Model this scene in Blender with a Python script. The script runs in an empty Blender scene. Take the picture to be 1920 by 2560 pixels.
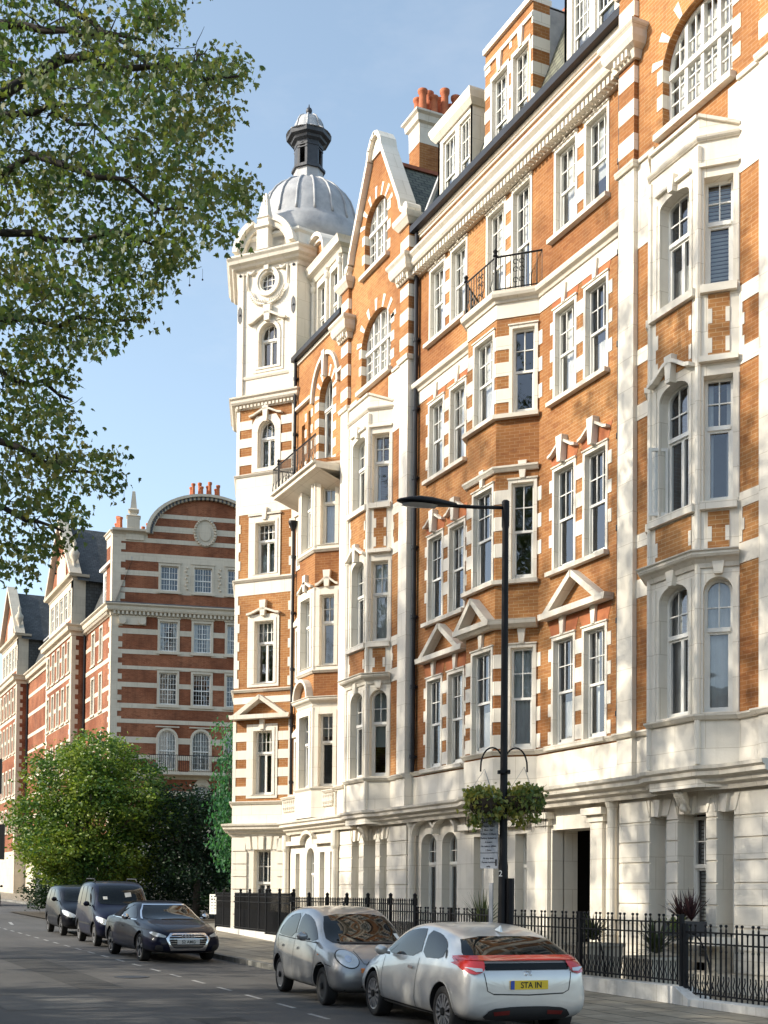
import bpy, bmesh, math, random
import numpy as np
from mathutils import Vector, Matrix
from mathutils.geometry import tessellate_polygon
from mathutils.bvhtree import BVHTree

scene = bpy.context.scene
COL = scene.collection
RAD = math.radians
random.seed(7)

# ------------------------------------------------------------------ camera
TH, PH, RO = math.atan(1500 / 3200), RAD(1.7), RAD(.53)
fw0 = Vector((-math.cos(TH), math.sin(TH), 0)); r0 = Vector((math.sin(TH), math.cos(TH), 0)); up0 = Vector((0, 0, 1))
FW = fw0 * math.cos(PH) + up0 * math.sin(PH)
u1 = up0 * math.cos(PH) - fw0 * math.sin(PH)
RT = r0 * math.cos(RO) + u1 * math.sin(RO)
UP = u1 * math.cos(RO) - r0 * math.sin(RO)
cam_d = bpy.data.cameras.new('camera')
cam = bpy.data.objects.new('camera', cam_d); COL.objects.link(cam)
cam_d.sensor_fit = 'HORIZONTAL'; cam_d.sensor_width = 36; cam_d.lens = 60
cam_d.shift_x = 0; cam_d.shift_y = .44741
cam_d.clip_start = .1; cam_d.clip_end = 3000
m = Matrix.Identity(4)
for i in range(3):
    m[i][0], m[i][1], m[i][2] = RT[i], UP[i], -FW[i]
m[2][3] = 1.7
cam.matrix_world = m
scene.camera = cam

# ------------------------------------------------------------------ light
SUN_EL, SUN_AZ = 28.0, 15.0            # sun stands in the south (-Y), 17 degrees towards -X
world = bpy.data.worlds.new('World'); scene.world = world; world.use_nodes = True
wn = world.node_tree; bg = wn.nodes['Background']
sky = wn.nodes.new('ShaderNodeTexSky'); sky.sky_type = 'NISHITA'; sky.sun_disc = False
sky.sun_elevation = RAD(SUN_EL); sky.sun_rotation = RAD(180 + SUN_AZ)
sky.air_density = 1.0; sky.dust_density = 1.6; sky.ozone_density = 1.6
hsv = wn.nodes.new('ShaderNodeHueSaturation'); hsv.inputs['Hue'].default_value = .488; hsv.inputs['Saturation'].default_value = .80; hsv.inputs['Value'].default_value = 1.32
wn.links.new(sky.outputs[0], hsv.inputs['Color'])
# thin high cloud, a pattern on the sky itself
tcw = wn.nodes.new('ShaderNodeTexCoord'); mpw = wn.nodes.new('ShaderNodeMapping'); mpw.inputs['Scale'].default_value = (2.0, 2.0, 5.5); wn.links.new(tcw.outputs['Generated'], mpw.inputs[0])
nzw = wn.nodes.new('ShaderNodeTexNoise'); nzw.inputs['Scale'].default_value = 1.6; nzw.inputs['Detail'].default_value = 7; nzw.inputs['Roughness'].default_value = .62; wn.links.new(mpw.outputs[0], nzw.inputs['Vector'])
rw = wn.nodes.new('ShaderNodeValToRGB'); rw.color_ramp.elements[0].position = .56; rw.color_ramp.elements[1].position = .9; rw.color_ramp.elements[1].color = (.22, .22, .22, 1); wn.links.new(nzw.outputs[0], rw.inputs[0])
mxw = wn.nodes.new('ShaderNodeMix'); mxw.data_type = 'RGBA'; wn.links.new(rw.outputs[0], mxw.inputs[0]); wn.links.new(hsv.outputs[0], mxw.inputs[6]); mxw.inputs[7].default_value = (5.2, 5.1, 5.2, 1)
wn.links.new(mxw.outputs[2], bg.inputs[0]); bg.inputs[1].default_value = .15
sd = bpy.data.lights.new('sun', 'SUN'); sun = bpy.data.objects.new('sun', sd); COL.objects.link(sun)
sd.energy = 3.9; sd.angle = RAD(.9); sd.color = (1, .93, .79)
sv = Vector((-math.sin(RAD(SUN_AZ)) * math.cos(RAD(SUN_EL)), -math.cos(RAD(SUN_AZ)) * math.cos(RAD(SUN_EL)), math.sin(RAD(SUN_EL))))
sun.rotation_euler = sv.to_track_quat('Z', 'Y').to_euler()
sun.location = (-20, -20, 40)
scene.view_settings.view_transform = 'Standard'; scene.view_settings.look = 'None'
scene.view_settings.exposure = .60; scene.view_settings.gamma = 1
scene.cycles.max_bounces = 8; scene.cycles.transparent_max_bounces = 12
scene.cycles.diffuse_bounces = 3; scene.cycles.glossy_bounces = 3; scene.cycles.transmission_bounces = 4
scene.cycles.caustics_reflective = False; scene.cycles.caustics_refractive = False

# ------------------------------------------------------------------ materials
def newmat(name):
    mt = bpy.data.materials.new(name); mt.use_nodes = True
    nt = mt.node_tree; b = nt.nodes['Principled BSDF']
    return mt, nt, b
def ramp(nt, stops):
    r = nt.nodes.new('ShaderNodeValToRGB'); e = r.color_ramp.elements
    while len(e) < len(stops): e.new(.5)
    for k, (p, c) in enumerate(stops):
        e[k].position = p; e[k].color = (*c, 1)
    return r
def noise(nt, scale, detail=4, rough=.6, vec=None, dim='3D'):
    n = nt.nodes.new('ShaderNodeTexNoise'); n.inputs['Scale'].default_value = scale
    n.inputs['Detail'].default_value = detail; n.inputs['Roughness'].default_value = rough
    if vec is not None: nt.links.new(vec, n.inputs['Vector'])
    return n
def objco(nt, kind='Object'):
    return nt.nodes.new('ShaderNodeTexCoord').outputs[kind]
def mixc(nt, fac, a, b, mode='MIX'):
    x = nt.nodes.new('ShaderNodeMix'); x.data_type = 'RGBA'; x.blend_type = mode
    for sock, v in ((x.inputs[0], fac), (x.inputs[6], a), (x.inputs[7], b)):
        if hasattr(v, 'is_output'): nt.links.new(v, sock)
        elif isinstance(v, (int, float)): sock.default_value = v
        else: sock.default_value = (*v, 1)
    return x.outputs[2]
def bump(nt, b, h, strength, dist):
    bp = nt.nodes.new('ShaderNodeBump'); bp.inputs['Strength'].default_value = strength; bp.inputs['Distance'].default_value = dist
    nt.links.new(h, bp.inputs['Height']); nt.links.new(bp.outputs[0], b.inputs['Normal'])
def plain(name, c1, c2=None, scale=3, rough=.7, metal=0, bstr=0, bscale=60, spec=.5, coat=0):
    mt, nt, b = newmat(name)
    c2 = c2 or tuple(x * .82 for x in c1)
    co = objco(nt)
    n = noise(nt, scale, 5, .65, co)
    r = ramp(nt, [(.32, c2), (.68, c1)]); nt.links.new(n.outputs[0], r.inputs[0])
    nt.links.new(r.outputs[0], b.inputs['Base Color'])
    b.inputs['Roughness'].default_value = rough; b.inputs['Metallic'].default_value = metal
    b.inputs['Specular IOR Level'].default_value = spec; b.inputs['Coat Weight'].default_value = coat
    b.inputs['Coat Roughness'].default_value = .04
    if bstr:
        n2 = noise(nt, bscale, 3, .6, co); bump(nt, b, n2.outputs[0], bstr, .02)
    return mt
def brick(name, ca, cb, cc, mortar, soot=(.12, .07, .045), sootf=.35):
    mt, nt, b = newmat(name)
    uv = nt.nodes.new('ShaderNodeUVMap').outputs[0]
    bt = nt.nodes.new('ShaderNodeTexBrick'); nt.links.new(uv, bt.inputs['Vector'])
    bt.inputs['Scale'].default_value = 1; bt.inputs['Brick Width'].default_value = .225; bt.inputs['Row Height'].default_value = .075
    bt.inputs['Mortar Size'].default_value = .006; bt.inputs['Mortar Smooth'].default_value = .3; bt.inputs['Bias'].default_value = -.2
    bt.inputs['Color1'].default_value = (*ca, 1); bt.inputs['Color2'].default_value = (*cb, 1); bt.inputs['Mortar'].default_value = (*mortar, 1)
    # single bricks that are darker, by a cell noise on brick-sized cells
    mp = nt.nodes.new('ShaderNodeMapping'); mp.inputs['Scale'].default_value = (4.44, 13.33, 1); nt.links.new(uv, mp.inputs[0])
    wn_ = nt.nodes.new('ShaderNodeTexVoronoi'); wn_.inputs['Scale'].default_value = 1; nt.links.new(mp.outputs[0], wn_.inputs['Vector'])
    hs = nt.nodes.new('ShaderNodeSeparateColor'); nt.links.new(wn_.outputs['Color'], hs.inputs[0])
    r1 = ramp(nt, [(.0, (0, 0, 0)), (.70, (0, 0, 0)), (.97, (.45, .45, .45))]); nt.links.new(hs.outputs[0], r1.inputs[0])
    c = mixc(nt, r1.outputs[0], bt.outputs[0], cc)
    n = noise(nt, .55, 6, .7, uv)
    r2 = ramp(nt, [(.42, (0, 0, 0)), (.72, (sootf,) * 3)]); nt.links.new(n.outputs[0], r2.inputs[0])
    # vertical weathering streaks
    mp2 = nt.nodes.new('ShaderNodeMapping'); mp2.inputs['Scale'].default_value = (2.6, .35, 1); nt.links.new(uv, mp2.inputs[0])
    n3 = noise(nt, 1.3, 5, .6, mp2.outputs[0])
    r3 = ramp(nt, [(.5, (0, 0, 0)), (.78, (sootf * .8,) * 3)]); nt.links.new(n3.outputs[0], r3.inputs[0])
    n5 = noise(nt, .28, 3, .55, uv); r5 = ramp(nt, [(.40, (1.08, 1.04, 1.0)), (.64, (.70, .56, .50))]); nt.links.new(n5.outputs[0], r5.inputs[0]); c = mixc(nt, 1.0, c, r5.outputs[0], 'MULTIPLY')
    c = mixc(nt, r2.outputs[0], c, soot); c = mixc(nt, r3.outputs[0], c, soot)
    nt.links.new(c, b.inputs['Base Color']); b.inputs['Roughness'].default_value = .9; b.inputs['Specular IOR Level'].default_value = .2
    bump(nt, b, bt.outputs['Fac'], -.5, .008)
    return mt
def stucco(name, c, stain, joints=False, amt=.5):
    mt, nt, b = newmat(name)
    uv = nt.nodes.new('ShaderNodeUVMap').outputs[0]
    n = noise(nt, .8, 7, .72, uv)
    r = ramp(nt, [(.45, (0, 0, 0)), (.8, (amt,) * 3)]); nt.links.new(n.outputs[0], r.inputs[0])
    mp2 = nt.nodes.new('ShaderNodeMapping'); mp2.inputs['Scale'].default_value = (4, .3, 1); nt.links.new(uv, mp2.inputs[0])
    n3 = noise(nt, 1.5, 5, .6, mp2.outputs[0])
    r3 = ramp(nt, [(.52, (0, 0, 0)), (.85, (amt,) * 3)]); nt.links.new(n3.outputs[0], r3.inputs[0])
    x = mixc(nt, r.outputs[0], c, stain); x = mixc(nt, r3.outputs[0], x, stain)
    jt = nt.nodes.new('ShaderNodeTexBrick'); nt.links.new(uv, jt.inputs['Vector']); jt.inputs['Scale'].default_value = 1; jt.inputs['Brick Width'].default_value = 1.15; jt.inputs['Row Height'].default_value = .61
    jt.inputs['Mortar Size'].default_value = .006; jt.inputs['Color1'].default_value = (1, 1, 1, 1); jt.inputs['Color2'].default_value = (.95, .95, .94, 1); jt.inputs['Mortar'].default_value = (.72, .69, .63, 1)
    x = mixc(nt, 1.0, x, jt.outputs[0], 'MULTIPLY')
    nt.links.new(x, b.inputs['Base Color']); b.inputs['Roughness'].default_value = .75; b.inputs['Specular IOR Level'].default_value = .3
    n2 = noise(nt, 25, 3, .6, uv); bump(nt, b, n2.outputs[0], .25, .01)
    return mt
def slates(name, c1, c2, w=.3, h=.2):
    mt, nt, b = newmat(name)
    uv = nt.nodes.new('ShaderNodeUVMap').outputs[0]
    bt = nt.nodes.new('ShaderNodeTexBrick'); nt.links.new(uv, bt.inputs['Vector'])
    bt.inputs['Scale'].default_value = 1; bt.inputs['Brick Width'].default_value = w; bt.inputs['Row Height'].default_value = h
    bt.inputs['Mortar Size'].default_value = .018; bt.inputs['Color1'].default_value = (*c1, 1); bt.inputs['Color2'].default_value = (*c2, 1)
    bt.inputs['Mortar'].default_value = (.03, .03, .028, 1)
    n = noise(nt, 1.2, 5, .7, uv); r = ramp(nt, [(.35, (.55, .55, .5)), (.7, (1.15, 1.15, 1.1))]); nt.links.new(n.outputs[0], r.inputs[0])
    c = mixc(nt, 1.0, bt.outputs[0], r.outputs[0], 'MULTIPLY')
    nt.links.new(c, b.inputs['Base Color']); b.inputs['Roughness'].default_value = .6
    bump(nt, b, bt.outputs['Fac'], -.8, .02)
    return mt
def leafmat(name, cols, trans=.35, rough=.5):
    mt, nt, b = newmat(name)
    g = nt.nodes.new('ShaderNodeNewGeometry')
    r = ramp(nt, [(i / max(1, len(cols) - 1), c) for i, c in enumerate(cols)])
    n = noise(nt, .45, 2, .5, objco(nt))
    ad = nt.nodes.new('ShaderNodeMath'); ad.operation = 'MULTIPLY_ADD'; ad.inputs[1].default_value = .55
    nt.links.new(g.outputs['Random Per Island'], ad.inputs[0])
    mu = nt.nodes.new('ShaderNodeMath'); mu.operation = 'MULTIPLY_ADD'; mu.inputs[1].default_value = 1.6; mu.inputs[2].default_value = -.55
    nt.links.new(n.outputs[0], mu.inputs[0]); nt.links.new(mu.outputs[0], ad.inputs[2])
    nt.links.new(ad.outputs[0], r.inputs[0])
    nt.links.new(r.outputs[0], b.inputs['Base Color']); b.inputs['Roughness'].default_value = rough
    b.inputs['Specular IOR Level'].default_value = .35
    tr = nt.nodes.new('ShaderNodeBsdfTranslucent')
    br = mixc(nt, 1.0, r.outputs[0], (1.5, 1.6, .8), 'MULTIPLY'); nt.links.new(br, tr.inputs[0])
    mx = nt.nodes.new('ShaderNodeMixShader'); mx.inputs[0].default_value = trans
    nt.links.new(b.outputs[0], mx.inputs[1]); nt.links.new(tr.outputs[0], mx.inputs[2])
    nt.links.new(mx.outputs[0], nt.nodes['Material Output'].inputs[0])
    return mt
def glassmat(name, tint, refl=1.0, gl=(.9, .93, 1)):
    mt, nt, b = newmat(name)
    tr = nt.nodes.new('ShaderNodeBsdfTransparent'); tr.inputs[0].default_value = (*tint, 1)
    go = nt.nodes.new('ShaderNodeBsdfGlossy'); go.inputs[0].default_value = (*gl, 1); go.inputs['Roughness'].default_value = .02
    fr = nt.nodes.new('ShaderNodeFresnel'); fr.inputs[0].default_value = 1.55
    mu = nt.nodes.new('ShaderNodeMath'); mu.operation = 'MULTIPLY_ADD'; mu.inputs[1].default_value = refl; mu.inputs[2].default_value = .03; mu.use_clamp = True
    nt.links.new(fr.outputs[0], mu.inputs[0])
    # old glass is never quite flat
    n = noise(nt, 1.6, 2, .5, objco(nt)); bp = nt.nodes.new('ShaderNodeBump'); bp.inputs['Strength'].default_value = .12; bp.inputs['Distance'].default_value = .05
    nt.links.new(n.outputs[0], bp.inputs['Height']); nt.links.new(bp.outputs[0], go.inputs['Normal'])
    mx = nt.nodes.new('ShaderNodeMixShader'); nt.links.new(mu.outputs[0], mx.inputs[0])
    nt.links.new(tr.outputs[0], mx.inputs[1]); nt.links.new(go.outputs[0], mx.inputs[2])
    nt.links.new(mx.outputs[0], nt.nodes['Material Output'].inputs[0])
    return mt

M = {}
M['brick'] = brick('orange_brick', (.41, .203, .076), (.345, .158, .056), (.23, .088, .034), (.48, .34, .20), sootf=.22)
M['brick_red'] = brick('red_brick', (.30, .118, .062), (.235, .086, .045), (.15, .055, .031), (.34, .20, .13), (.05, .025, .018), .5)
M['gauged'] = plain('rubbed_brick', (.46, .17, .06), (.34, .10, .04), 2.2, .85)
M['stone'] = stucco('white_stucco', (.82, .76, .66), (.58, .52, .42))
M['stone_far'] = stucco('weathered_stone', (.60, .535, .43), (.34, .30, .24), amt=.6)
M['stone_old'] = stucco('weathered_cornice_stone', (.73, .67, .575), (.42, .37, .29), amt=.6)
M['paint'] = plain('white_paint', (.83, .81, .76), (.72, .70, .64), 2, .45)
M['slate'] = slates('green_slate', (.20, .205, .15), (.14, .145, .11), .28, .17)
M['slate_dark'] = slates('grey_slate', (.085, .09, .095), (.055, .06, .065), .34, .24)
M['lead'] = plain('lead_sheet', (.50, .50, .50), (.30, .305, .315), 1.8, .6, .1, .3, 8)
M['lead_dark'] = plain('dark_lead', (.07, .075, .085), (.03, .032, .038), 1.6, .5, .2, .3, 8)
M['iron'] = plain('black_painted_iron', (.007, .007, .009), (.004, .004, .005), 4, .5, spec=.25)
M['gutter'] = plain('black_gutter_paint', (.016, .018, .026), (.008, .009, .012), 3, .4, spec=.35)
M['glass'] = glassmat('window_glass', (.93, .95, .94), 1.5)
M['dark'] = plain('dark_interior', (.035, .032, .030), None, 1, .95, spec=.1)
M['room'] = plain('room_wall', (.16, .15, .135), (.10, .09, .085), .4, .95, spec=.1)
M['curtain'] = plain('net_curtain', (.82, .81, .79), (.70, .69, .67), 3, .9, spec=.1)
M['blind'] = plain('roller_blind', (.55, .56, .55), (.48, .49, .48), 3, .9, spec=.1)
M['terracotta'] = plain('terracotta', (.50, .155, .06), (.34, .09, .035), 5, .8)
M['ridge'] = plain('red_ridge_tile', (.40, .12, .06), (.25, .08, .04), 5, .8)
M['planter'] = plain('cream_planter', (.62, .57, .47), (.48, .43, .35), 3, .8)
M['planter_dark'] = plain('dark_window_box', (.05, .055, .065), None, 3, .6)
M['soil'] = plain('soil', (.05, .035, .02), None, 30, .95)

def link(o, parent=None):
    COL.objects.link(o)
    if parent is not None: o.parent = parent
    return o
def thing(name, label, cat, loc=(0, 0, 0), rz=0, group=None):
    o = bpy.data.objects.new(name, None); COL.objects.link(o)
    o.location = loc; o.rotation_euler = (0, 0, rz); o.empty_display_size = .3
    o['label'] = label; o['category'] = cat
    if group: o['group'] = group
    return o
def tag(o, label, cat, group=None, kind=None):
    o['label'] = label; o['category'] = cat
    if group: o['group'] = group
    if kind: o['kind'] = kind
    return o

class Fr:
    """vertical plane: origin (x,y), direction along the wall, outward normal to its right"""
    def __init__(s, x, y, tx=1, ty=0):
        l = math.hypot(tx, ty); s.o = Vector((x, y, 0)); s.t = Vector((tx / l, ty / l, 0)); s.n = Vector((ty / l, -tx / l, 0))
    def P(s, u, z, d=0):
        return s.o + s.t * u + s.n * d + Vector((0, 0, z))
WX = Fr(0, 0)                     # u = X ; d = -Y
def front(Y): return Fr(0, Y)

def area2(p): return sum(p[i][0] * p[(i + 1) % len(p)][1] - p[(i + 1) % len(p)][0] * p[i][1] for i in range(len(p)))
class MB:
    def __init__(s): s.v = []; s.f = []; s.m = []
    def add(s, vs, fs, mi=0):
        b = len(s.v); s.v += [tuple(x) for x in vs]; s.f += [tuple(b + i for i in f) for f in fs]; s.m += [mi] * len(fs); return s
    def box(s, F, u0, u1, z0, z1, d0, d1, mi=0):
        P = F.P
        vs = [P(u0, z0, d0), P(u1, z0, d0), P(u1, z0, d1), P(u0, z0, d1), P(u0, z1, d0), P(u1, z1, d0), P(u1, z1, d1), P(u0, z1, d1)]
        return s.add(vs, [(0, 1, 2, 3), (4, 7, 6, 5), (0, 4, 5, 1), (1, 5, 6, 2), (2, 6, 7, 3), (3, 7, 4, 0)], mi)
    def wbox(s, x0, x1, y0, y1, z0, z1, mi=0): return s.box(WX, x0, x1, z0, z1, -y0, -y1, mi)
    def face(s, F, pts, d, mi=0, flip=False):
        n = len(pts); vs = [F.P(u, z, d) for u, z in pts]
        if (area2(pts) < 0) != flip: vs = vs[::-1]
        return s.add(vs, [tuple(range(n))], mi)
    def prism(s, F, pts, d0, d1, mi=0, mside=None):
        """solid slab: outline pts in (u,z), from depth d0 (back) to d1 (front)"""
        if area2(pts) < 0: pts = pts[::-1]
        n = len(pts); vs = [F.P(u, z, d1) for u, z in pts] + [F.P(u, z, d0) for u, z in pts]
        tri = tessellate_polygon([[Vector((u, z, 0)) for u, z in pts]])
        def ori(t):
            a, b, c = (pts[i] for i in t)
            return t if (b[0] - a[0]) * (c[1] - a[1]) - (c[0] - a[0]) * (b[1] - a[1]) > 0 else t[::-1]
        tri = [ori(t) for t in tri]
        s.add(vs, [tuple(t) for t in tri] + [tuple(i + n for i in t[::-1]) for t in tri], mi)
        s.add(vs, [(i, i + n, (i + 1) % n + n, (i + 1) % n) for i in range(n)], mi if mside is None else mside)
        return s
    def wall(s, F, outer, holes, d=0, rev=.2, mi=0, mrev=None):
        """a face with holes whose reveals run back by rev"""
        if area2(outer) < 0: outer = outer[::-1]
        polys = [[Vector((u, z, 0)) for u, z in outer]]; hs = []
        for h in holes:
            if area2(h) > 0: h = h[::-1]
            hs.append(h); polys.append([Vector((u, z, 0)) for u, z in h])
        flat = [p for q in polys for p in q]
        vs = [F.P(p[0], p[1], d) for p in flat]
        fs = []
        for t in tessellate_polygon(polys):
            a, b, c = (flat[i] for i in t)
            cr = (b[0] - a[0]) * (c[1] - a[1]) - (c[0] - a[0]) * (b[1] - a[1])
            if abs(cr) < 1e-9: continue
            fs.append(tuple(t) if cr > 0 else tuple(t[::-1]))
        s.add(vs, fs, mi)
        for h in hs:
            n = len(h); vs = [F.P(u, z, d) for u, z in h] + [F.P(u, z, d - rev) for u, z in h]
            s.add(vs, [(i, i + n, (i + 1) % n + n, (i + 1) % n) for i in range(n)], mi if mrev is None else mrev)
        return s
    def ring(s, F, a, b, d0, d1, mi=0):
        """frame between outline a (outer) and outline b (inner), same point count"""
        n = len(a)
        vs = [F.P(*p, d1) for p in a] + [F.P(*p, d1) for p in b] + [F.P(*p, d0) for p in a] + [F.P(*p, d0) for p in b]
        fs = []
        for i in range(n):
            j = (i + 1) % n
            fs += [(i, j, n + j, n + i), (n + i, n + j, 3 * n + j, 3 * n + i), (2 * n + i, 2 * n + j, j, i), (3 * n + i, 3 * n + j, 2 * n + j, 2 * n + i)]
        return s.add(vs, fs, mi)
    def sweep(s, path, prof, mi=0, closed=False, caps=True):
        """path: plan points (x,y) with the outside to the right of travel; prof: (outward, z) outline"""
        n = len(path); rows = []
        pts = [Vector((p[0], p[1], 0)) for p in path]
        for i, p in enumerate(pts):
            def nr(a, b):
                t = (b - a).normalized(); return Vector((t.y, -t.x, 0))
            if closed: na, nb = nr(pts[i - 1], p), nr(p, pts[(i + 1) % n])
            else:
                na = nr(pts[i - 1], p) if i else nr(p, pts[1]); nb = nr(p, pts[i + 1]) if i < n - 1 else na
            mdir = (na + nb).normalized(); k = 1 / max(.3, mdir.dot(nb))
            rows.append([p + mdir * (o * k) + Vector((0, 0, z)) for o, z in prof])
        m_ = len(prof); vs = [v for r in rows for v in r]; fs = []
        rg = range(n if closed else n - 1)
        for i in rg:
            i2 = (i + 1) % n
            for j in range(m_):
                j2 = (j + 1) % m_
                fs.append((i * m_ + j, i2 * m_ + j, i2 * m_ + j2, i * m_ + j2))
        if caps and not closed:
            fs.append(tuple(range(m_ - 1, -1, -1))); fs.append(tuple((n - 1) * m_ + j for j in range(m_)))
        return s.add(vs, fs, mi)
    def tube(s, pts, r, seg=8, mi=0, r2=None):
        pts = [Vector(p) for p in pts]; n = len(pts); vs = []; fs = []
        prev = None
        for i, p in enumerate(pts):
            t = (pts[min(i + 1, n - 1)] - pts[max(i - 1, 0)]).normalized()
            a = t.orthogonal().normalized() if prev is None else (prev - t * prev.dot(t)).normalized()
            prev = a; b = t.cross(a)
            rr = r if r2 is None else r + (r2 - r) * i / (n - 1)
            if isinstance(r, (list, tuple)): rr = r[i]
            for k in range(seg):
                q = 2 * math.pi * k / seg; vs.append(p + a * (math.cos(q) * rr) + b * (math.sin(q) * rr))
        for i in range(n - 1):
            for k in range(seg):
                k2 = (k + 1) % seg; fs.append((i * seg + k, i * seg + k2, (i + 1) * seg + k2, (i + 1) * seg + k))
        fs.append(tuple(range(seg - 1, -1, -1))); fs.append(tuple((n - 1) * seg + k for k in range(seg)))
        return s.add(vs, fs, mi)
    def lathe(s, c, prof, seg=16, mi=0, a0=0, fn=None):
        """prof: (r,z); fn(angle)->radius factor"""
        vs = []; fs = []; n = len(prof)
        for r, z in prof:
            for k in range(seg):
                a = a0 + 2 * math.pi * k / seg; f = fn(a, z) if fn else 1
                vs.append((c[0] + math.cos(a) * r * f, c[1] + math.sin(a) * r * f, c[2] + z))
        for i in range(n - 1):
            for k in range(seg):
                k2 = (k + 1) % seg; fs.append((i * seg + k, i * seg + k2, (i + 1) * seg + k2, (i + 1) * seg + k))
        if prof[0][0] > 1e-4: fs.append(tuple(range(seg - 1, -1, -1)))
        if prof[-1][0] > 1e-4: fs.append(tuple((n - 1) * seg + k for k in range(seg)))
        return s.add(vs, fs, mi)
    def build(s, name, mats, parent=None, smooth=False, local=False):
        me = bpy.data.meshes.new(name); me.from_pydata(s.v, [], s.f)
        if not isinstance(mats, (list, tuple)): mats = [mats]
        for k in mats: me.materials.append(M[k] if isinstance(k, str) else k)
        me.polygons.foreach_set('material_index', s.m)
        if smooth: me.polygons.foreach_set('use_smooth', [True] * len(me.polygons))
        me.validate(); me.update(); setuv(me)
        o = bpy.data.objects.new(name, me); link(o, parent)
        if smooth == 'auto':
            me.polygons.foreach_set('use_smooth', [True] * len(me.polygons)); md = o.modifiers.new('es', 'EDGE_SPLIT'); md.split_angle = RAD(35)
        if parent is not None and parent.type == 'EMPTY' and not local:
            o.matrix_parent_inverse = parent.matrix_basis.inverted()
        return o
def setuv(me):
    nl = len(me.loops)
    if not nl: return
    uvl = me.uv_layers.new(name='UVMap')
    co = np.empty(len(me.vertices) * 3); me.vertices.foreach_get('co', co); co = co.reshape(-1, 3)
    vi = np.empty(nl, int); me.loops.foreach_get('vertex_index', vi)
    nf = len(me.polygons); nrm = np.empty(nf * 3); me.polygons.foreach_get('normal', nrm); nrm = nrm.reshape(-1, 3)
    tot = np.empty(nf, int); me.polygons.foreach_get('loop_total', tot)
    N = np.repeat(nrm, tot, axis=0); P = co[vi]
    h = np.hypot(N[:, 0], N[:, 1]); steep = h > .25
    tx = np.where(steep, -N[:, 1] / np.maximum(h, 1e-6), 1.0); ty = np.where(steep, N[:, 0] / np.maximum(h, 1e-6), 0.0)
    u = P[:, 0] * tx + P[:, 1] * ty
    v = np.where(steep, P[:, 2] / np.maximum(h, .3), P[:, 1])
    uvl.data.foreach_set('uv', np.stack([u, v], 1).ravel())

def ground_z(x): return -.32 - .0138 * x
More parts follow.
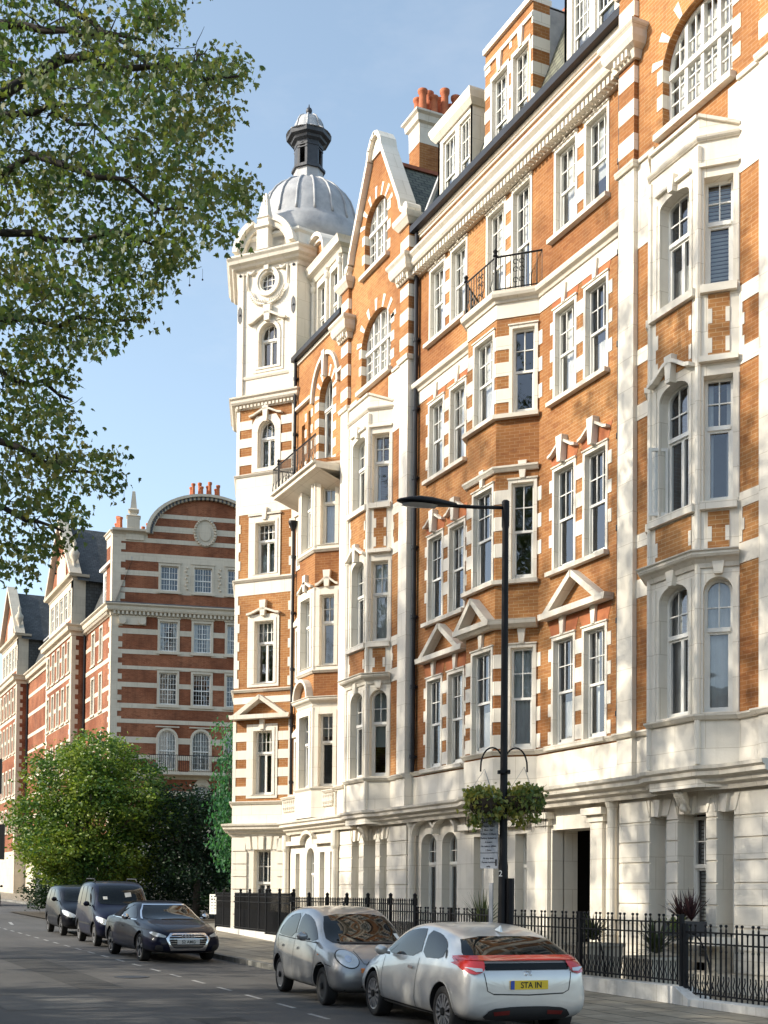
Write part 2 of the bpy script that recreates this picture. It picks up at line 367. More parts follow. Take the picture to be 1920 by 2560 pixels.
# ------------------------------------------------------------------ windows
def opening(u0, u1, z0, zs, rise=0, n=10, full=False):
    """outline counter-clockwise; zs = springing height; rise = height of the arch above it"""
    if rise <= 0: return [(u0, z0), (u1, z0), (u1, zs), (u0, zs)]
    c = (u0 + u1) / 2; a = (u1 - u0) / 2
    return [(u0, z0), (u1, z0)] + [(c + a * math.cos(math.pi * k / n), zs + rise * math.sin(math.pi * k / n)) for k in range(n + 1)]
def arch_z(u, u0, u1, zs, rise):
    if rise <= 0: return zs
    c = (u0 + u1) / 2; a = (u1 - u0) / 2; q = min(1, abs((u - c) / a)); return zs + rise * math.sqrt(max(0, 1 - q * q))
rnd = random.Random(3)
def window(parent, F, u0, u1, z0, zs, rise=0, rev=.14, kind='sash', cols=3, rows=2, lcols=2, trans=.5, cur=None, name='window', glass='glass', fw=.055, glow='room'):
    """frame with bars as one mesh; pane and curtain as sub-parts"""
    w = fw; d = -rev
    mb = MB()
    out = opening(u0, u1, z0, zs, rise); r2 = max(0, rise - w) if rise else 0
    inn = opening(u0 + w, u1 - w, z0 + w * 1.3, zs if rise else zs - w, r2)
    if rise and r2 == 0: inn = opening(u0 + w, u1 - w, z0 + w * 1.3, zs - w * .3, .01)
    mb.ring(F, out, inn, d - .07, d, 0)
    a, b = u0 + w, u1 - w; zt = zs + rise - w
    zm = z0 + (zs + rise - z0) * trans
    def vbar(u, za, zb, t, d0, d1):
        zb = min(zb, arch_z(u, a, b, zs, r2) if rise else zb)
        if zb - za > .03: mb.box(F, u - t / 2, u + t / 2, za, zb, d0, d1)
    g = .022
    if kind == 'sash':
        mb.box(F, a, b, zm - .025, zm + .03, d - .06, d - .012)
        for k in range(1, cols): vbar(a + (b - a) * k / cols, zm + .03, zs + rise, g, d - .045, d - .018)
        for k in range(1, rows):
            z = zm + (zs + rise * .6 - zm) * k / rows; mb.box(F, a, b, z - g / 2, z + g / 2, d - .043, d - .02)
        # lower sash sits behind the upper one
        mb.box(F, a, b, z0 + w * 1.3, z0 + w * 1.3 + .07, d - .075, d - .045)
        mb.box(F, a, a + .035, z0 + w, zm, d - .075, d - .045); mb.box(F, b - .035, b, z0 + w, zm, d - .075, d - .045)
    elif kind == 'casement':
        mb.box(F, a, b, zm - .04, zm + .035, d - .07, d + .03)
        for k in range(1, cols): vbar(a + (b - a) * k / cols, zm + .03, zs + rise, g, d - .05, d - .018)
        for k in range(1, rows):
            z = zm + (zs + rise * .6 - zm) * k / rows; mb.box(F, a, b, z - g / 2, z + g / 2, d - .048, d - .02)
        lt = zm - .04
        for k in range(lcols):
            p, q = a + (b - a) * k / lcols, a + (b - a) * (k + 1) / lcols
            mb.ring(F, opening(p, q, z0 + w, lt), opening(p + .04, q - .04, z0 + w + .05, lt - .04), d - .06, d - .01)
    elif kind == 'grid':      # small panes throughout, with mullions
        mb.box(F, a, b, zm - .035, zm + .035, d - .07, d + .01)
        for k in range(1, cols):
            t = .05 if (cols % 2 == 0 and k == cols // 2) else g
            vbar(a + (b - a) * k / cols, z0 + w, zs + rise, t, d - .05, d - .01)
        for k in range(1, rows):
            for za, zb in ((z0 + w, zm), (zm, zs + rise * .5)):
                z = za + (zb - za) * k / rows; mb.box(F, a, b, z - g / 2, z + g / 2, d - .048, d - .014)
    elif kind == 'mullion':   # big arched studio window: lights between thick mullions
        mb.box(F, a, b, zm - .05, zm + .04, d - .08, d + .05)
        for k in range(1, lcols): vbar(a + (b - a) * k / lcols, z0 + w, zs + rise, .085, d - .07, d + .02)
        for k in range(1, cols * lcols):
            if k % cols: vbar(a + (b - a) * k / (cols * lcols), z0 + w, zs + rise, .025, d - .05, d - .015)
        for k in range(1, rows):
            z = z0 + (zm - z0) * k / rows; mb.box(F, a, b, z - g / 2, z + g / 2, d - .048, d - .014)
        z = zm + (zs + rise - zm) * .45
        if z < zs + rise * .7: mb.box(F, a + .1, b - .1, z - g / 2, z + g / 2, d - .048, d - .014)
    f = mb.build(name, 'paint', parent)
    pm = MB().face(F, inn, d - .052); pm.build('pane', glass, f)
    if cur is None: cur = rnd.choice(['net', 'net', 'sides', 'none', 'blind', 'half'])
    if cur != 'none':
        cm = MB(); dd = d - .16; zt2 = zs + rise * .9
        def folds(p, q, za, zb):
            n = max(2, int((q - p) / .05)); s_ = (q - p) / n
            for k in range(n): cm.add([F.P(p + s_ * k, za, dd - .02 * (k % 2)), F.P(p + s_ * (k + 1), za, dd - .02 * ((k + 1) % 2)), F.P(p + s_ * (k + 1), zb, dd - .02 * ((k + 1) % 2)), F.P(p + s_ * k, zb, dd - .02 * (k % 2))], [(0, 1, 2, 3)])
        W_ = u1 - u0; c = 'curtain'
        if cur == 'net': folds(u0, u1, z0, zt2)
        elif cur == 'sides': folds(u0, u0 + W_ * .27, z0, zt2); folds(u1 - W_ * .27, u1, z0, zt2)
        elif cur == 'left': folds(u0, u0 + W_ * .5, z0, zt2)
        elif cur == 'half': folds(u0, u1, z0, z0 + (zs - z0) * .42)
        elif cur == 'blind': cm.box(F, u0, u1, z0 + (zs + rise - z0) * rnd.choice([.35, .55, .7]), zt2, dd, dd + .01); c = 'blind'
        elif cur == 'slats':
            n = int((zt2 - z0) / .07)
            for k in range(n): cm.box(F, u0 + .05, u1 - .05, z0 + k * .07, z0 + k * .07 + .045, dd, dd + .02)
            c = 'blind'
        cm.build('curtain' if c == 'curtain' else 'window_blind', c, f)
    return f

def quoin_col(mb, F, ua, ub, z0, z1, pitch=.6, h=.29, top=.1, d0=-.02, d1=.02, mi=0):
    """white blocks at a pitch, counted from the top"""
    z = z1 - top
    while z - h > z0:
        mb.box(F, ua, ub, z - h, z, d0, d1, mi); z -= pitch
def toothed(mb, F, ua, z0, z1, w0, w1, side, h=.3, d0=-.01, d1=.02, mi=0):
    """quoin strip whose inner edge steps in and out; side=+1 grows to larger u"""
    z = z1; k = 0
    while z > z0 + .02:
        zb = max(z0, z - h); w = w1 if k % 2 else w0
        mb.box(F, min(ua, ua + side * w), max(ua, ua + side * w), zb, z, d0, d1, mi); z = zb; k += 1
def voussoirs(mb, F, c, zs, a, rise, n, r_out, d1=.02, mi=0, wid=.07):
    """radiating stone blocks round an arch"""
    for k in range(n):
        q = math.pi * (k + .5) / n
        ca, sa = math.cos(q), math.sin(q)
        p = (c + a * ca, zs + rise * sa); o = (c + (a + r_out) * ca, zs + (rise + r_out) * sa)
        tx, tz = -sa, ca
        mb.prism(F, [(p[0] - tx * wid * .7, p[1] - tz * wid * .7), (p[0] + tx * wid * .7, p[1] + tz * wid * .7), (o[0] + tx * wid * 1.25, o[1] + tz * wid * 1.25), (o[0] - tx * wid * 1.25, o[1] - tz * wid * 1.25)], -.01, d1, mi)
CORN = [(0, -.42), (.06, -.42), (.09, -.30), (.16, -.24), (.20, -.20), (.30, -.16), (.34, -.10), (.34, -.04), (.40, 0), (.40, .03), (0, .03)]
def prof(pr, s, z, sz=None):
    sz = sz or s; return [(o * s, z + h * sz) for o, h in pr]
SILL = [(0, -.1), (.05, -.1), (.09, -.05), (.11, -.03), (.11, 0), (0, .01)]
HOODP = [(0, -.14), (.06, -.14), (.14, -.06), (.16, 0), (0, .02)]
def keystone(mb, F, c, z0, z1, wb=.07, wt=.12, d=.07, mi=0):
    mb.prism(F, [(c - wb, z0), (c + wb, z0), (c + wt, z1), (c - wt, z1)], -.01, d, mi)
def wavehood(mb, F, c, w, z, up=.22, t=.07, d=.14, mi=0):
    """swan-necked hood mould"""
    n = 8; lo = []; hi = []
    for k in range(n + 1):
        q = k / n; u = c - w + 2 * w * q; s_ = math.sin(math.pi * q) ** 2
        lo.append((u, z + up * s_)); hi.append((u, z + up * s_ + t))
    for k in range(n):
        mb.prism(F, [lo[k], lo[k + 1], hi[k + 1], hi[k]], -.01, d, mi)
def pediment(mb, F, u0, u1, z, h, t=.13, d=.28, mi=0):
    c = (u0 + u1) / 2; w = (u1 - u0) / 2
    mb.prism(F, [(u0, z - t), (u1, z - t), (u1 + .03, z), (u0 - .03, z)], -.01, d, mi)
    s_ = .34 * w
    for sg in (-1, 1):
        p = [(c + sg * (w - s_), z), (c, z + h), (c, z + h + t * 1.1), (c + sg * (w - s_ + t * 1.9), z)]
        mb.prism(F, p if sg < 0 else p, -.01, d - .02 * (sg > 0), mi)
def text_obj(body, size, mat, parent, loc, rx, rz, extr=.0015, off=.0, align='CENTER', name='lettering', sx=1, world=False):
    t = bpy.data.curves.new(name, 'FONT'); t.body = body; t.size = size; t.align_x = align; t.extrude = extr; t.offset = off
    tmp = bpy.data.objects.new(name, t); me = bpy.data.meshes.new_from_object(tmp); bpy.data.objects.remove(tmp); bpy.data.curves.remove(t)
    me.name = name; me.materials.clear(); me.materials.append(M[mat] if isinstance(mat, str) else mat)
    me.transform(Matrix.Translation(Vector(loc)) @ Matrix.Rotation(rz, 4, 'Z') @ Matrix.Rotation(rx, 4, 'X') @ Matrix.Scale(sx, 4, Vector((1, 0, 0))))
    o = bpy.data.objects.new(name, me); link(o, parent)
    if world: o.matrix_parent_inverse = parent.matrix_basis.inverted()
    return o

# ------------------------------------------------------------------ the gabled houses
ECOR = [(0, 3.56), (.04, 3.56), (.07, 3.64), (.16, 3.68), (.18, 3.74), (.30, 3.79), (.30, 3.86), (.36, 3.90), (.37, 3.96), (0, 4.0)]
GZ = -.35
def bay_path(cx, Yb, hw, ch): return [(cx - hw - ch, Yb), (cx - hw, Yb - ch), (cx + hw, Yb - ch), (cx + hw + ch, Yb)]
def seg_frames(path):
    out = []
    for a, b in zip(path[:-1], path[1:]):
        F = Fr(a[0], a[1], b[0] - a[0], b[1] - a[1]); out.append((F, math.hypot(b[0] - a[0], b[1] - a[1])))
    return out
def drainpipe(name, x, y, z0, z1, parent, r=.055):
    mb = MB(); mb.tube([(x, y, z0), (x, y, z1)], r, 10)
    z = z0 + .4
    while z < z1:
        mb.tube([(x, y, z - .05), (x, y, z + .05)], r * 1.35, 10); mb.wbox(x - .09, x + .09, y, y + .09, z - .02, z + .02); z += 1.85
    return mb.build(name, 'gutter', parent)
def gabled_house(cx, label, first):
    root = thing('gabled_house', label, 'house', (cx, 15, ground_z(cx)), group='houses of the striped brick terrace')
    YP, YB, YF = 14.73, 14.83, 14.33
    L, Rr = cx - 2.27, cx + 2.27
    hw, ch = .68, .5
    FB = front(YB); FP = front(YP)
    br = MB(); st = MB(); wins = []
    bp = bay_path(cx, YB, hw, ch)
    segs = seg_frames(bp)
    rows = [(4.90, 7.00, .28, 'arch'), (8.60, 10.72, .22, 'seg'), (12.42, 14.28, .14, 'seg')]
    # bay walls: stone with brick aprons
    for i, (F, ln) in enumerate(segs):
        a, b = (ln / 2 - .42, ln / 2 + .42) if i == 1 else (ln / 2 - .26, ln / 2 + .24)
        holes = []
        for r, (z0, zs, rise, kd) in enumerate(rows):
            rs = rise if i == 1 else (.26 if r == 0 else 0)
            zz = zs if (i == 1 or r == 0) else zs + rise * .4
            holes.append(opening(a, b, z0, zz, rs))
            cur = ['net', 'blind', 'net', 'sides', 'none', 'half', 'net', 'sides', 'slats'][(i * 3 + r + (0 if first else 4)) % 9]
            wins.append((F, a, b, z0, zz, rs, r, cur, i))
        st.wall(F, [(0, 3.6), (ln, 3.6), (ln, 15.05), (0, 15.05)], [h for h in holes], 0, .26, 0)
        # brick aprons between the floors, toothed
        for (za, zb) in ((7.72, 8.40), (11.10, 12.24)):
            u0, u1 = .17, ln - .17
            br.prism(F, [(u0, za), (u1, za), (u1, zb), (u0, zb)], .0, .012)
            for sd, uu in ((1, u0), (-1, u1)):
                z = zb; k = 0
                while z > za + .05:
                    if k % 2: st.box(F, min(uu, uu + sd * .07), max(uu, uu + sd * .07), max(za, z - .26), z, .0, .018)
                    z -= .26; k += 1
        # sills
        for z0, *_ in rows[1:]: st.box(F, 0.04, ln - .04, z0 - .17, z0 - .03, -.01, .10)
        # panel mouldings round openings
        for h in holes:
            u0, u1 = min(p[0] for p in h), max(p[0] for p in h); zt = max(p[1] for p in h)
            st.box(F, u0 - .10, u0 - .07, h[0][1], zt, -.01, .02); st.box(F, u1 + .07, u1 + .10, h[0][1], zt, -.01, .02)
        if i == 1:
            keystone(st, F, ln / 2, 7.25, 7.62, .07, .13, .09)
            wavehood(st, F, ln / 2, .60, 11.02, .26, .07, .15); keystone(st, F, ln / 2, 10.92, 11.42, .06, .11, .14)
            keystone(st, F, ln / 2, 14.42, 14.72, .06, .1, .1)
            st.box(F, ln / 2 - .5, ln / 2 - .1, 14.55, 14.61, -.01, .07); st.box(F, ln / 2 + .1, ln / 2 + .5, 14.55, 14.61, -.01, .07)
        else:
            keystone(st, F, ln / 2, 7.3, 7.62, .07, .12, .08); st.box(F, 0.02, ln - .02, 11.02, 11.12, -.01, .12)
            st.box(F, 0.02, ln - .02, 14.50, 14.57, -.01, .07)
    # corner posts of the bay
    for (x, y) in bp[1:3]:
        st.lathe((x, y, 0), [(.055, 4.0), (.055, 14.9)], 8)
    # bay cornices and cap
    cor = MB(); cor.sweep(bp, prof(CORN, .62, 7.68, .62)); cor.sweep(bp, prof(HOODP, .5, 15.06, .6))
    cor.sweep(bp, prof(SILL, 1, 4.86)); cor.sweep([(L - .03, YP), (L + .5, YP), (L + .5, YB), (bp[0][0], YB)], prof(SILL, 1, 4.86))
    cor.sweep([(bp[3][0], YB), (Rr - .5, YB), (Rr - .5, YP), (Rr + .03, YP)], prof(SILL, 1, 4.86))
    pe = [(L, YP), (L + .5, YP), (L + .5, YB), (bp[0][0], YB), bp[1], bp[2], (bp[3][0], YB), (Rr - .5, YB), (Rr - .5, YP), (Rr, YP)]
    cor.sweep([(L - .0, YP), (cx - 1.05, YP), (cx - .68, 14.54), (cx + .68, 14.54), (cx + 1.05, YP), (Rr + .0, YP)], ECOR)
    st.add([(L, 15.2, 3.6), (L, YP - .03, 3.6), (cx - 1.05, YP - .03, 3.6), (cx - .68, 14.5, 3.6), (cx + .68, 14.5, 3.6), (cx + 1.05, YP - .03, 3.6), (Rr, YP - .03, 3.6), (Rr, 15.2, 3.6)], [(0, 1, 2, 3, 4, 5, 6, 7)])
    st.wbox(L + .5, bp[0][0], YB, 15.2, 3.6, 4.8); st.wbox(bp[3][0], Rr - .5, YB, 15.2, 3.6, 4.8)
    # raised stone panel crowning the bay: cants up in the middle
    for i, (F, ln) in enumerate(segs):
        top = [(0, 15.0), (ln, 15.0), (ln, 15.42), (0, 15.42)] if i == 1 else ([(0, 15.0), (ln, 15.0), (ln, 15.42), (0, 15.16)] if i == 0 else [(0, 15.0), (ln, 15.0), (ln, 15.16), (0, 15.42)])
        st.prism(F, top, -.25, .0)
        cor.prism(F, [(p[0], p[1]) for p in top[3:] + top[2:3]] + [(top[2][0], top[2][1] + .06), (top[3][0], top[3][1] + .06)], -.25, .06)
    st.add([(cx - hw - ch, YB + .1, 15.1), (cx - hw, YF + .02, 15.36), (cx + hw, YF + .02, 15.36), (cx + hw + ch, YB + .1, 15.1), (cx, YB + .05, 15.55)], [(0, 1, 4), (1, 2, 4), (2, 3, 4)])
    # brick strips either side of the bay
    for a, b in ((L + .5, bp[0][0]), (bp[3][0], Rr - .5)):
        br.wall(FB, [(a, 4.8), (b, 4.8), (b, 14.3), (a, 14.3)], [])
        for zz in ((7.45, 7.80), (8.42, 8.68), (10.92, 11.22), (12.0, 12.3)): st.box(FB, a, b, zz[0], zz[1], -.01, .015)
        for (za, zb) in ((7.80, 8.42), (11.22, 12.0)):
            e, sg = (b, -1) if a < cx else (a, 1)
            z = zb; k = 0
            while z > za + .03: st.box(FB, min(e, e + sg * (.13 if k % 2 else .08)), max(e, e + sg * (.13 if k % 2 else .08)), max(za, z - .2), z, -.01, .017); z -= .2; k += 1
    st.box(FB, L + .5, bp[0][0] + .3, 14.3, 15.96, -.3, .014); st.box(FB, bp[3][0] - .3, Rr - .5, 14.3, 15.96, -.3, .014)
    cor.box(FB, L + .5, cx - 1.2, 15.96, 16.04, -.1, .06); cor.box(FB, cx + 1.15, Rr - .5, 15.96, 16.04, -.1, .06)
    # pilasters
    for a, b in ((L, L + .5), (Rr - .5, Rr)):
        st.wbox(a, b, YP, 15.3, 3.6, 15.95)
        br.wbox(a, b, YP, 15.2, 16.02, 19.6)
        for zt in (17.95, 17.29, 16.61): st.wbox(a - .005, b + .006, YP - .006, 15.21, zt - .33, zt)
        st.wbox(a - .005, b + .006, YP - .006, 15.21, 18.95, 19.25)
        c2 = MB()
        pth = [(a - .0, 15.1), (a, YP), (b, YP), (b, 15.1)]
        cor.sweep(pth, [(0, 15.92), (.05, 15.92), (.07, 16.0), (.07, 16.04), (0, 16.06)])
        cor.sweep([(a - .03, 15.1), (a - .03, YP), (b + .03, YP), (b + .03, 15.1)], [(0, 18.05), (.06, 18.05), (.10, 18.2), (.20, 18.26), (.24, 18.36), (.24, 18.5), (.30, 18.58), (.30, 18.64), (0, 18.66)])
        for k in range(4): cor.wbox(a + .02 + k * .13, a + .09 + k * .13, YP - .16, YP, 18.1, 18.25)
        cor.sweep([(a - .02, 15.15), (a - .02, YP), (b + .02, YP), (b + .02, 15.15)], [(0, 19.55), (.05, 19.55), (.16, 19.7), (.18, 19.78), (.18, 19.84), (0, 19.86)])
        cor.wbox(a + .02, b - .02, YP, 15.15, 19.84, 19.9)
    # wall round the great arched window and the gable
    big = opening(cx - 1.0, cx + .98, 16.2, 17.38, .80, 16); small = opening(cx - .84, cx + .70, 19.52, 20.80, .62, 14)
    gab = [(L + .5, 15.0), (Rr - .5, 15.0), (Rr - .5, 19.7), (cx + 1.95, 19.7), (cx + 1.75, 20.45), (cx + .42, 22.72), (cx - .30, 22.72), (cx - 1.65, 20.45), (cx - 1.85, 19.7), (L + .5, 19.7)]
    br.wall(FB, gab, [big, small], 0, .24)
    voussoirs(st, FB, cx - .01, 17.38, 1.0, .80, 7, .34, .012, wid=.065); voussoirs(st, FB, cx - .07, 20.80, .77, .62, 7, .34, .012, wid=.055)
    quoin_col(st, FB, cx - 1.0 - .16, cx - 1.0 + .006, 16.2, 17.5, .50, .26, .05, -.24, .012); quoin_col(st, FB, cx + .98, cx + .98 + .22, 16.2, 17.7, .50, .26, .05, -.01, .012)
    quoin_col(st, FB, cx - .84 - .17, cx - .84 + .006, 19.5, 20.9, .55, .26, .2, -.24, .012); quoin_col(st, FB, cx + .70, cx + .70 + .2, 19.5, 21.0, .55, .26, .05, -.01, .012)
    cor.box(FB, cx - 1.12, cx + 1.08, 16.06, 16.18, -.02, .14); cor.box(FB, cx - .98, cx + .84, 19.38, 19.5, -.02, .13)
    wins_big = [(cx - 1.0, cx + .98, 16.2, 17.38, .80), (cx - .84, cx + .70, 19.52, 20.80, .62)]
    # coping of the gable
    cop = []
    def cpath(sg):
        b0 = cx + .06
        return [(b0 + sg * 2.12, 19.86), (b0 + sg * 2.02, 20.05), (b0 + sg * 1.80, 20.22), (b0 + sg * 1.72, 20.5), (b0 + sg * .52, 22.62), (b0 + sg * .44, 22.9), (b0 + sg * .24, 23.16), (b0, 23.26)]
    for sg in (-1, 1):
        p = cpath(sg)
        for k in range(len(p) - 1):
            a, b = p[k], p[k + 1]; dx, dz = b[0] - a[0], b[1] - a[1]; l = math.hypot(dx, dz); nx, nz = -dz / l * sg * -1, dx / l * sg * -1
            t = .12
            st.prism(front(15), [a, b, (b[0] - nx * t, b[1] - nz * t), (a[0] - nx * t, a[1] - nz * t)], -.16, .34)
    st.prism(front(15), [(cx - .40, 22.62), (cx + .52, 22.62), (cx + .46, 22.95), (cx + .22, 23.16), (cx + .06, 23.22), (cx - .10, 23.16), (cx - .32, 22.95)], -.1, .22)
    for sg in (-1, 1):    # scrolls on the kneelers
        st.lathe((0, 0, 0), [(0, 0)], 3) if 0 else None
        mbp = [(cx + .06 + sg * (1.98 + .16 * math.cos(q)), 20.06 + .2 * math.sin(q)) for q in [2 * math.pi * k / 10 for k in range(10)]]
        st.prism(front(15), mbp, -.12, .30)
    # ground floor: banded stucco, deep reveals
    FG = front(YB)
    gh = []
    gb = [(L + .55, cx - 1.42), (cx - 1.0, cx - .62), (cx - .32, cx + .52), (cx + .92, cx + 1.22)] if 0 else []
    ops = [(cx - 1.30, cx - .78), (cx - .46, cx + .34), (cx + .62, cx + 1.08)]
    gho = [[(a, .35), (b, .35), (b, 3.2), (a, 3.2)] for a, b in ops]
    st.wall(FG, [(L, GZ - .4), (Rr, GZ - .4), (Rr, 3.6), (L, 3.6)], gho, 0, .42)
    z = .02
    jt = [.38, .77, 1.16, 1.55, 1.94, 2.33, 2.72, 3.10]
    edges = [L] + [e for o in ops for e in o] + [Rr]
    for j in range(0, len(edges), 2):      # raised bands leave channelled joints
        a, b = edges[j], edges[j + 1]
        for q in range(len(jt)):
            zb = jt[q] + .015; zt2 = (jt[q + 1] if q + 1 < len(jt) else 3.52) - .015
            st.box(FG, a + (0.001 if j else 0), b - .001, zb, zt2, -.4, .03)
    for a, b in ops: 
        for sg, e in ((-1, a), (1, b)): st.prism(FG, [(e, 3.2), (e + sg * .05, 3.2), (e + sg * .16, 3.5), (e + sg * .08, 3.5)], .0, .05)
        keystone(st, FG, (a + b) / 2, 3.18, 3.5, .05, .1, .07)
    cn = MB()      # carved console over the middle opening
    c = cx - .06
    cn.tube([(c, YB - .12, 3.2), (c, YB - .2, 3.3), (c, YB - .17, 3.45), (c, YB - .3, 3.56), (c, YB - .28, 3.66)], [.05, .09, .07, .12, .09], 10)
    for k in range(5): cn.tube([(c - .1 + k * .05, YB - .16, 3.24), (c - .1 + k * .05, YB - .30, 3.48), (c - .1 + k * .05, YB - .36, 3.6)], .03, 6)
    bw = br.build('brick_wall', ['brick'], root); sw = st.build('stone_dressing', ['stone'], root); cor.build('cornice', ['stone_old'], root); cn.build('carved_console', ['stone'], root, True)
    # windows
    for (F, a, b, z0, zz, rs, r, cur, i) in wins:
        opened = (first and i == 1 and r == 1)
        window(root, F, a, b, z0, zz, rs, .20, 'casement', 3 if i == 1 else 2, 2, 2 if i == 1 else 1, .60 if r else .62, cur if not opened else 'none')
        if opened:
            lf = MB(); Fo = Fr(F.P(a + .03, 0, -.18)[0], F.P(a + .03, 0, -.18)[1], -.35, -.9)
            lf.ring(Fo, opening(0, .36, z0 + .05, z0 + 1.30), opening(.05, .31, z0 + .11, z0 + 1.24), -.02, .02)
            w_ = lf.build('open_casement', 'paint', root); MB().face(Fo, opening(.05, .31, z0 + .11, z0 + 1.24), 0).build('pane', 'glass', w_)
    for (a, b, z0, zs, rise), nm in zip(wins_big, ('arched_window', 'gable_window')):
        window(root, FB, a, b, z0, zs, rise, .16, 'mullion', 2, 4, 4 if nm[0] == 'a' else 3, .53 if nm[0] == 'a' else .60, 'net', nm)
    for k, (a, b) in enumerate(ops):
        window(root, FG, a, b, .5, 3.16, 0, .34, 'casement', 3 if k == 1 else 2, 2, 2 if k == 1 else 1, .66, 'slats' if k == 1 else 'net', 'ground_window')
    # roof behind the gable
    rf = MB(); y1, zr, ze = 19.0, 22.5, 19.4
    x0, x1 = L - .1, Rr + .1
    rf.add([(x0, 15.1, ze), (cx, 15.1, zr), (cx, y1, zr), (x0, y1, ze), (x1, 15.1, ze), (x1, y1, ze)], [(0, 3, 2, 1), (1, 2, 5, 4)], 0)
    rf.add([(x0, y1, ze), (cx, y1, zr), (x1, y1, ze)], [(0, 1, 2)], 0)
    rf.wbox(cx - .09, cx + .09, 15.1, y1, zr - .03, zr + .07, 1)
    rf.build('roof', ['slate', 'ridge'], root)
    # hidden sides and back so that the house is a solid
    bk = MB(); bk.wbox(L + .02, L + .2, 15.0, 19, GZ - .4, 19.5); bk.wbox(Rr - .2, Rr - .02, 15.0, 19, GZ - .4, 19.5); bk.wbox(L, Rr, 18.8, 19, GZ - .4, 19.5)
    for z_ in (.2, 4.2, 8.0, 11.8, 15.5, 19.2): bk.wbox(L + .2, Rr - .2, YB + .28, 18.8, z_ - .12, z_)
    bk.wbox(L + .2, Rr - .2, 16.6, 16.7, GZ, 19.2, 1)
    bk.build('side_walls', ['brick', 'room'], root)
    return root
gabled_house(-32.48, 'narrow gabled brick house between the domed corner house and the wide brick house', False)
gabled_house(-18.46, 'nearest gabled house with the open casement window, at the right edge beside the long drainpipe', True)

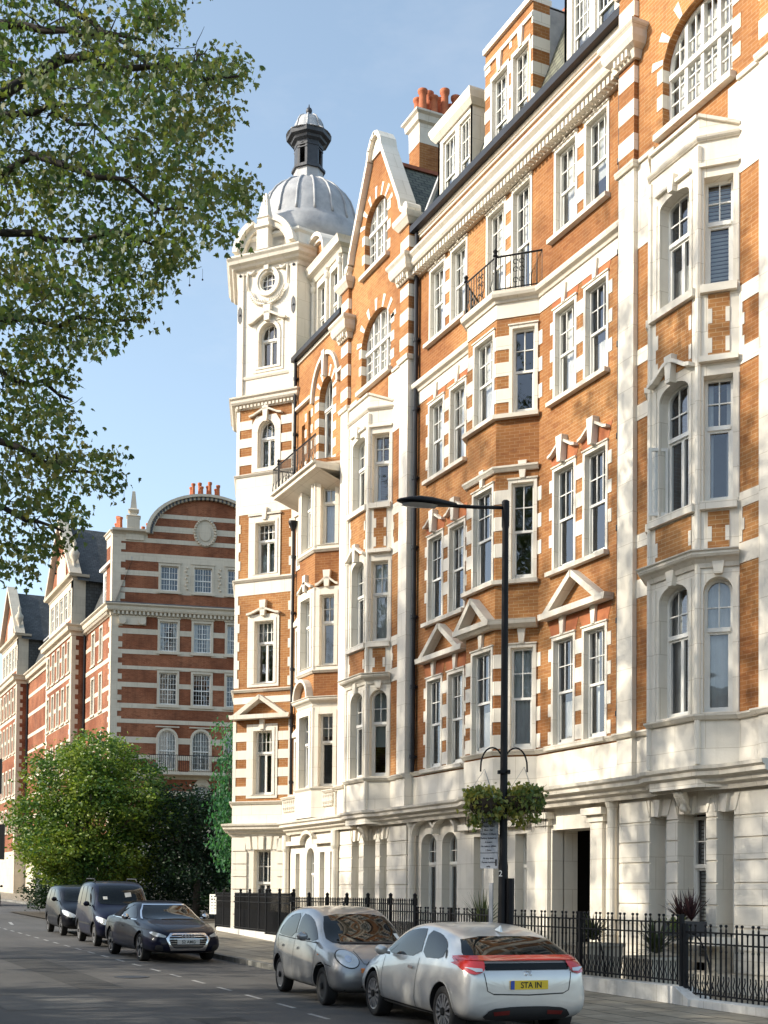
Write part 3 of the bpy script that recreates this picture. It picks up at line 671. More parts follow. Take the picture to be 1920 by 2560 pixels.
# ------------------------------------------------------------------ the wide brick house
def brick_house():
    root = thing('brick_house', 'wide orange brick house with black iron balcony, three triangular pediments and roof dormers', 'house', (-25.5, 15, ground_z(-25.5)), group='houses of the striped brick terrace')
    L, Rr = -30.21, -20.73; Y = 15.0; F = front(Y)
    br = MB(); st = MB(); cor = MB(); W = []
    BX0, BX1, BX2 = -26.10, -24.77, -24.07; YF = 14.3
    bp = [(-26.8, Y), (BX0, YF), (BX1, YF), (BX2, Y)]
    rows = [(4.92, 7.20), (8.72, 10.90), (12.46, 14.40), (16.08, 17.94)]
    lp = [(-29.43, -28.67), (-28.27, -27.50)]; rp = [(-23.43, -22.66), (-22.26, -21.50)]
    curs = iter(['none', 'left', 'half', 'sides', 'none', 'blind', 'none', 'none', 'net', 'net', 'net', 'half', 'net', 'net', 'net', 'blind', 'net', 'sides', 'net', 'net', 'net', 'half', 'none', 'net', 'net', 'none', 'none'])
    for (a, b, pair) in ((L, bp[0][0], lp), (BX2, Rr, rp)):
        hl = [[(u0, z0), (u1, z0), (u1, z1), (u0, z1)] for (u0, u1) in pair for (z0, z1) in rows[:3]]
        br.wall(F, [(a, 4.7), (b, 4.7), (b, 15.2), (a, 15.2)], hl, 0, .2, 0, 1)
    hl = [[(u0, 16.08), (u1, 16.08), (u1, 17.94), (u0, 17.94)] for (u0, u1) in lp + rp] + [[(u0, 15.3), (u1, 15.3), (u1, 17.96), (u0, 17.96)] for (u0, u1) in ((-26.43, -25.65), (-25.25, -24.49))]
    br.wall(F, [(L, 15.2), (Rr, 15.2), (Rr, 19.2), (L, 19.2)], hl, 0, .2, 0, 1)
    for (z0, z1) in rows[:3]:
        for (u0, u1) in lp + rp: W.append((F, u0, u1, z0, z1, 3, 2))
    for (u0, u1) in lp + rp: W.append((F, u0, u1, 16.08, 17.94, 3, 2))
    for (u0, u1) in ((-26.43, -25.65), (-25.25, -24.49)): W.append((F, u0, u1, 15.3, 17.96, 3, 3))
    def dress(F, u0, u1, z0, z1, key=True, gauged=True):
        t = .07      # architrave
        for a, b in ((u0 - t, u0 + .006), (u1 - .006, u1 + t)): st.box(F, a, b, z0, z1 + t, -.18, .022)
        st.box(F, u0 + .006, u1 - .006, z1 - .006, z1 + t, -.178, .024); st.box(F, u0 - t - .02, u1 + t + .02, z1 + t, z1 + t + .03, -.01, .05)
        if key: keystone(st, F, (u0 + u1) / 2, z1 + t + .02, z1 + .48, .055, .10, .07)
    def pairdress(F, pair, z0, z1, blocks=True, key=True):
        (a0, a1), (b0, b1) = pair
        for p in pair: dress(F, *p, z0, z1, key)
        if blocks:
            quoin_col(st, F, a1 + .07, b0 - .07, z0, z1, .60, .31, .12, -.01, .014)
            quoin_col(st, F, a0 - .20, a0 - .07, z0, z1, .60, .27, .16, -.01, .014); quoin_col(st, F, b1 + .07, b1 + .20, z0, z1, .60, .27, .16, -.01, .014)
        MB().box(F, a0 - .19, b1 + .10, z0 - .10, z0 - .005, -.19, .13).build('window_sill', 'stone_old', root)
    for pair in (lp, rp):
        for r, (z0, z1) in enumerate(rows): 
            if r == 3:
                (a0, a1), (b0, b1) = pair
                for p in pair: dress(F, *p, z0, z1)
                quoin_col(st, F, a1 + .07, b0 - .07, z0, z1, .60, .31, .02, -.01, .014); MB().box(F, a0 - .19, b1 + .10, z0 - .10, z0 - .005, -.19, .13).build('window_sill', 'stone_old', root)
            else: pairdress(F, pair, z0, z1)
        (a0, a1), (b0, b1) = pair
        # rubbed brick lintels
        gz = rows
        for c_ in ((a0 + a1) / 2, (b0 + b1) / 2): hm = MB(); wavehood(hm, F, c_, .52, 11.2, .22, .06, .12); hm.build('hood_mould', 'stone_old', root)
        keystone(st, F, (a0 + a1) / 2, 11.0, 11.56, .06, .12, .16); keystone(st, F, (b0 + b1) / 2, 11.0, 11.56, .06, .12, .16)
        c = (a0 + b1) / 2
        pm_ = MB(); pediment(pm_, F, c - 1.24, c + 1.22, 7.80, .58, .13, .24); pm_.build('pediment', 'stone_old', root)
    for p in ((-26.43, -25.65), (-25.25, -24.49)): dress(F, *p, 15.3, 17.96)
    quoin_col(st, F, -25.58, -25.32, 15.3, 17.96, .60, .31, .02, -.01, .014)
    # white band and string course, running round the bay
    band = MB()
    full = [(L, Y)] + bp + [(Rr, Y)]
    st.sweep(full, [(0, 14.66), (.02, 14.66), (.02, 15.02), (0, 15.02)], caps=False)
    cor.sweep(full, [(0, 15.0), (.06, 15.0), (.08, 15.06), (.16, 15.10), (.18, 15.16), (.18, 15.21), (0, 15.23)])
    cor.sweep(full, prof(SILL, 1.0, 4.90))
    # bay
    for i, (Fb, ln) in enumerate(seg_frames(bp)):
        a, b = (.33, 1.19) if i == 1 else (.36, .88)
        if i == 0: a, b = ln - .88, ln - .36
        hs = [[(a, z0), (b, z0), (b, z1), (a, z1)] for (z0, z1) in rows[:3]]
        br.wall(Fb, [(0, 4.7), (ln, 4.7), (ln, 15.1), (0, 15.1)], hs, 0, .2, 0, 1)
        for r, (z0, z1) in enumerate(rows[:3]):
            W.append((Fb, a, b, z0, z1, 3 if i == 1 else 2, 2)); dress(Fb, a, b, z0, z1, key=(r != 2))
            quoin_col(st, Fb, 0, a - .07, z0, z1, .60, .31, .14, -.01, .014); quoin_col(st, Fb, b + .07, ln + (.0), z0, z1, .60, .31, .14, -.01, .014)
    quoin_col(st, F, BX2, BX2 + .12, 4.9, 7.2, .60, .31, .14, -.01, .014); quoin_col(st, F, BX2, BX2 + .12, 8.7, 10.9, .60, .31, .14, -.01, .014); quoin_col(st, F, BX2, BX2 + .12, 12.46, 14.4, .60, .31, .14, -.01, .014)
    for z in (8.62, 12.36): cor.sweep(bp, [(0, z), (.13, z), (.13, z + .095), (0, z + .095)])
    cor.sweep(bp, [(0, 7.62), (.14, 7.62), (.24, 7.70), (.26, 7.80), (0, 7.82)]); cor.sweep(bp, [(0, 11.16), (.06, 11.16), (.12, 11.24), (.12, 11.28), (0, 11.28)])
    Fb = front(YF); pediment(cor, Fb, BX0 - .2, BX1 + .1, 7.82, .50, .12, .26)
    # main cornice with dentils, parapet and gutter
    cor.sweep([(L - .1, Y), (Rr + .1, Y)], [(0, 18.08), (.10, 18.08), (.14, 18.22), (.30, 18.28), (.34, 18.34), (.34, 18.46), (.42, 18.54), (.42, 18.60), (0, 18.62)])
    for k in range(62): cor.wbox(L + .06 + k * .152, L + .15 + k * .152, Y - .26, Y, 18.10, 18.24)
    gt = MB(); gt.wbox(L - .12, Rr - .02, Y - .26, Y - .09, 19.30, 19.47); gt.wbox(L - .1, Rr, Y - .09, Y + .2, 19.40, 19.45)
    gt.build('gutter', 'gutter', root)
    st.wbox(L, Rr, Y - .09, Y + .1, 19.2, 19.34); st.wbox(L, Rr, Y - .05, Y + .1, 19.14, 19.2)
    st.sweep(full, [(0, 3.9), (.03, 3.9), (.03, 4.76), (0, 4.76)], caps=False)
    cor.sweep([(L, 14.74), (-26.65, 14.74), (BX0, 14.52), (BX1, 14.52), (-24.22, 14.74), (Rr, 14.74)], ECOR)
    st.add([(L, 15.2, 3.6), (L, 14.7, 3.6), (-26.65, 14.7, 3.6), (BX0, 14.48, 3.6), (BX1, 14.48, 3.6), (-24.22, 14.7, 3.6), (Rr, 14.7, 3.6), (Rr, 15.2, 3.6)], [(0, 1, 2, 3, 4, 5, 6, 7)])
    # ground floor
    G = front(Y); gw = []
    o1 = [opening(-29.72, -28.88, .3, 2.95, .30, 12), opening(-28.56, -27.76, .3, 2.95, .30, 12)]
    o2 = [opening(-26.92, -26.42, .3, 3.08), opening(-25.98, -25.42, .3, 2.9, .2), opening(-25.0, -24.5, .3, 3.08)]
    door = [(-23.45, GZ), (-21.98, GZ), (-21.98, 3.1), (-23.45, 3.1)]
    st.wall(G, [(L, GZ - .4), (Rr, GZ - .4), (Rr, 3.9), (L, 3.9)], o1 + o2 + [door], 0, .3)
    # porch passage
    pm = MB(); pm.wbox(-23.6, -23.45, 15.28, 15.65, GZ - .4, 3.2); pm.wbox(-21.98, -21.85, 15.28, 15.65, GZ - .4, 3.2); pm.wbox(-23.6, -21.85, 15.28, 15.65, 3.1, 3.3); pm.wbox(-23.6, -21.85, 15.0, 18.6, GZ - .4, GZ)
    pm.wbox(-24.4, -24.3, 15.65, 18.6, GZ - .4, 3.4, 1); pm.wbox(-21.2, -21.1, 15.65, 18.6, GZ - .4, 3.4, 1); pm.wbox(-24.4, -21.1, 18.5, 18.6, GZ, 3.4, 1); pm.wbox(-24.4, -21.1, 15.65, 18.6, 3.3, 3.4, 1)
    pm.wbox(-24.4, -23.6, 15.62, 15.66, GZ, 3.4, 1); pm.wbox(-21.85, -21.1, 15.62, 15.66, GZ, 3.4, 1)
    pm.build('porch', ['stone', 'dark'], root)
    dm = MB(); dm.wbox(-23.2, -22.2, 18.38, 18.48, GZ, 2.35); dr = dm.build('entrance_door', plain('varnished_door', (.20, .07, .025), None, 4, .4), root)
    MB().wbox(-22.95, -22.45, 18.36, 18.38, .7, 2.1).build('door_glass', 'glass', dr)
    hd = MB()
    for c in (-29.30, -28.16):
        pts = [(c + .60 * math.cos(math.pi * k / 10), 3.22 + .36 * math.sin(math.pi * k / 10)) for k in range(11)]
        for k in range(10): hd.prism(G, [pts[k], pts[k + 1], (pts[k + 1][0], pts[k + 1][1] + .09), (pts[k][0], pts[k][1] + .09)], -.01, .20)
    for a, b in ((-27.42, -26.2), (-25.35, -24.35)): hd.box(G, a, b, 3.24, 3.38, -.01, .18)
    pts = [(-25.78 + .44 * math.cos(math.pi * k / 8), 3.22 + .30 * math.sin(math.pi * k / 8)) for k in range(9)]
    for k in range(8): hd.prism(G, [pts[k], pts[k + 1], (pts[k + 1][0], pts[k + 1][1] + .1), (pts[k][0], pts[k][1] + .1)], -.01, .18)
    for a, b in ((-24.1, -23.44), (-21.98, -21.4)):
        hd.box(G, a - .08, b + .08, 3.34, 3.48, -.01, .22); hd.box(G, a, b, 3.2, 3.34, -.01, .12); st.box(G, a + .08, b - .08, GZ, 3.2, -.01, .08)
    hd.box(G, -23.5, -21.9, 3.56, 3.62, -.01, .1)
    hd.build('hood_mould', 'stone', root)
    for x in (-30.0, -21.05): st.lathe((x, 14.86, 0), [(.13, GZ), (.13, .9), (.16, .92), (.16, 1.0), (.10, 1.05), (.095, 3.4), (.15, 3.55), (.15, 3.75)], 12)
    for (u0, u1, zs, rs, lc) in ((-29.72, -28.88, 2.95, .30, 2), (-28.56, -27.76, 2.95, .30, 2), (-26.92, -26.42, 3.08, 0, 1), (-25.98, -25.42, 2.9, .2, 1), (-25.0, -24.5, 3.08, 0, 1)):
        window(root, G, u0, u1, .3, zs, rs, .22, 'casement', 3 if lc == 2 else 2, 2, lc, .74, 'net' if lc == 1 else 'sides', 'ground_window')
    b1 = br.build('brick_wall', ['brick', 'stone'], root); st.build('stone_dressing', 'stone', root); cor.build('cornice', 'stone_old', root)
    for pair in (lp, rp):
        for (u0, u1) in pair:
            for (z0, z1) in rows: MB().prism(F, [(u0 - .08, z1 + .10), (u1 + .08, z1 + .10), (u1 + .22, z1 + .43), (u0 - .22, z1 + .43)], -.01, .008).build('rubbed_brick_lintel', 'gauged', root)
    for (u0, u1) in ((-26.43, -25.65), (-25.25, -24.49)): MB().prism(F, [(u0 - .08, 18.04), (u1 + .08, 18.04), (u1 + .1, 18.08), (u0 - .1, 18.08)], -.01, .008).build('rubbed_brick_lintel', 'gauged', root)
    for k, (Fw, u0, u1, z0, z1, c, r) in enumerate(W):
        cur = next(curs, 'net'); window(root, Fw, u0, u1, z0, z1, 0, .09, 'sash', c, r, 1, .5, cur)
    # balcony over the bay
    bal = MB(); o = .14
    bp2 = [(-26.95, Y), (BX0 - .06, YF - o), (BX1 + .06, YF - o), (BX2 + .15, Y)]
    bal.prism(WX, [(0, 0), (0, 0), (0, 0)], 0, 0) if 0 else None
    bal.add([(x, y, 15.22) for x, y in bp2] + [(x, y, 15.26) for x, y in bp2], [(3, 2, 1, 0), (4, 5, 6, 7), (0, 1, 5, 4), (1, 2, 6, 5), (2, 3, 7, 6)])
    bo = bal.build('balcony', 'stone_old', root)
    railing(bo, [(-26.85, Y), (BX0 - .02, YF - .06), (BX1 + .02, YF - .06), (BX2 + .08, Y)], 15.26, .80, .115, knobs=[(BX0 - .02, YF - .06), (BX1 + .02, YF - .06)])
    # drainpipe
    drainpipe('drainpipe', -30.08, 14.90, 4.9, 19.3, root, .06); drainpipe('drainpipe', -20.86, 14.88, 4.9, 19.3, root, .06)
    # mansard roof
    rf = MB(); rf.add([(L, 15.12, 19.36), (Rr, 15.12, 19.36), (Rr, 16.35, 22.6), (L, 16.35, 22.6), (Rr, 19.0, 23.2), (L, 19.0, 23.2), (L, 19, 19.4), (Rr, 19, 19.4)], [(0, 1, 2, 3), (3, 2, 4, 5), (5, 4, 7, 6), (0, 3, 5, 6), (1, 7, 4, 2)], 0)
    rf.wbox(L, Rr, 16.28, 16.42, 22.58, 22.68, 1); rf.wbox(L - .08, L + .06, 15.0, 16.4, 19.3, 19.5, 2)
    rf.add([(L - .04, 15.05, 19.4), (L + .1, 15.05, 19.4), (L + .1, 16.3, 22.7), (L - .04, 16.3, 22.7), (L - .04, 15.0, 19.5), (L + .1, 15.0, 19.5), (L + .1, 16.25, 22.8), (L - .04, 16.25, 22.8)], [(4, 5, 6, 7), (0, 4, 7, 3), (1, 2, 6, 5), (0, 1, 5, 4)], 2)
    rf.build('roof', ['slate', 'ridge', 'lead'], root)
    # left dormer
    Yd = 15.3; FD = front(Yd)
    d1 = MB(); x0, x1 = -29.66, -27.80
    d1.wall(FD, [(x0, 19.3), (x1, 19.3), (x1, 21.6), (x0, 21.6)], [opening(-29.40, -28.70, 19.6, 21.45), opening(-28.50, -27.92, 19.6, 21.45)], 0, .15)
    d1.wbox(x0, x0 + .1, Yd, 16.6, 19.3, 21.6); d1.wbox(x1 - .1, x1, Yd, 16.6, 19.3, 21.6)
    d1.sweep([(x0, 16.8), (x0, Yd), (x1, Yd), (x1, 16.8)], [(-.4, 21.58), (.05, 21.58), (.14, 21.70), (.20, 21.86), (.20, 21.92), (-.4, 21.96)])
    d1.wbox(x0 - .1, x1 + .1, Yd, 16.8, 21.9, 21.95)
    dd = d1.build('dormer', 'stone', root)
    window(dd, FD, -29.40, -28.70, 19.6, 21.45, 0, .06, 'sash', 3, 2, 1, .45, 'net'); window(dd, FD, -28.50, -27.92, 19.6, 21.45, 0, .06, 'sash', 3, 2, 1, .45, 'net')
    # brick gable dormer
    d2 = MB(); x0, x1 = -27.15, -24.92
    d2.wall(FD, [(x0, 19.2), (x1, 19.2), (x1, 22.42), (x0, 22.42)], [opening(-26.79, -26.05, 19.5, 21.58), opening(-25.80, -25.07, 19.5, 21.58)], 0, .16, 0, 1)
    d2.wbox(x0, x0 + .25, Yd + .01, 15.75, 19.2, 22.42); d2.wbox(x1 - .25, x1, Yd + .01, 15.75, 19.2, 22.42); d2.wbox(x0, x1, Yd - .08, 15.8, 22.42, 22.56, 1)
    for zt in (22.2, 21.6, 21.0, 20.4, 19.85):
        for a, b in ((x0 - .006, x0 + .26), (x1 - .05, x1 + .006), (-25.98, -25.87)): d2.wbox(a, b, Yd - .012, 15.76 if b > x1 - .1 or a < x0 else Yd + .05, zt - .3, zt, 1)
    d2.wbox(x0, x1, Yd - .04, Yd, 22.06, 22.16, 1)
    for c in (-26.42, -25.43): keystone(d2, FD, c, 21.62, 22.08, .06, .11, .06, 1)
    for a, b in ((-26.86, -26.784), (-26.056, -25.98), (-25.87, -25.794), (-25.076, -25.0)): d2.box(FD, a, b, 19.4, 21.66, -.15, .02, 1)
    d2.box(FD, -26.86, -25.98, 21.574, 21.68, -.149, .03, 1); d2.box(FD, -25.87, -25.0, 21.574, 21.68, -.149, .03, 1)
    for x, sg in ((x0, -1), (x1, 1)):
        d2.prism(FD, [(x, 19.3), (x + sg * .26, 19.3), (x + sg * .28, 19.55), (x + sg * .14, 19.75), (x + sg * .16, 20.0), (x + sg * .06, 20.2), (x, 20.25)], -.35, .0, 1)
    d2.wbox(x1 - .03, x1 + .0, 15.75, 16.9, 19.3, 22.4, 2); d2.wbox(x0, x0 + .03, 15.75, 16.9, 19.3, 22.4, 2); d2.wbox(x0, x1, 15.75, 17.0, 22.36, 22.42, 2)
    dd = d2.build('dormer', ['brick', 'stone', 'lead'], root)
    window(dd, FD, -26.79, -26.05, 19.5, 21.58, 0, .08, 'sash', 3, 3, 1, .45, 'net'); window(dd, FD, -25.80, -25.07, 19.5, 21.58, 0, .08, 'sash', 3, 3, 1, .45, 'net')
    # right dormer
    d3 = MB(); x0, x1 = -23.60, -21.40
    d3.wall(FD, [(x0, 19.3), (x1, 19.3), (x1, 21.8), (x0, 21.8)], [opening(-23.32, -22.62, 19.6, 21.6), opening(-22.42, -21.70, 19.6, 21.6)], 0, .15)
    d3.wbox(x0, x0 + .1, Yd, 16.6, 19.3, 21.8); d3.wbox(x1 - .1, x1, Yd, 16.6, 19.3, 21.8); d3.wbox(x0 - .1, x1 + .1, Yd - .15, 16.8, 21.8, 21.95)
    dd = d3.build('dormer', 'stone', root)
    window(dd, FD, -23.32, -22.62, 19.6, 21.6, 0, .06, 'sash', 4, 3, 1, .45, 'net'); window(dd, FD, -22.42, -21.70, 19.6, 21.6, 0, .06, 'sash', 4, 3, 1, .45, 'none')
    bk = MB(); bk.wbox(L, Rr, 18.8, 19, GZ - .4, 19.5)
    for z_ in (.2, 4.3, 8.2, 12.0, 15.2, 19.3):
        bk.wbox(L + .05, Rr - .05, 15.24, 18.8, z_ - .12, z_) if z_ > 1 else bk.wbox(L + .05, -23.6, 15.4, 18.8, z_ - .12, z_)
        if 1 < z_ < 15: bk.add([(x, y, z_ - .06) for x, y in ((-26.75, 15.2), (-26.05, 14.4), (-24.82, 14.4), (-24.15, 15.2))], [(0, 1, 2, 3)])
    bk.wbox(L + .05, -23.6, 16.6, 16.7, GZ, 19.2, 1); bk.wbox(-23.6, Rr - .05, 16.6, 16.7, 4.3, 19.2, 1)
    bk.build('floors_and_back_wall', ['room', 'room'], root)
    return root

def railing(parent, path, z0, h, step, r=.011, knobs=(), name='iron_railing', wave=True):
    mb = MB(); P = [Vector((x, y, 0)) for x, y in path]
    mb.tube([(p.x, p.y, z0 + h) for p in P], .022, 6); mb.tube([(p.x, p.y, z0 + .06) for p in P], .014, 6)
    for a, b in zip(P[:-1], P[1:]):
        l = (b - a).length; n = max(1, int(l / step))
        nn = Vector(((b - a).y, -(b - a).x, 0)).normalized()
        for k in range(n + 1):
            p = a.lerp(b, k / n)
            if wave and k % 3 == 1: mb.tube([(p.x, p.y, z0), (p.x + nn.x * .05, p.y + nn.y * .05, z0 + h * .16), (p.x - nn.x * 0, p.y, z0 + h * .42), (p.x, p.y, z0 + h)], r, 5)
            else: mb.tube([(p.x, p.y, z0), (p.x, p.y, z0 + h)], r, 5)
        if wave:     # scrolled panel in the middle of each run
            mid = (a + b) / 2; t = (b - a).normalized()
            for s_ in (-1, 1):
                for zz in (.28, .58, .8):
                    c = mid + t * (s_ * .07)
                    mb.tube([(c.x + t.x * .055 * math.cos(q), c.y + t.y * .055 * math.cos(q), z0 + h * zz + .055 * math.sin(q)) for q in [k * math.pi / 4 for k in range(8)]], .010, 4)
    for (x, y) in knobs:
        mb.lathe((x, y, z0), [(.03, 0), (.03, h), (.06, h + .03), (.035, h + .08), (.06, h + .14), (.01, h + .2)], 8)
    return mb.build(name, 'iron', parent)
brick_house()
# ------------------------------------------------------------------ the corner house with its tower
def corner_house():
    root = thing('corner_house', 'corner house with white stucco tower under a ribbed lead dome and black lantern', 'house', (-39, 15, ground_z(-39)), group='houses of the striped brick terrace')
    br = MB(); st = MB(); cor = MB(); W = []
    L, Rr, Y = -39.12, -34.75, 15.0; F = front(Y)
    # --- the set-back front between tower and gabled house
    bp = [(-37.75, Y), (-37.12, 14.4), (-35.85, 14.4), (-35.25, Y)]
    rows = [(4.90, 7.10), (8.56, 10.72), (12.24, 14.36)]
    sl = (-38.85, -38.40)
    for a, b in ((L, bp[0][0]), (bp[3][0], Rr)):
        hl = [[(sl[0], z0 + .1), (sl[1], z0 + .1), (sl[1], z1 - .5), (sl[0], z1 - .5)] for z0, z1 in rows] if a == L else []
        br.wall(F, [(a, 4.7), (b, 4.7), (b, 14.4), (a, 14.4)], hl, 0, .2, 0, 1)
        if hl:
            for z0, z1 in rows:
                W.append((F, sl[0], sl[1], z0 + .1, z1 - .5, 0, 2, 1)); st.ring(F, opening(sl[0] - .14, sl[1] + .14, z0 - .02, z1 - .36), opening(sl[0] + .004, sl[1] - .004, z0 + .104, z1 - .504), -.05, .03)
                cor.prism(F, [(sl[0] - .18, z1 - .36), (sl[1] + .18, z1 - .36), (sl[1] + .1, z1 - .22), ((sl[0] + sl[1]) / 2, z1 - .1), (sl[0] - .1, z1 - .22)], -.01, .1)
    for i, (Fb, ln) in enumerate(seg_frames(bp)):
        a, b = (ln / 2 - .40, ln / 2 + .40) if i == 1 else (ln / 2 - .24, ln / 2 + .24)
        hs = [[(a, z0), (b, z0), (b, z1), (a, z1)] for z0, z1 in rows]
        br.wall(Fb, [(0, 4.7), (ln, 4.7), (ln, 14.9), (0, 14.9)], hs, 0, .24, 0, 1)
        for r, (z0, z1) in enumerate(rows):
            W.append((Fb, a, b, z0, z1, 0, 3 if i == 1 else 2, 2 if i == 1 else 1))
            st.wall(Fb, [(0, z0 - .12), (ln, z0 - .12), (ln, z1 + .24), (0, z1 + .24)], [hs[r]], .03, .05)
            st.ring(Fb, opening(a - .12, b + .12, z0, z1 + .12), opening(a + .004, b - .004, z0 + .01, z1 - .004), -.1, .06)
        for zz in (11.0,): wavehood(cor, Fb, ln / 2, min(.55, ln / 2 - .05), 10.98, .2, .07, .12); keystone(st, Fb, ln / 2, 10.95, 11.45, .07, .12, .12)
    for (x, y) in bp[1:3]: st.lathe((x, y, 0), [(.06, 4.8), (.06, 7.3)], 8); st.lathe((x, y, 0), [(.06, 8.4), (.06, 10.95)], 8); st.lathe((x, y, 0), [(.06, 12.1), (.06, 14.6)], 8)
    for z in (8.44, 12.12): cor.sweep(bp, prof(SILL, .9, z))
    cor.sweep(bp, prof(HOODP, .9, 14.72)); cor.sweep([(L, Y)] + bp + [(Rr, Y)], prof(SILL, 1, 4.88))
    cor.sweep(bp, prof(CORN, .55, 7.60, .6))
    for a, b in ((L, bp[0][0]), (bp[3][0], Rr)): st.box(F, a, b, 14.0, 14.4, -.01, .03)
    # segmental pediment over the first-floor window
    for i, (Fb, ln) in enumerate(seg_frames(bp)):
        if i != 1: continue
        for k in range(12):
            q0, q1 = math.pi * k / 12, math.pi * (k + 1) / 12; c = ln / 2; R1, R2, ry = .60, .50, .62
            cor.prism(Fb, [(c + R1 * math.cos(q0), 7.62 + ry * math.sin(q0)), (c + R1 * math.cos(q1), 7.62 + ry * math.sin(q1)), (c + R2 * math.cos(q1), 7.62 + (ry - .1) * math.sin(q1)), (c + R2 * math.cos(q0), 7.62 + (ry - .1) * math.sin(q0))], -.01, .22)
    # upper wall with the arched balcony door
    zs, a0, a1, rise = 17.2, -37.14, -36.0, .60
    n1 = (-38.62, -38.32); n2 = (-38.05, -37.80)
    br.wall(F, [(L, 14.4), (Rr, 14.4), (Rr, 19.1), (L, 19.1)], [opening(a0, a1, 14.75, zs, rise, 14), opening(*n1, 14.75, 16.9), opening(*n2, 14.75, 17.2)], 0, .26)
    W.append((F, n1[0], n1[1], 14.75, 16.9, 0, 2, 1)); W.append((F, n2[0], n2[1], 14.75, 17.2, 0, 2, 1))
    voussoirs(st, F, (a0 + a1) / 2, zs, .57, rise, 7, .34, .012, wid=.055)
    for e0, e1 in ((a0 - .32, a0 + .006), (a1 - .006, a1 + .26), (n2[1] - .006, n2[1] + .14), (n1[1] - .006, n1[1] + .14)): quoin_col(st, F, e0, e1, 14.75, 17.25, .52, .26, .05, -.24, .012)
    c = (a0 + a1) / 2
    for k in range(14):
        q0, q1 = math.pi * k / 14, math.pi * (k + 1) / 14; R1, R2 = 1.12, 1.00; r1, r2 = 1.28, 1.16
        cor.prism(F, [(c + R1 * math.cos(q0), zs + .1 + r1 * math.sin(q0)), (c + R1 * math.cos(q1), zs + .1 + r1 * math.sin(q1)), (c + R2 * math.cos(q1), zs + .1 + r2 * math.sin(q1)), (c + R2 * math.cos(q0), zs + .1 + r2 * math.sin(q0))], -.01, .10)
    keystone(st, F, c, zs + .62, zs + 1.42, .06, .11, .14)
    cor.box(F, L, c - 1.1, zs + .30, zs + .40, -.01, .12); cor.box(F, c + 1.1, Rr, zs + .30, zs + .40, -.01, .12)
    gt = MB(); gt.wbox(L + .0, Rr - .3, Y - .22, Y - .06, 19.16, 19.32); gt.wbox(L, Rr, Y - .06, Y + .2, 19.2, 19.24); gt.build('gutter', 'gutter', root)
    st.wbox(L + .1, Rr, Y - .06, Y + .1, 19.04, 19.15)
    # apron with balusters, string courses
    st.wbox(L, Rr, 14.66, 15.2, 4.0, 4.72); cor.sweep([(L, 14.66), (Rr, 14.66)], prof(SILL, .8, 4.78))
    st.sweep([(bp[0][0] - .1, Y)] + [(-37.15, 14.36), (-35.82, 14.36)] + [(bp[3][0] + .1, Y)], [(0, 3.98), (.02, 3.98), (.02, 4.78), (0, 4.78)], caps=False)
    bl = MB()
    for a, b in ((-38.95, -37.45), (-35.8, -34.8)):
        bl.wbox(a, b, 14.635, 14.67, 4.28, 4.30); n = 9 if a < -37 else 8
        for k in range(n):
            x = a + (b - a) * (k + .5) / n; yy = 14.62 if a < -37 else 14.62
            bl.lathe((x, yy, 4.30), [(.045, 0), (.045, .03), (.03, .05), (.055, .14), (.03, .27), (.045, .33), (.045, .36)], 8)
    bl.build('balustrade', 'stone', root)
    cor.sweep([(L + .3, 14.75), (Rr + .02, 14.75)], ECOR)
    FG = front(14.82); go = [opening(-39.06, -38.78, .4, 2.95), opening(-38.28, -37.92, .4, 2.95), opening(-37.34, -36.68, .4, 2.78, .32, 12), opening(-36.24, -35.86, .4, 2.95), opening(-35.42, -35.02, .4, 2.95)]
    st.wall(FG, [(L + .1, GZ - .4), (Rr, GZ - .4), (Rr, 3.62), (L + .1, 3.62)], go, 0, .26)
    for a, b in ((L + .1, -37.5), (-36.5, Rr)): cor.box(FG, a, b, 3.2, 3.34, -.01, .16)
    pts = [(-37.0 + .52 * math.cos(math.pi * k / 10), 3.22 + .32 * math.sin(math.pi * k / 10)) for k in range(11)]
    for k in range(10): cor.prism(FG, [pts[k], pts[k + 1], (pts[k + 1][0], pts[k + 1][1] + .11), (pts[k][0], pts[k][1] + .11)], -.01, .17)
    for x in (L + .25, Rr - .05): st.lathe((x, 14.72, 0), [(.12, GZ), (.10, 3.0), (.14, 3.1), (.14, 3.55)], 12)
    for h in go:
        mw = h[1][0] - h[0][0] > .5
        window(root, FG, h[0][0], h[1][0], .4, h[2][1], .32 if mw else 0, .18, 'casement', 3 if mw else 2, 2, 1, .70, 'net', 'ground_window')
    # --- balcony
    bm = MB(); X0, X1, Yf = -38.45, -34.78, 13.92
    bm.prism(WX, [(X0, 14.40), (X1, 14.40), (X1, 14.47), (X0, 14.47)], -Y, -Yf + .06)
    bm.wbox(X0 + .06, X1, Yf + .03, Y, 14.27, 14.40)
    bm.add([(X0 + .1, Yf + .1, 14.27), (X1, Yf + .1, 14.27), (X1, Y, 13.9), (X0 + .1, Y, 13.9)], [(3, 2, 1, 0)])
    bm.add([(X0 + .1, Yf + .1, 14.27), (X0 + .1, Y, 13.9), (X0 + .1, Y, 14.27)], [(0, 1, 2)])
    bo = bm.build('balcony', 'stone_old', root)
    railing(bo, [(X0 + .05, Y - .02), (X0 + .05, Yf + .03), (X1, Yf + .03)], 14.47, .78, .10, knobs=[(-37.9, Yf + .03), (-36.5, Yf + .03)])
    # --- dormer with the arched pediment
    Yd = 15.6; FD = front(Yd); x0, x1 = -39.25, -36.75
    d = MB(); w1, w2 = (-38.86, -38.12), (-37.76, -37.06)
    d.wall(FD, [(x0, 19.2), (x1, 19.2), (x1, 22.0), (x0, 22.0)], [opening(*w1, 19.5, 21.72), opening(*w2, 19.5, 21.72)], 0, .25)
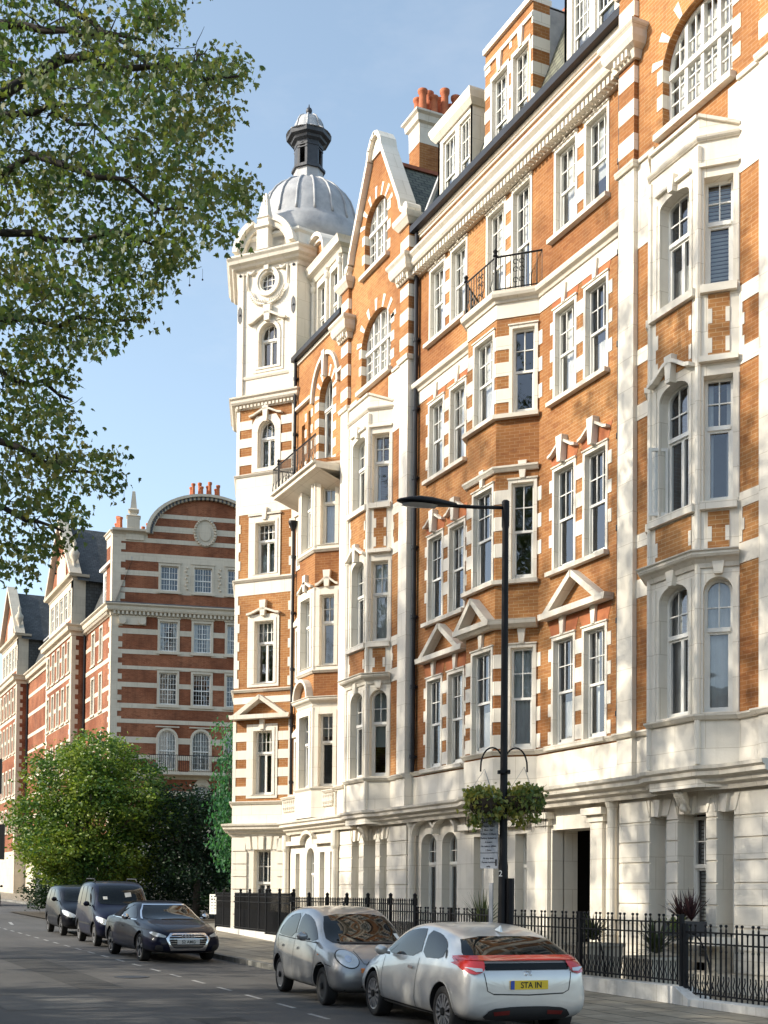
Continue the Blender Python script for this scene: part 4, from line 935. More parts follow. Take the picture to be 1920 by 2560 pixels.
    d.wbox(x0, x0 + .1, Yd + .01, 17.4, 19.2, 22.0); d.wbox(x1 - .1, x1, Yd + .01, 17.4, 19.2, 22.0)
    d.sweep([(x0, 17.4), (x0, Yd), (x1, Yd), (x1, 17.4)], [(0, 21.95), (.05, 21.95), (.14, 22.08), (.28, 22.14), (.30, 22.24), (.36, 22.34), (0, 22.38)])
    d.wbox(x0, x1, Yd, 17.4, 22.3, 22.37)
    for x in (x0 + .14, (w1[1] + w2[0]) / 2, x1 - .14): d.lathe((x, Yd - .05, 19.3), [(.10, 0), (.10, .1), (.075, .15), (.065, 2.3), (.10, 2.36), (.11, 2.5), (.06, 2.56), (.11, 2.66)], 10)
    cc = -38.60; R1 = .92
    for k in range(16):
        q0, q1 = math.pi * k / 16, math.pi * (k + 1) / 16
        for (ra, rb, dd) in ((1.0, .88, .30), (.88, .74, .16)):
            d.prism(FD, [(cc + ra * R1 * math.cos(q0), 22.36 + ra * .98 * math.sin(q0)), (cc + ra * R1 * math.cos(q1), 22.36 + ra * .98 * math.sin(q1)), (cc + rb * R1 * math.cos(q1), 22.36 + rb * .98 * math.sin(q1)), (cc + rb * R1 * math.cos(q0), 22.36 + rb * .98 * math.sin(q0))], -.5, dd)
    d.prism(FD, opening(cc - .68, cc + .68, 22.36, 22.37, .70, 12), -.4, .05, 1)
    # barrel roof behind the arch
    for k in range(10):
        q0, q1 = math.pi * k / 10, math.pi * (k + 1) / 10
        d.add([(cc + R1 * math.cos(q0), 16.1, 22.36 + .95 * math.sin(q0)), (cc + R1 * math.cos(q1), 16.1, 22.36 + .95 * math.sin(q1)), (cc + R1 * math.cos(q1), 18.2, 22.36 + .95 * math.sin(q1)), (cc + R1 * math.cos(q0), 18.2, 22.36 + .95 * math.sin(q0))], [(0, 1, 2, 3)], 2)
    dd = d.build('dormer', ['stone', 'brick', 'lead'], root)
    window(dd, FD, *w1, 19.5, 21.72, 0, .12, 'casement', 3, 2, 1, .52, 'none'); window(dd, FD, *w2, 19.5, 21.72, 0, .12, 'casement', 3, 2, 1, .52, 'none')
    rf = MB(); rf.add([(L, 15.2, 19.22), (Rr, 15.2, 19.22), (Rr, 17.3, 22.9), (L, 17.3, 22.9), (Rr, 19, 23), (L, 19, 23)], [(0, 1, 2, 3), (3, 2, 4, 5)])
    rf.build('roof', 'slate', root)
    # --- the tower: six-sided, its main face turned 40 degrees to the street
    n = Vector((math.sin(RAD(40)), -math.cos(RAD(40)), 0)); t = Vector((-math.cos(RAD(40)), -math.sin(RAD(40)), 0))
    A = Vector((L, Y, 0)); Wd = 2.28; B = A + t * Wd
    ctr = (A + B) / 2 - n * (Wd / 2 * math.tan(RAD(60)))
    def rot(v, a): return Vector((v.x * math.cos(a) - v.y * math.sin(a), v.x * math.sin(a) + v.y * math.cos(a), 0))
    va, vb = A - ctr, B - ctr
    # corners going so that the outside is on the right of travel (clockwise from above seen towards camera)
    hexp = [ctr + rot(vb, RAD(60) * k) for k in range(6)]      # B, A, then on round the back
    P2 = [(p.x, p.y) for p in hexp]
    Ft = Fr(P2[0][0], P2[0][1], P2[1][0] - P2[0][0], P2[1][1] - P2[0][1])   # u from B (left) to A (right)
    c = Wd / 2
    hs = [opening(.80, 1.52, 4.92, 7.06), opening(.79, 1.53, 8.62, 10.72), opening(.78, 1.54, 12.28, 14.02), opening(.82, 1.48, 15.86, 17.05, .42, 14), opening(.82, 1.54, 19.26, 20.34, .40, 14)]
    ocu = [(c + .0 + .30 * math.cos(2 * math.pi * k / 20), 22.14 + .33 * math.sin(2 * math.pi * k / 20)) for k in range(20)]
    gnd = opening(.85, 1.50, .4, 3.10)
    st.wall(Ft, [(0, GZ - .4), (Wd, GZ - .4), (Wd, 3.7), (0, 3.7)], [gnd], 0, .3)
    br.wall(Ft, [(0, 4.7), (Wd, 4.7), (Wd, 18.0), (0, 18.0)], hs[:4], 0, .24, 0, 1)
    st.wall(Ft, [(0, 18.0), (Wd, 18.0), (Wd, 22.75), (0, 22.75)], [hs[4], ocu], 0, .24)
    st.wall(Ft, [(0, 14.35), (Wd, 14.35), (Wd, 15.72), (0, 15.72)], [], .012, .02); st.wall(Ft, [(0, 11.62), (Wd, 11.62), (Wd, 12.2), (0, 12.2)], [], .012, .02)
    st.wall(Ft, [(0, 3.7), (Wd, 3.7), (Wd, 4.72), (0, 4.72)], [], .012, .02)
    for k in range(1, 6):
        a, b = P2[k], P2[(k + 1) % 6]; Fk = Fr(a[0], a[1], b[0] - a[0], b[1] - a[1])
        st.wall(Fk, [(0, GZ - .4), (Wd, GZ - .4), (Wd, 22.75), (0, 22.75)], [], 0, .1)
    # stone frames, quoins and bands on the main face
    for j, h in enumerate(hs[:4]):
        u0, u1, z0 = h[0][0], h[1][0], h[0][1]; zt = max(p[1] for p in h)
        if j == 3:
            st.wall(Ft, [(u0 - .22, z0 - .12), (u1 + .22, z0 - .12), (u1 + .22, 17.35), (u1 + .05, 17.62), (u0 - .05, 17.62), (u0 - .22, 17.35)], [h], .03, .06)
            quoin_col(st, Ft, .0, u0 - .22, 15.8, 17.95, .60, .30, .42, -.01, .016); quoin_col(st, Ft, u1 + .22, Wd, 15.8, 17.95, .60, .30, .42, -.01, .016)
            for a_, b_ in ((0, .12), (Wd - .16, Wd)): st.box(Ft, a_, b_, 15.7, 17.9, -.01, .02)
            wavehood(cor, Ft, c, .62, 17.6, .2, .06, .12); keystone(st, Ft, c, 17.4, 18.0, .06, .12, .12)
        else:
            st.wall(Ft, [(u0 - .26, z0 - .1), (u1 + .2, z0 - .1), (u1 + .2, zt + .22), (u0 - .26, zt + .22)], [h], .03, .06)
            st.ring(Ft, opening(u0 - .1, u1 + .1, z0, zt + .1), opening(u0 + .004, u1 - .004, z0 + .01, zt - .004), -.1, .05)
            if j in (1, 2):
                zb, zz = (8.5, 11.62) if j == 1 else (12.2, 14.35)
                toothed(st, Ft, 0, zb, zz, .13, .20, 1, .31, -.01, .016); toothed(st, Ft, Wd, zb, zz, .14, .22, -1, .31, -.01, .016)
            else:
                quoin_col(st, Ft, 0, u0 - .26, 4.8, 7.3, .60, .30, .28, -.01, .016); quoin_col(st, Ft, u1 + .2, Wd, 4.8, 7.3, .60, .30, .28, -.01, .016); st.box(Ft, 0, .12, 4.7, 7.4, -.01, .02); st.box(Ft, Wd - .16, Wd, 4.7, 7.4, -.01, .02); st.box(Ft, 0, Wd, 7.98, 8.2, -.01, .016)
            if j == 1: wavehood(cor, Ft, c, .62, 10.92, .16, .07, .14); keystone(st, Ft, c, 10.88, 11.40, .08, .12, .14)
            if j == 2: keystone(st, Ft, c, 14.1, 14.5, .06, .1, .1); cor.box(Ft, c - .62, c + .62, 14.26, 14.32, -.01, .08)
            if j == 0: keystone(st, Ft, c, 7.1, 7.48, .08, .08, .1)
    pediment(cor, Ft, .02, Wd - .02, 7.58, .50, .14, .30)
    hp = [P2[5], P2[0], P2[1], P2[2]]
    for z in (8.42, 12.12): cor.sweep(hp, prof(SILL, .9, z + .03))
    cor.sweep(hp, prof(SILL, .8, 15.70)); cor.sweep(hp, prof(SILL, 1.0, 4.72))
    cor.sweep(hp, [(0, 17.9), (.06, 17.9), (.08, 18.02), (.18, 18.06), (.22, 18.12), (.22, 18.2), (.28, 18.25), (.28, 18.3), (0, 18.32)])
    cor.sweep(hp, ECOR)
    dn = MB()
    for k in range(16): cor.box(Ft, .03 + k * .14, .11 + k * .14, 17.93, 18.02, -.01, .14)
    # upper stage
    st.box(Ft, 0, .22, 18.4, 22.6, -.01, .07); st.box(Ft, Wd - .26, Wd, 18.4, 22.6, -.01, .07)
    cor.sweep(hp, [(0, 18.92), (.03, 18.92), (.05, 18.98), (.05, 19.02), (0, 19.03)])
    st.ring(Ft, opening(.70, 1.66, 19.2, 20.34, .50, 14), opening(.824, 1.536, 19.27, 20.34, .396, 14), -.05, .05)
    st.ring(Ft, opening(.60, 1.76, 19.1, 20.80, 0), opening(.70, 1.66, 19.2, 20.78, 0), -.01, .025)
    wavehood(cor, Ft, 1.18, .72, 20.74, .28, .08, .16); keystone(st, Ft, 1.18, 20.78, 21.30, .09, .14, .16)
    o2 = [(c + .47 * math.cos(2 * math.pi * k / 20), 22.14 + .50 * math.sin(2 * math.pi * k / 20)) for k in range(20)]
    st.ring(Ft, o2, [(c + .37 * math.cos(2 * math.pi * k / 20), 22.14 + .40 * math.sin(2 * math.pi * k / 20)) for k in range(20)], -.01, .09)
    st.ring(Ft, [(c + .37 * math.cos(2 * math.pi * k / 20), 22.14 + .40 * math.sin(2 * math.pi * k / 20)) for k in range(20)], [(c + .295 * math.cos(2 * math.pi * k / 20), 22.14 + .325 * math.sin(2 * math.pi * k / 20)) for k in range(20)], -.05, .05)
    keystone(st, Ft, c, 22.5, 22.9, .08, .11, .16)
    ow = MB(); ow.ring(Ft, [(c + .30 * math.cos(2 * math.pi * k / 20), 22.14 + .33 * math.sin(2 * math.pi * k / 20)) for k in range(20)], [(c + .26 * math.cos(2 * math.pi * k / 20), 22.14 + .29 * math.sin(2 * math.pi * k / 20)) for k in range(20)], -.16, -.10)
    for s_ in (-.09, .09): ow.box(Ft, c + s_ - .012, c + s_ + .012, 21.86, 22.42, -.15, -.11); ow.box(Ft, c - .27, c + .27, 22.14 + s_ * 1.1 - .012, 22.14 + s_ * 1.1 + .012, -.149, -.112)
    f = ow.build('round_window', 'paint', root); MB().face(Ft, [(c + .28 * math.cos(2 * math.pi * k / 20), 22.14 + .31 * math.sin(2 * math.pi * k / 20)) for k in range(20)], -.14).build('pane', 'glass', f)
    # palm wreath and garlands in relief
    wr = MB()
    for sg in (-1, 1):
        sp = [(c + sg * (.05 + .55 * math.sin(q)), 21.38 + .5 * (1 - math.cos(q)) + .0) for q in [k * .16 for k in range(9)]]
        wr.tube([Ft.P(u, z, .07) for u, z in sp], .035, 5)
        for (u, z), k in zip(sp, range(9)):
            for e in (-1, 1):
                wr.tube([Ft.P(u, z, .06), Ft.P(u + sg * .05 + e * .02, z + .05 + e * .07, .10), Ft.P(u + sg * .12 + e * .01, z + .09 + e * .1, .05)], [.022, .026, .006], 4)
        gl = [(c + sg * (.45 + .30 * q), 22.62 - .13 * math.sin(math.pi * q)) for q in [k / 6 for k in range(7)]]
        wr.tube([Ft.P(u, z, .06) for u, z in gl], [.02, .045, .06, .065, .055, .045, .03], 6)
        wr.tube([Ft.P(c + sg * .76, 22.62, .05), Ft.P(c + sg * .77, 22.3, .06), Ft.P(c + sg * .76, 21.95, .04)], [.035, .05, .015], 6)
    wr.build('relief_ornament', 'stone', root, True)
    pb = MB()
    for u in (.10, Wd - .13):
        pb.prism(Ft, [(u - .06, 20.95), (u + .0, 20.85), (u + .06, 20.95), (u + .08, 21.15), (u + .06, 21.35), (u, 21.45), (u - .06, 21.35), (u - .08, 21.15)], .06, .085)
        pb.lathe(tuple(Ft.P(u, 21.15, .07)), [(.0, -.05), (.05, -.02), (.05, .02), (0, .05)], 8)
        pb.lathe(tuple(Ft.P(u, 22.5, .07)), [(.0, -.06), (.055, -.02), (.055, .02), (0, .06)], 8)
    pb.build('wall_tie_plate', 'lead_dark', root)
    # great cornice, blocking course, obelisk and broken pediment
    hp2 = P2 + []
    cor.sweep(P2, [(0, 22.5), (.05, 22.5), (.08, 22.62), (.20, 22.68), (.24, 22.74), (.34, 22.80), (.36, 22.90), (.42, 22.98), (.42, 23.04), (0, 23.10)], closed=True)
    st.add([(x, y, 23.06) for x, y in P2], [tuple(range(6))])
    st.sweep(P2, [(-.3, 23.0), (.10, 23.0), (.10, 23.55), (.18, 23.62), (.18, 23.7), (-.3, 23.72)], closed=True)
    for sg in (-1, 1):
        for (ro, ri, dd) in ((1.0, .84, .42), (.84, .70, .26)):
            for k in range(9):
                q0, q1 = RAD(6 + 62 * k / 9), RAD(6 + 62 * (k + 1) / 9); Rx, Rz = 1.18, 1.18
                pts = [(c + sg * ro * Rx * math.cos(q0), 23.06 + ro * Rz * math.sin(q0)), (c + sg * ro * Rx * math.cos(q1), 23.06 + ro * Rz * math.sin(q1)), (c + sg * ri * Rx * math.cos(q1), 23.06 + ri * Rz * math.sin(q1)), (c + sg * ri * Rx * math.cos(q0), 23.06 + ri * Rz * math.sin(q0))]
                st.prism(Ft, pts, -.25, dd)
        pts = [(c + sg * .25, 23.06)] + [(c + sg * .72 * 1.18 * math.cos(RAD(6 + 62 * k / 6)), 23.06 + .72 * 1.18 * math.sin(RAD(6 + 62 * k / 6))) for k in range(7)] + [(c + sg * .25, 23.9)]
        st.prism(Ft, pts, -.3, .10)
    ob = MB()
    def sq(ua, z, h): return [Ft.P(c - ua, z, .20 - ua), Ft.P(c + ua, z, .20 - ua), Ft.P(c + ua, z, .20 + ua), Ft.P(c - ua, z, .20 + ua)]
    lv = [(.22, 23.06), (.22, 23.75), (.28, 23.8), (.28, 23.9), (.20, 23.95), (.20, 24.1), (.24, 24.14), (.17, 24.2), (.07, 24.98), (.0, 25.06)]
    vs = [p for a_, z_ in lv for p in sq(max(a_, .002), z_, 0)]
    fs = [(i * 4 + j, i * 4 + (j + 1) % 4, (i + 1) * 4 + (j + 1) % 4, (i + 1) * 4 + j) for i in range(len(lv) - 1) for j in range(4)]
    ob.add(vs, fs); ob.build('obelisk', 'stone', root)
    for q, (Fw, u0, u1, z0, z1, _, cl, lc) in enumerate(W): window(root, Fw, u0, u1, z0, z1, 0, .16, 'casement', cl, 2, lc, .62, ['net', 'net', 'blind', 'none', 'net', 'sides', 'half'][q % 7])
    window(root, F, a0, a1, 14.75, zs, rise, .2, 'casement', 4, 1, 2, .70, 'sides', 'balcony_door')
    # windows of the tower
    Wt = [(hs[0], 'sides', 4), (hs[1], 'blind', 4), (hs[2], 'half', 4), (hs[3], 'slats', 3), (hs[4], 'none', 3)]
    for h, cur, cols in Wt:
        u0, u1, z0 = h[0][0], h[1][0], h[0][1]; arch = len(h) > 4; zs_ = h[2][1]; rs = max(p[1] for p in h) - zs_ if arch else 0
        window(root, Ft, u0, u1, z0, zs_, rs, .18, 'casement', cols, 1 if arch else 2, 2, .66 if not arch else .64, cur)
    window(root, Ft, .85, 1.50, .4, 3.10, 0, .22, 'casement', 3, 2, 2, .6, 'slats', 'ground_window')
    # ground stage of the tower: channelled blocks
    jt = [-.3, .38, .97, 1.38, 1.80, 2.22, 2.64, 3.06]
    for q in range(len(jt)):
        zb, zt = jt[q] + .015, (jt[q + 1] if q + 1 < len(jt) else 3.5) - .015
        st.box(Ft, .02, .60 if q < 7 else .55, zb, zt, -.01, .05); st.box(Ft, 1.74, Wd - .02, zb, zt, -.01, .05)
    for k in range(5):
        u = .72 + k * .23; st.prism(Ft, [(u - .09 - (.02 * (2 - k)), 3.12), (u + .09 - (.02 * (2 - k)), 3.12), (u + .10 + (k - 2) * .05, 3.55), (u - .10 + (k - 2) * .05, 3.55)], -.01, .05 + (.06 if k == 2 else 0))
    for z_ in (.2, 4.3, 8.2, 12.0, 15.2, 19.2): 
        st.add([(x * .97 + ctr.x * .03, y * .97 + ctr.y * .03, z_) for x, y in P2], [tuple(range(6))])
    br.build('brick_wall', ['brick', 'stone'], root); st.build('stone_dressing', 'stone', root); cor.build('cornice', 'stone_old', root)
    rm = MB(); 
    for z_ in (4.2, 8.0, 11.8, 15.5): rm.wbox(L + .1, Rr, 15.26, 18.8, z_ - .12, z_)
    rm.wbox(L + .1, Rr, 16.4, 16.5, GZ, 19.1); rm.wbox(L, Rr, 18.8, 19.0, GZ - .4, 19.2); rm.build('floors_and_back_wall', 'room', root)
    # dome and lantern
    D = Vector((-41.10, 16.1, 0)); dm = MB()
    pr = [(1.98, 23.2), (1.98, 24.02), (1.86, 24.08), (1.80, 24.25), (1.74, 24.5), (1.68, 24.8), (1.56, 25.12), (1.36, 25.42), (1.10, 25.68), (.82, 25.86), (.60, 25.95), (.56, 25.98)]
    dm.lathe((D.x, D.y, 0), pr, 48)
    do = dm.build('dome', 'lead', root, True)
    for k in range(18):
        a = 2 * math.pi * (k + .3) / 18; rb = MB()
        rb.tube([(D.x + math.cos(a) * (r + .015), D.y + math.sin(a) * (r + .015), z) for r, z in pr[3:]], .042, 6); rb.build('rib', 'lead', do, True)
    ln = MB(); a0 = RAD(18)
    def octo(r, z0, z1, r2=None, mi=0): ln.lathe((D.x, D.y, 0), [(r, z0), (r2 or r, z1)], 8, mi, a0)
    octo(.62, 25.9, 26.0); octo(.52, 25.98, 26.42); octo(.60, 26.40, 26.48, mi=1); octo(.56, 26.48, 26.52, mi=1)
    octo(.48, 27.28, 27.5, mi=1)
    for k in range(8):      # lantern walls with arched openings between the angle piers
        a, b = a0 + math.pi / 4 * k, a0 + math.pi / 4 * (k + 1)
        pa = (D.x + .50 * math.cos(a), D.y + .50 * math.sin(a)); pb_ = (D.x + .50 * math.cos(b), D.y + .50 * math.sin(b))
        Fk = Fr(pa[0], pa[1], pb_[0] - pa[0], pb_[1] - pa[1]); w_ = math.dist(pa, pb_)
        if k % 2 == 0: ln.wall(Fk, [(0, 26.5), (w_, 26.5), (w_, 27.45), (0, 27.45)], [opening(w_ / 2 - .10, w_ / 2 + .10, 26.56, 27.18, .11, 8)], 0, .06, 1); ln.box(Fk, 0, w_, 27.1, 27.14, 0, .02, 1)
        else: ln.wall(Fk, [(0, 26.5), (w_, 26.5), (w_, 27.45), (0, 27.45)], [], 0, .06, 1)
        ln.box(Fk, .0, w_, 27.2, 27.24, 0, .02, 1)
    ln.lathe((D.x, D.y, 0), [(.50, 27.36), (.62, 27.42), (.64, 27.5), (.78, 27.54), (.80, 27.68), (.74, 27.72)], 8, 1, a0)
    ln.lathe((D.x, D.y, 0), [(.80, 27.68), (.66, 27.76), (.55, 27.86), (.50, 28.0), (.47, 28.14), (.38, 28.30), (.22, 28.40), (.08, 28.44), (.03, 28.46)], 24, 0, a0)
    lo = ln.build('lantern', ['lead', 'lead_dark'], root)
    for k in range(8):
        a = a0 + math.pi / 4 * k; rb = MB()
        rb.tube([(D.x + math.cos(a) * r, D.y + math.sin(a) * r, z) for r, z in [(.79, 27.70), (.66, 27.78), (.555, 27.87), (.51, 28.0), (.48, 28.14), (.39, 28.31), (.23, 28.42)]], .026, 5); rb.build('lantern_rib', 'lead', lo, True)
    do.location.z += .45; lo.location.z += .45
    fn = MB(); fn.lathe((D.x, D.y, 28.89), [(.05, 0), (.04, .06), (.10, .12), (.115, .19), (.09, .26), (.03, .31), (.012, .42)], 12); fn.build('finial', 'lead_dark', root, True)
    drainpipe('drainpipe', -39.0, 14.9, 4.9, 13.9, root, .05); drainpipe('drainpipe', -39.0, 14.9, 14.5, 19.2, root, .05)
    hp_ = MB(); hp_.lathe((-39.0, 14.88, 13.55), [(.06, 0), (.09, .1), (.16, .25), (.17, .32)], 8); hp_.build('rainwater_head', 'gutter', root)
    sg = MB(); p = Ft.P(-.25, 4.3, 0); 
    return root
corner_house()

# chimney stacks
def chimney(name_label, x0, x1, y0, y1, z0, z1, npots, mats=('brick', 'stone_old'), potmat='terracotta', along='y', g=None, hs=1.0):
    root = thing('chimney_stack', name_label, 'chimney', ((x0 + x1) / 2, (y0 + y1) / 2, z0), group=g)
    m = MB(); m.wbox(x0, x1, y0, y1, z0, z1 - .25)
    for za, zb in ((z0 + .3, z0 + .62), (z1 - .95, z1 - .62)): m.wbox(x0 - .01, x1 + .01, y0 - .01, y1 + .01, za, zb, 1)
    pth = [(x0, y0), (x1, y0), (x1, y1), (x0, y1)]
    m.sweep(pth, [(-.2, z1 - .62), (.01, z1 - .62), (.02, z1 - .35), (.1, z1 - .3), (.12, z1 - .12), (.2, z1 - .06), (.2, z1), (-.2, z1)], 1, closed=True)
    m.wbox(x0 - .05, x1 + .05, y0 - .05, y1 + .05, z1 - .02, z1 + .05, 1)
    m.build('stack', list(mats), root)
    first = None
    n = 0
    for k in range(npots):
        for j in range(2):
            q = (k + .5) / npots
            if along == 'y': x = x0 + (x1 - x0) * (.27 + .46 * j); y = y0 + (y1 - y0) * q
            else: x = x0 + (x1 - x0) * q; y = y0 + (y1 - y0) * (.27 + .46 * j)
            h = .62 + .10 * ((k * 3 + j * 5) % 4)
            if first is None:
                pm = MB(); pm.lathe((0, 0, 0), [(.15, 0), (.135, .06), (.115, .5), (.115, .62), (.15, .66), (.155, .74), (.12, .75), (.10, .6)], 12)
                first = pm.build('chimney_pot', potmat, None, True); o = first; o.parent = root
            else: o = first.copy(); link(o, root)
            o.matrix_parent_inverse = Matrix.Translation(-root.location); o.location = (x, y, z1 + .05); o.scale = (1, 1, h / .7 * hs)
    return root
chimney('banded brick chimney stack with terracotta pots between the pointed gable and the dormers', -34.9, -34.2, 17.0, 18.9, 19.4, 25.45, 5)
# ------------------------------------------------------------------ the red brick mansion block across the side street
def far_block():
    ox, oy = -85.3, 19.6; gz = ground_z(ox) - .3
    root = thing('mansion_block', 'dark red banded mansion block with round-topped end gable beyond the leafy side street', 'building', (ox, oy, gz + .3))
    E = Fr(ox, oy, .218, .976); N = E.n; Wd = 12.6
    br = MB(); st = MB(); cor = MB(); ld = MB(); wins = []
    # ---- end face
    cols = [(3.20, 4.40), (5.47, 6.67), (7.74, 8.94)]
    rowz = [(22.12, 23.82), (17.98, 20.0), (14.36, 16.52), (9.95, 12.0), (1.8, 3.85), (7.6, 8.7)]
    H = []
    for (a, b) in cols:
        for k, (z0, z1) in enumerate(rowz[:5]): H.append((opening(a, b, z0, z1, .62 if k == 3 else 0, 10), k))
    H.append((opening(5.72, 6.66, 7.9, 8.6, .35, 8), 5)); 
    zc = 25.9
    arch = [(2.26 + 4.02 - 4.02 * math.cos(math.pi * k / 20), zc + 2.75 * math.sin(math.pi * k / 20)) for k in range(21)]
    br.wall(E, [(0, 6.2), (Wd, 6.2), (Wd, 20.3), (0, 20.3)], [h for h, k in H if k in (1, 2, 3, 5)], 0, .18, 0, 1)
    br.wall(E, [(0, 20.3), (Wd, 20.3), (Wd, zc)] + arch[::-1] + [(0, zc)], [h for h, k in H if k == 0], 0, .18, 0, 1)
    st.wall(E, [(0, gz - 1), (Wd, gz - 1), (Wd, 6.2), (0, 6.2)], [h for h, k in H if k == 4], 0, .3)
    def band(z0, z1, u0=0, u1=Wd, skip=True):
        segs = [(u0, u1)]
        if skip:
            for h, k in H:
                hz0, hz1 = h[0][1], max(p[1] for p in h)
                if hz0 < z1 and hz1 > z0:
                    ns = []
                    for a, b in segs:
                        if h[0][0] > a and h[1][0] < b: ns += [(a, h[0][0] - .002), (h[1][0] + .002, b)]
                        else: ns.append((a, b))
                    segs = ns
        for a, b in segs: st.box(E, a, b, z0, z1, -.02, .018)
    for z0, z1 in ((25.32, 25.62), (24.04, 24.58), (23.04, 23.38), (21.88, 22.18), (19.06, 19.42), (17.7, 18.0), (16.66, 16.9), (15.46, 15.78), (14.04, 14.36), (13.02, 13.3), (11.7, 12.1), (10.6, 10.9), (9.3, 9.7), (8.2, 8.5), (6.9, 7.3)):
        band(z0, z1, .3)
    for z0, z1 in ((27.05, 27.34), (26.10, 26.50)):
        hw = 4.02 * math.sqrt(max(0, 1 - ((z0 - zc) / 2.75) ** 2)) - .1; band(z0, z1, 6.28 - hw, 6.28 + hw, False)
    band(25.62, 25.9, 0, 2.3, False)
    # medallion wreath
    md = MB(); 
    md.prism(E, [(6.17 + .80 * math.cos(q), 26.24 + 1.0 * math.sin(q)) for q in [math.pi * k / 14 for k in range(28)]], -.01, .05)
    for k in range(28):
        q = math.pi * k / 14; p = E.P(6.17 + .70 * math.cos(q), 26.24 + .9 * math.sin(q), .08); md.lathe(tuple(p), [(.0, -.09), (.10, -.04), (.10, .04), (0, .09)], 6)
    md.prism(E, [(6.17 + .40 * math.cos(q), 26.2 + .55 * math.sin(q)) for q in [math.pi * k / 8 for k in range(16)]], .04, .12)
    md.build('carved_medallion', 'stone_far', root)
    # quoins at the corner and door-like window frames
    toothed(st, E, 0, 6.2, 20.3, .45, .72, 1, .36, -.01, .02); toothed(st, E, 0, 21.0, 25.6, .55, .85, 1, .42, -.01, .02)
    for h, k in H:
        u0, u1, z0 = h[0][0], h[1][0], h[0][1]; zt = max(p[1] for p in h); zs_ = h[2][1]
        st.ring(E, opening(u0 - .14, u1 + .14, z0 - .08, zs_ + (.0 if len(h) > 4 else .16), .78 if len(h) > 4 else 0, 10), opening(u0 + .004, u1 - .004, z0 + .004, zs_ - (.004 if len(h) == 4 else 0), (zt - zs_ - .004) if len(h) > 4 else 0, 10), -.1, .05)
        MB().box(E, u0 - .22, u1 + .22, z0 - .2, z0 - .08, -.02, .12).build('window_sill', 'stone_far', root)
        if k in (0, 2, 1, 3): MB().box(E, u0 - .2, u1 + .2, zt + .18, zt + .26, -.02, .1).build('window_hood', 'stone_far', root)
        f = window(root, E, u0, u1, z0, zs_, zt - zs_ if len(h) > 4 else 0, .14, 'grid', 6, 3 if k else 2, 2, .48, ['none', 'sides', 'none', 'net', 'none', 'net'][k], fw=.07)
    for a, b in ((4.55, 5.35), (6.82, 7.62)): st.box(E, a, b, 22.0, 24.04, -.01, .016)
    for u in (4.95, 7.2): 
        for k in range(7): st.lathe(tuple(E.P(u + .05 * (-1) ** k, 22.3 + k * .24, .05)), [(0, -.1), (.09, 0), (0, .1)], 6)
    # cornices
    L0 = (ox, oy); e1 = E.P(Wd, 0); back = (e1.x, e1.y)
    lf = [(-93.45, oy), L0, back]
    cor.sweep(lf, [(0, 20.25), (.08, 20.25), (.12, 20.5), (.35, 20.56), (.40, 20.68), (.40, 20.84), (.55, 20.94), (.55, 21.02), (0, 21.06)])
    for k in range(44): cor.box(E, .1 + k * .28, .24 + k * .28, 20.32, 20.54, -.01, .30)
    for k in range(26): cor.box(Fr(ox - 8.0, oy), .1 + k * .3, .24 + k * .3, 20.32, 20.54, -.01, .30)
    ld.sweep(lf, [(0, 21.02), (.56, 21.02), (.5, 21.10), (0, 21.14)])
    cor.sweep([tuple(E.P(-.05, 0)[:2]), tuple(E.P(2.26, 0)[:2])], [(-.3, zc - .1), (.06, zc - .1), (.16, zc + .0), (.38, zc + .08), (.40, zc + .22), (-.3, zc + .26)])
    cor.sweep([tuple(E.P(10.3, 0)[:2]), tuple(E.P(Wd, 0)[:2])], [(-.3, zc - .1), (.06, zc - .1), (.16, zc + .0), (.38, zc + .08), (.40, zc + .22), (-.3, zc + .26)])
    cor.box(E, .85, 2.05, 25.42, 25.80, -.01, .12); cor.box(E, .45, 2.28, 19.66, 20.26, -.01, .14)
    for u in (.72, 2.02): cor.prism(E, [(u + .26 * math.cos(q), 19.92 + .26 * math.sin(q)) for q in [k * math.pi / 6 for k in range(12)]], .1, .26)
    for ro, ri, dd in ((1.0, .94, .42), (.94, .88, .24)):
        for k in range(24):
            q0, q1 = math.pi * k / 24, math.pi * (k + 1) / 24; c = 6.28; R1, R2 = 4.12, 2.92
            cor.prism(E, [(c + ro * R1 * math.cos(q0), zc + ro * R2 * math.sin(q0)), (c + ro * R1 * math.cos(q1), zc + ro * R2 * math.sin(q1)), (c + ri * R1 * math.cos(q1), zc + ri * R2 * math.sin(q1)), (c + ri * R1 * math.cos(q0), zc + ri * R2 * math.sin(q0))], -.35, dd)
    for k in range(40):
        q = math.pi * (k + .5) / 40; c = 6.28; R1, R2 = 3.74, 2.66
        p = (c + R1 * math.cos(q), zc + R2 * math.sin(q)); ld.box(E, p[0] - .06, p[0] + .06, p[1] - .1, p[1] + .1, .0, .3)
    # obelisk on its pedestal
    ob = MB(); c = 1.34
    lv = [(.42, 26.1), (.42, 26.95), (.48, 27.0), (.26, 27.1), (.22, 27.25), (.36, 27.4), (.36, 27.46), (.22, 27.55), (.10, 28.75), (.002, 28.8)]
    vs = [E.P(c + sx * a, z, -.1 + sy * a) for a, z in lv for sx, sy in ((-1, -1), (1, -1), (1, 1), (-1, 1))]
    ob.add(vs, [(i * 4 + j, i * 4 + (j + 1) % 4, (i + 1) * 4 + (j + 1) % 4, (i + 1) * 4 + j) for i in range(len(lv) - 1) for j in range(4)]); ob.build('obelisk', 'stone_far', root)
    # balcony with railing
    bo = MB().box(E, 2.6, 9.6, 9.55, 9.74, 0, .95).build('balcony', 'stone_far', root)
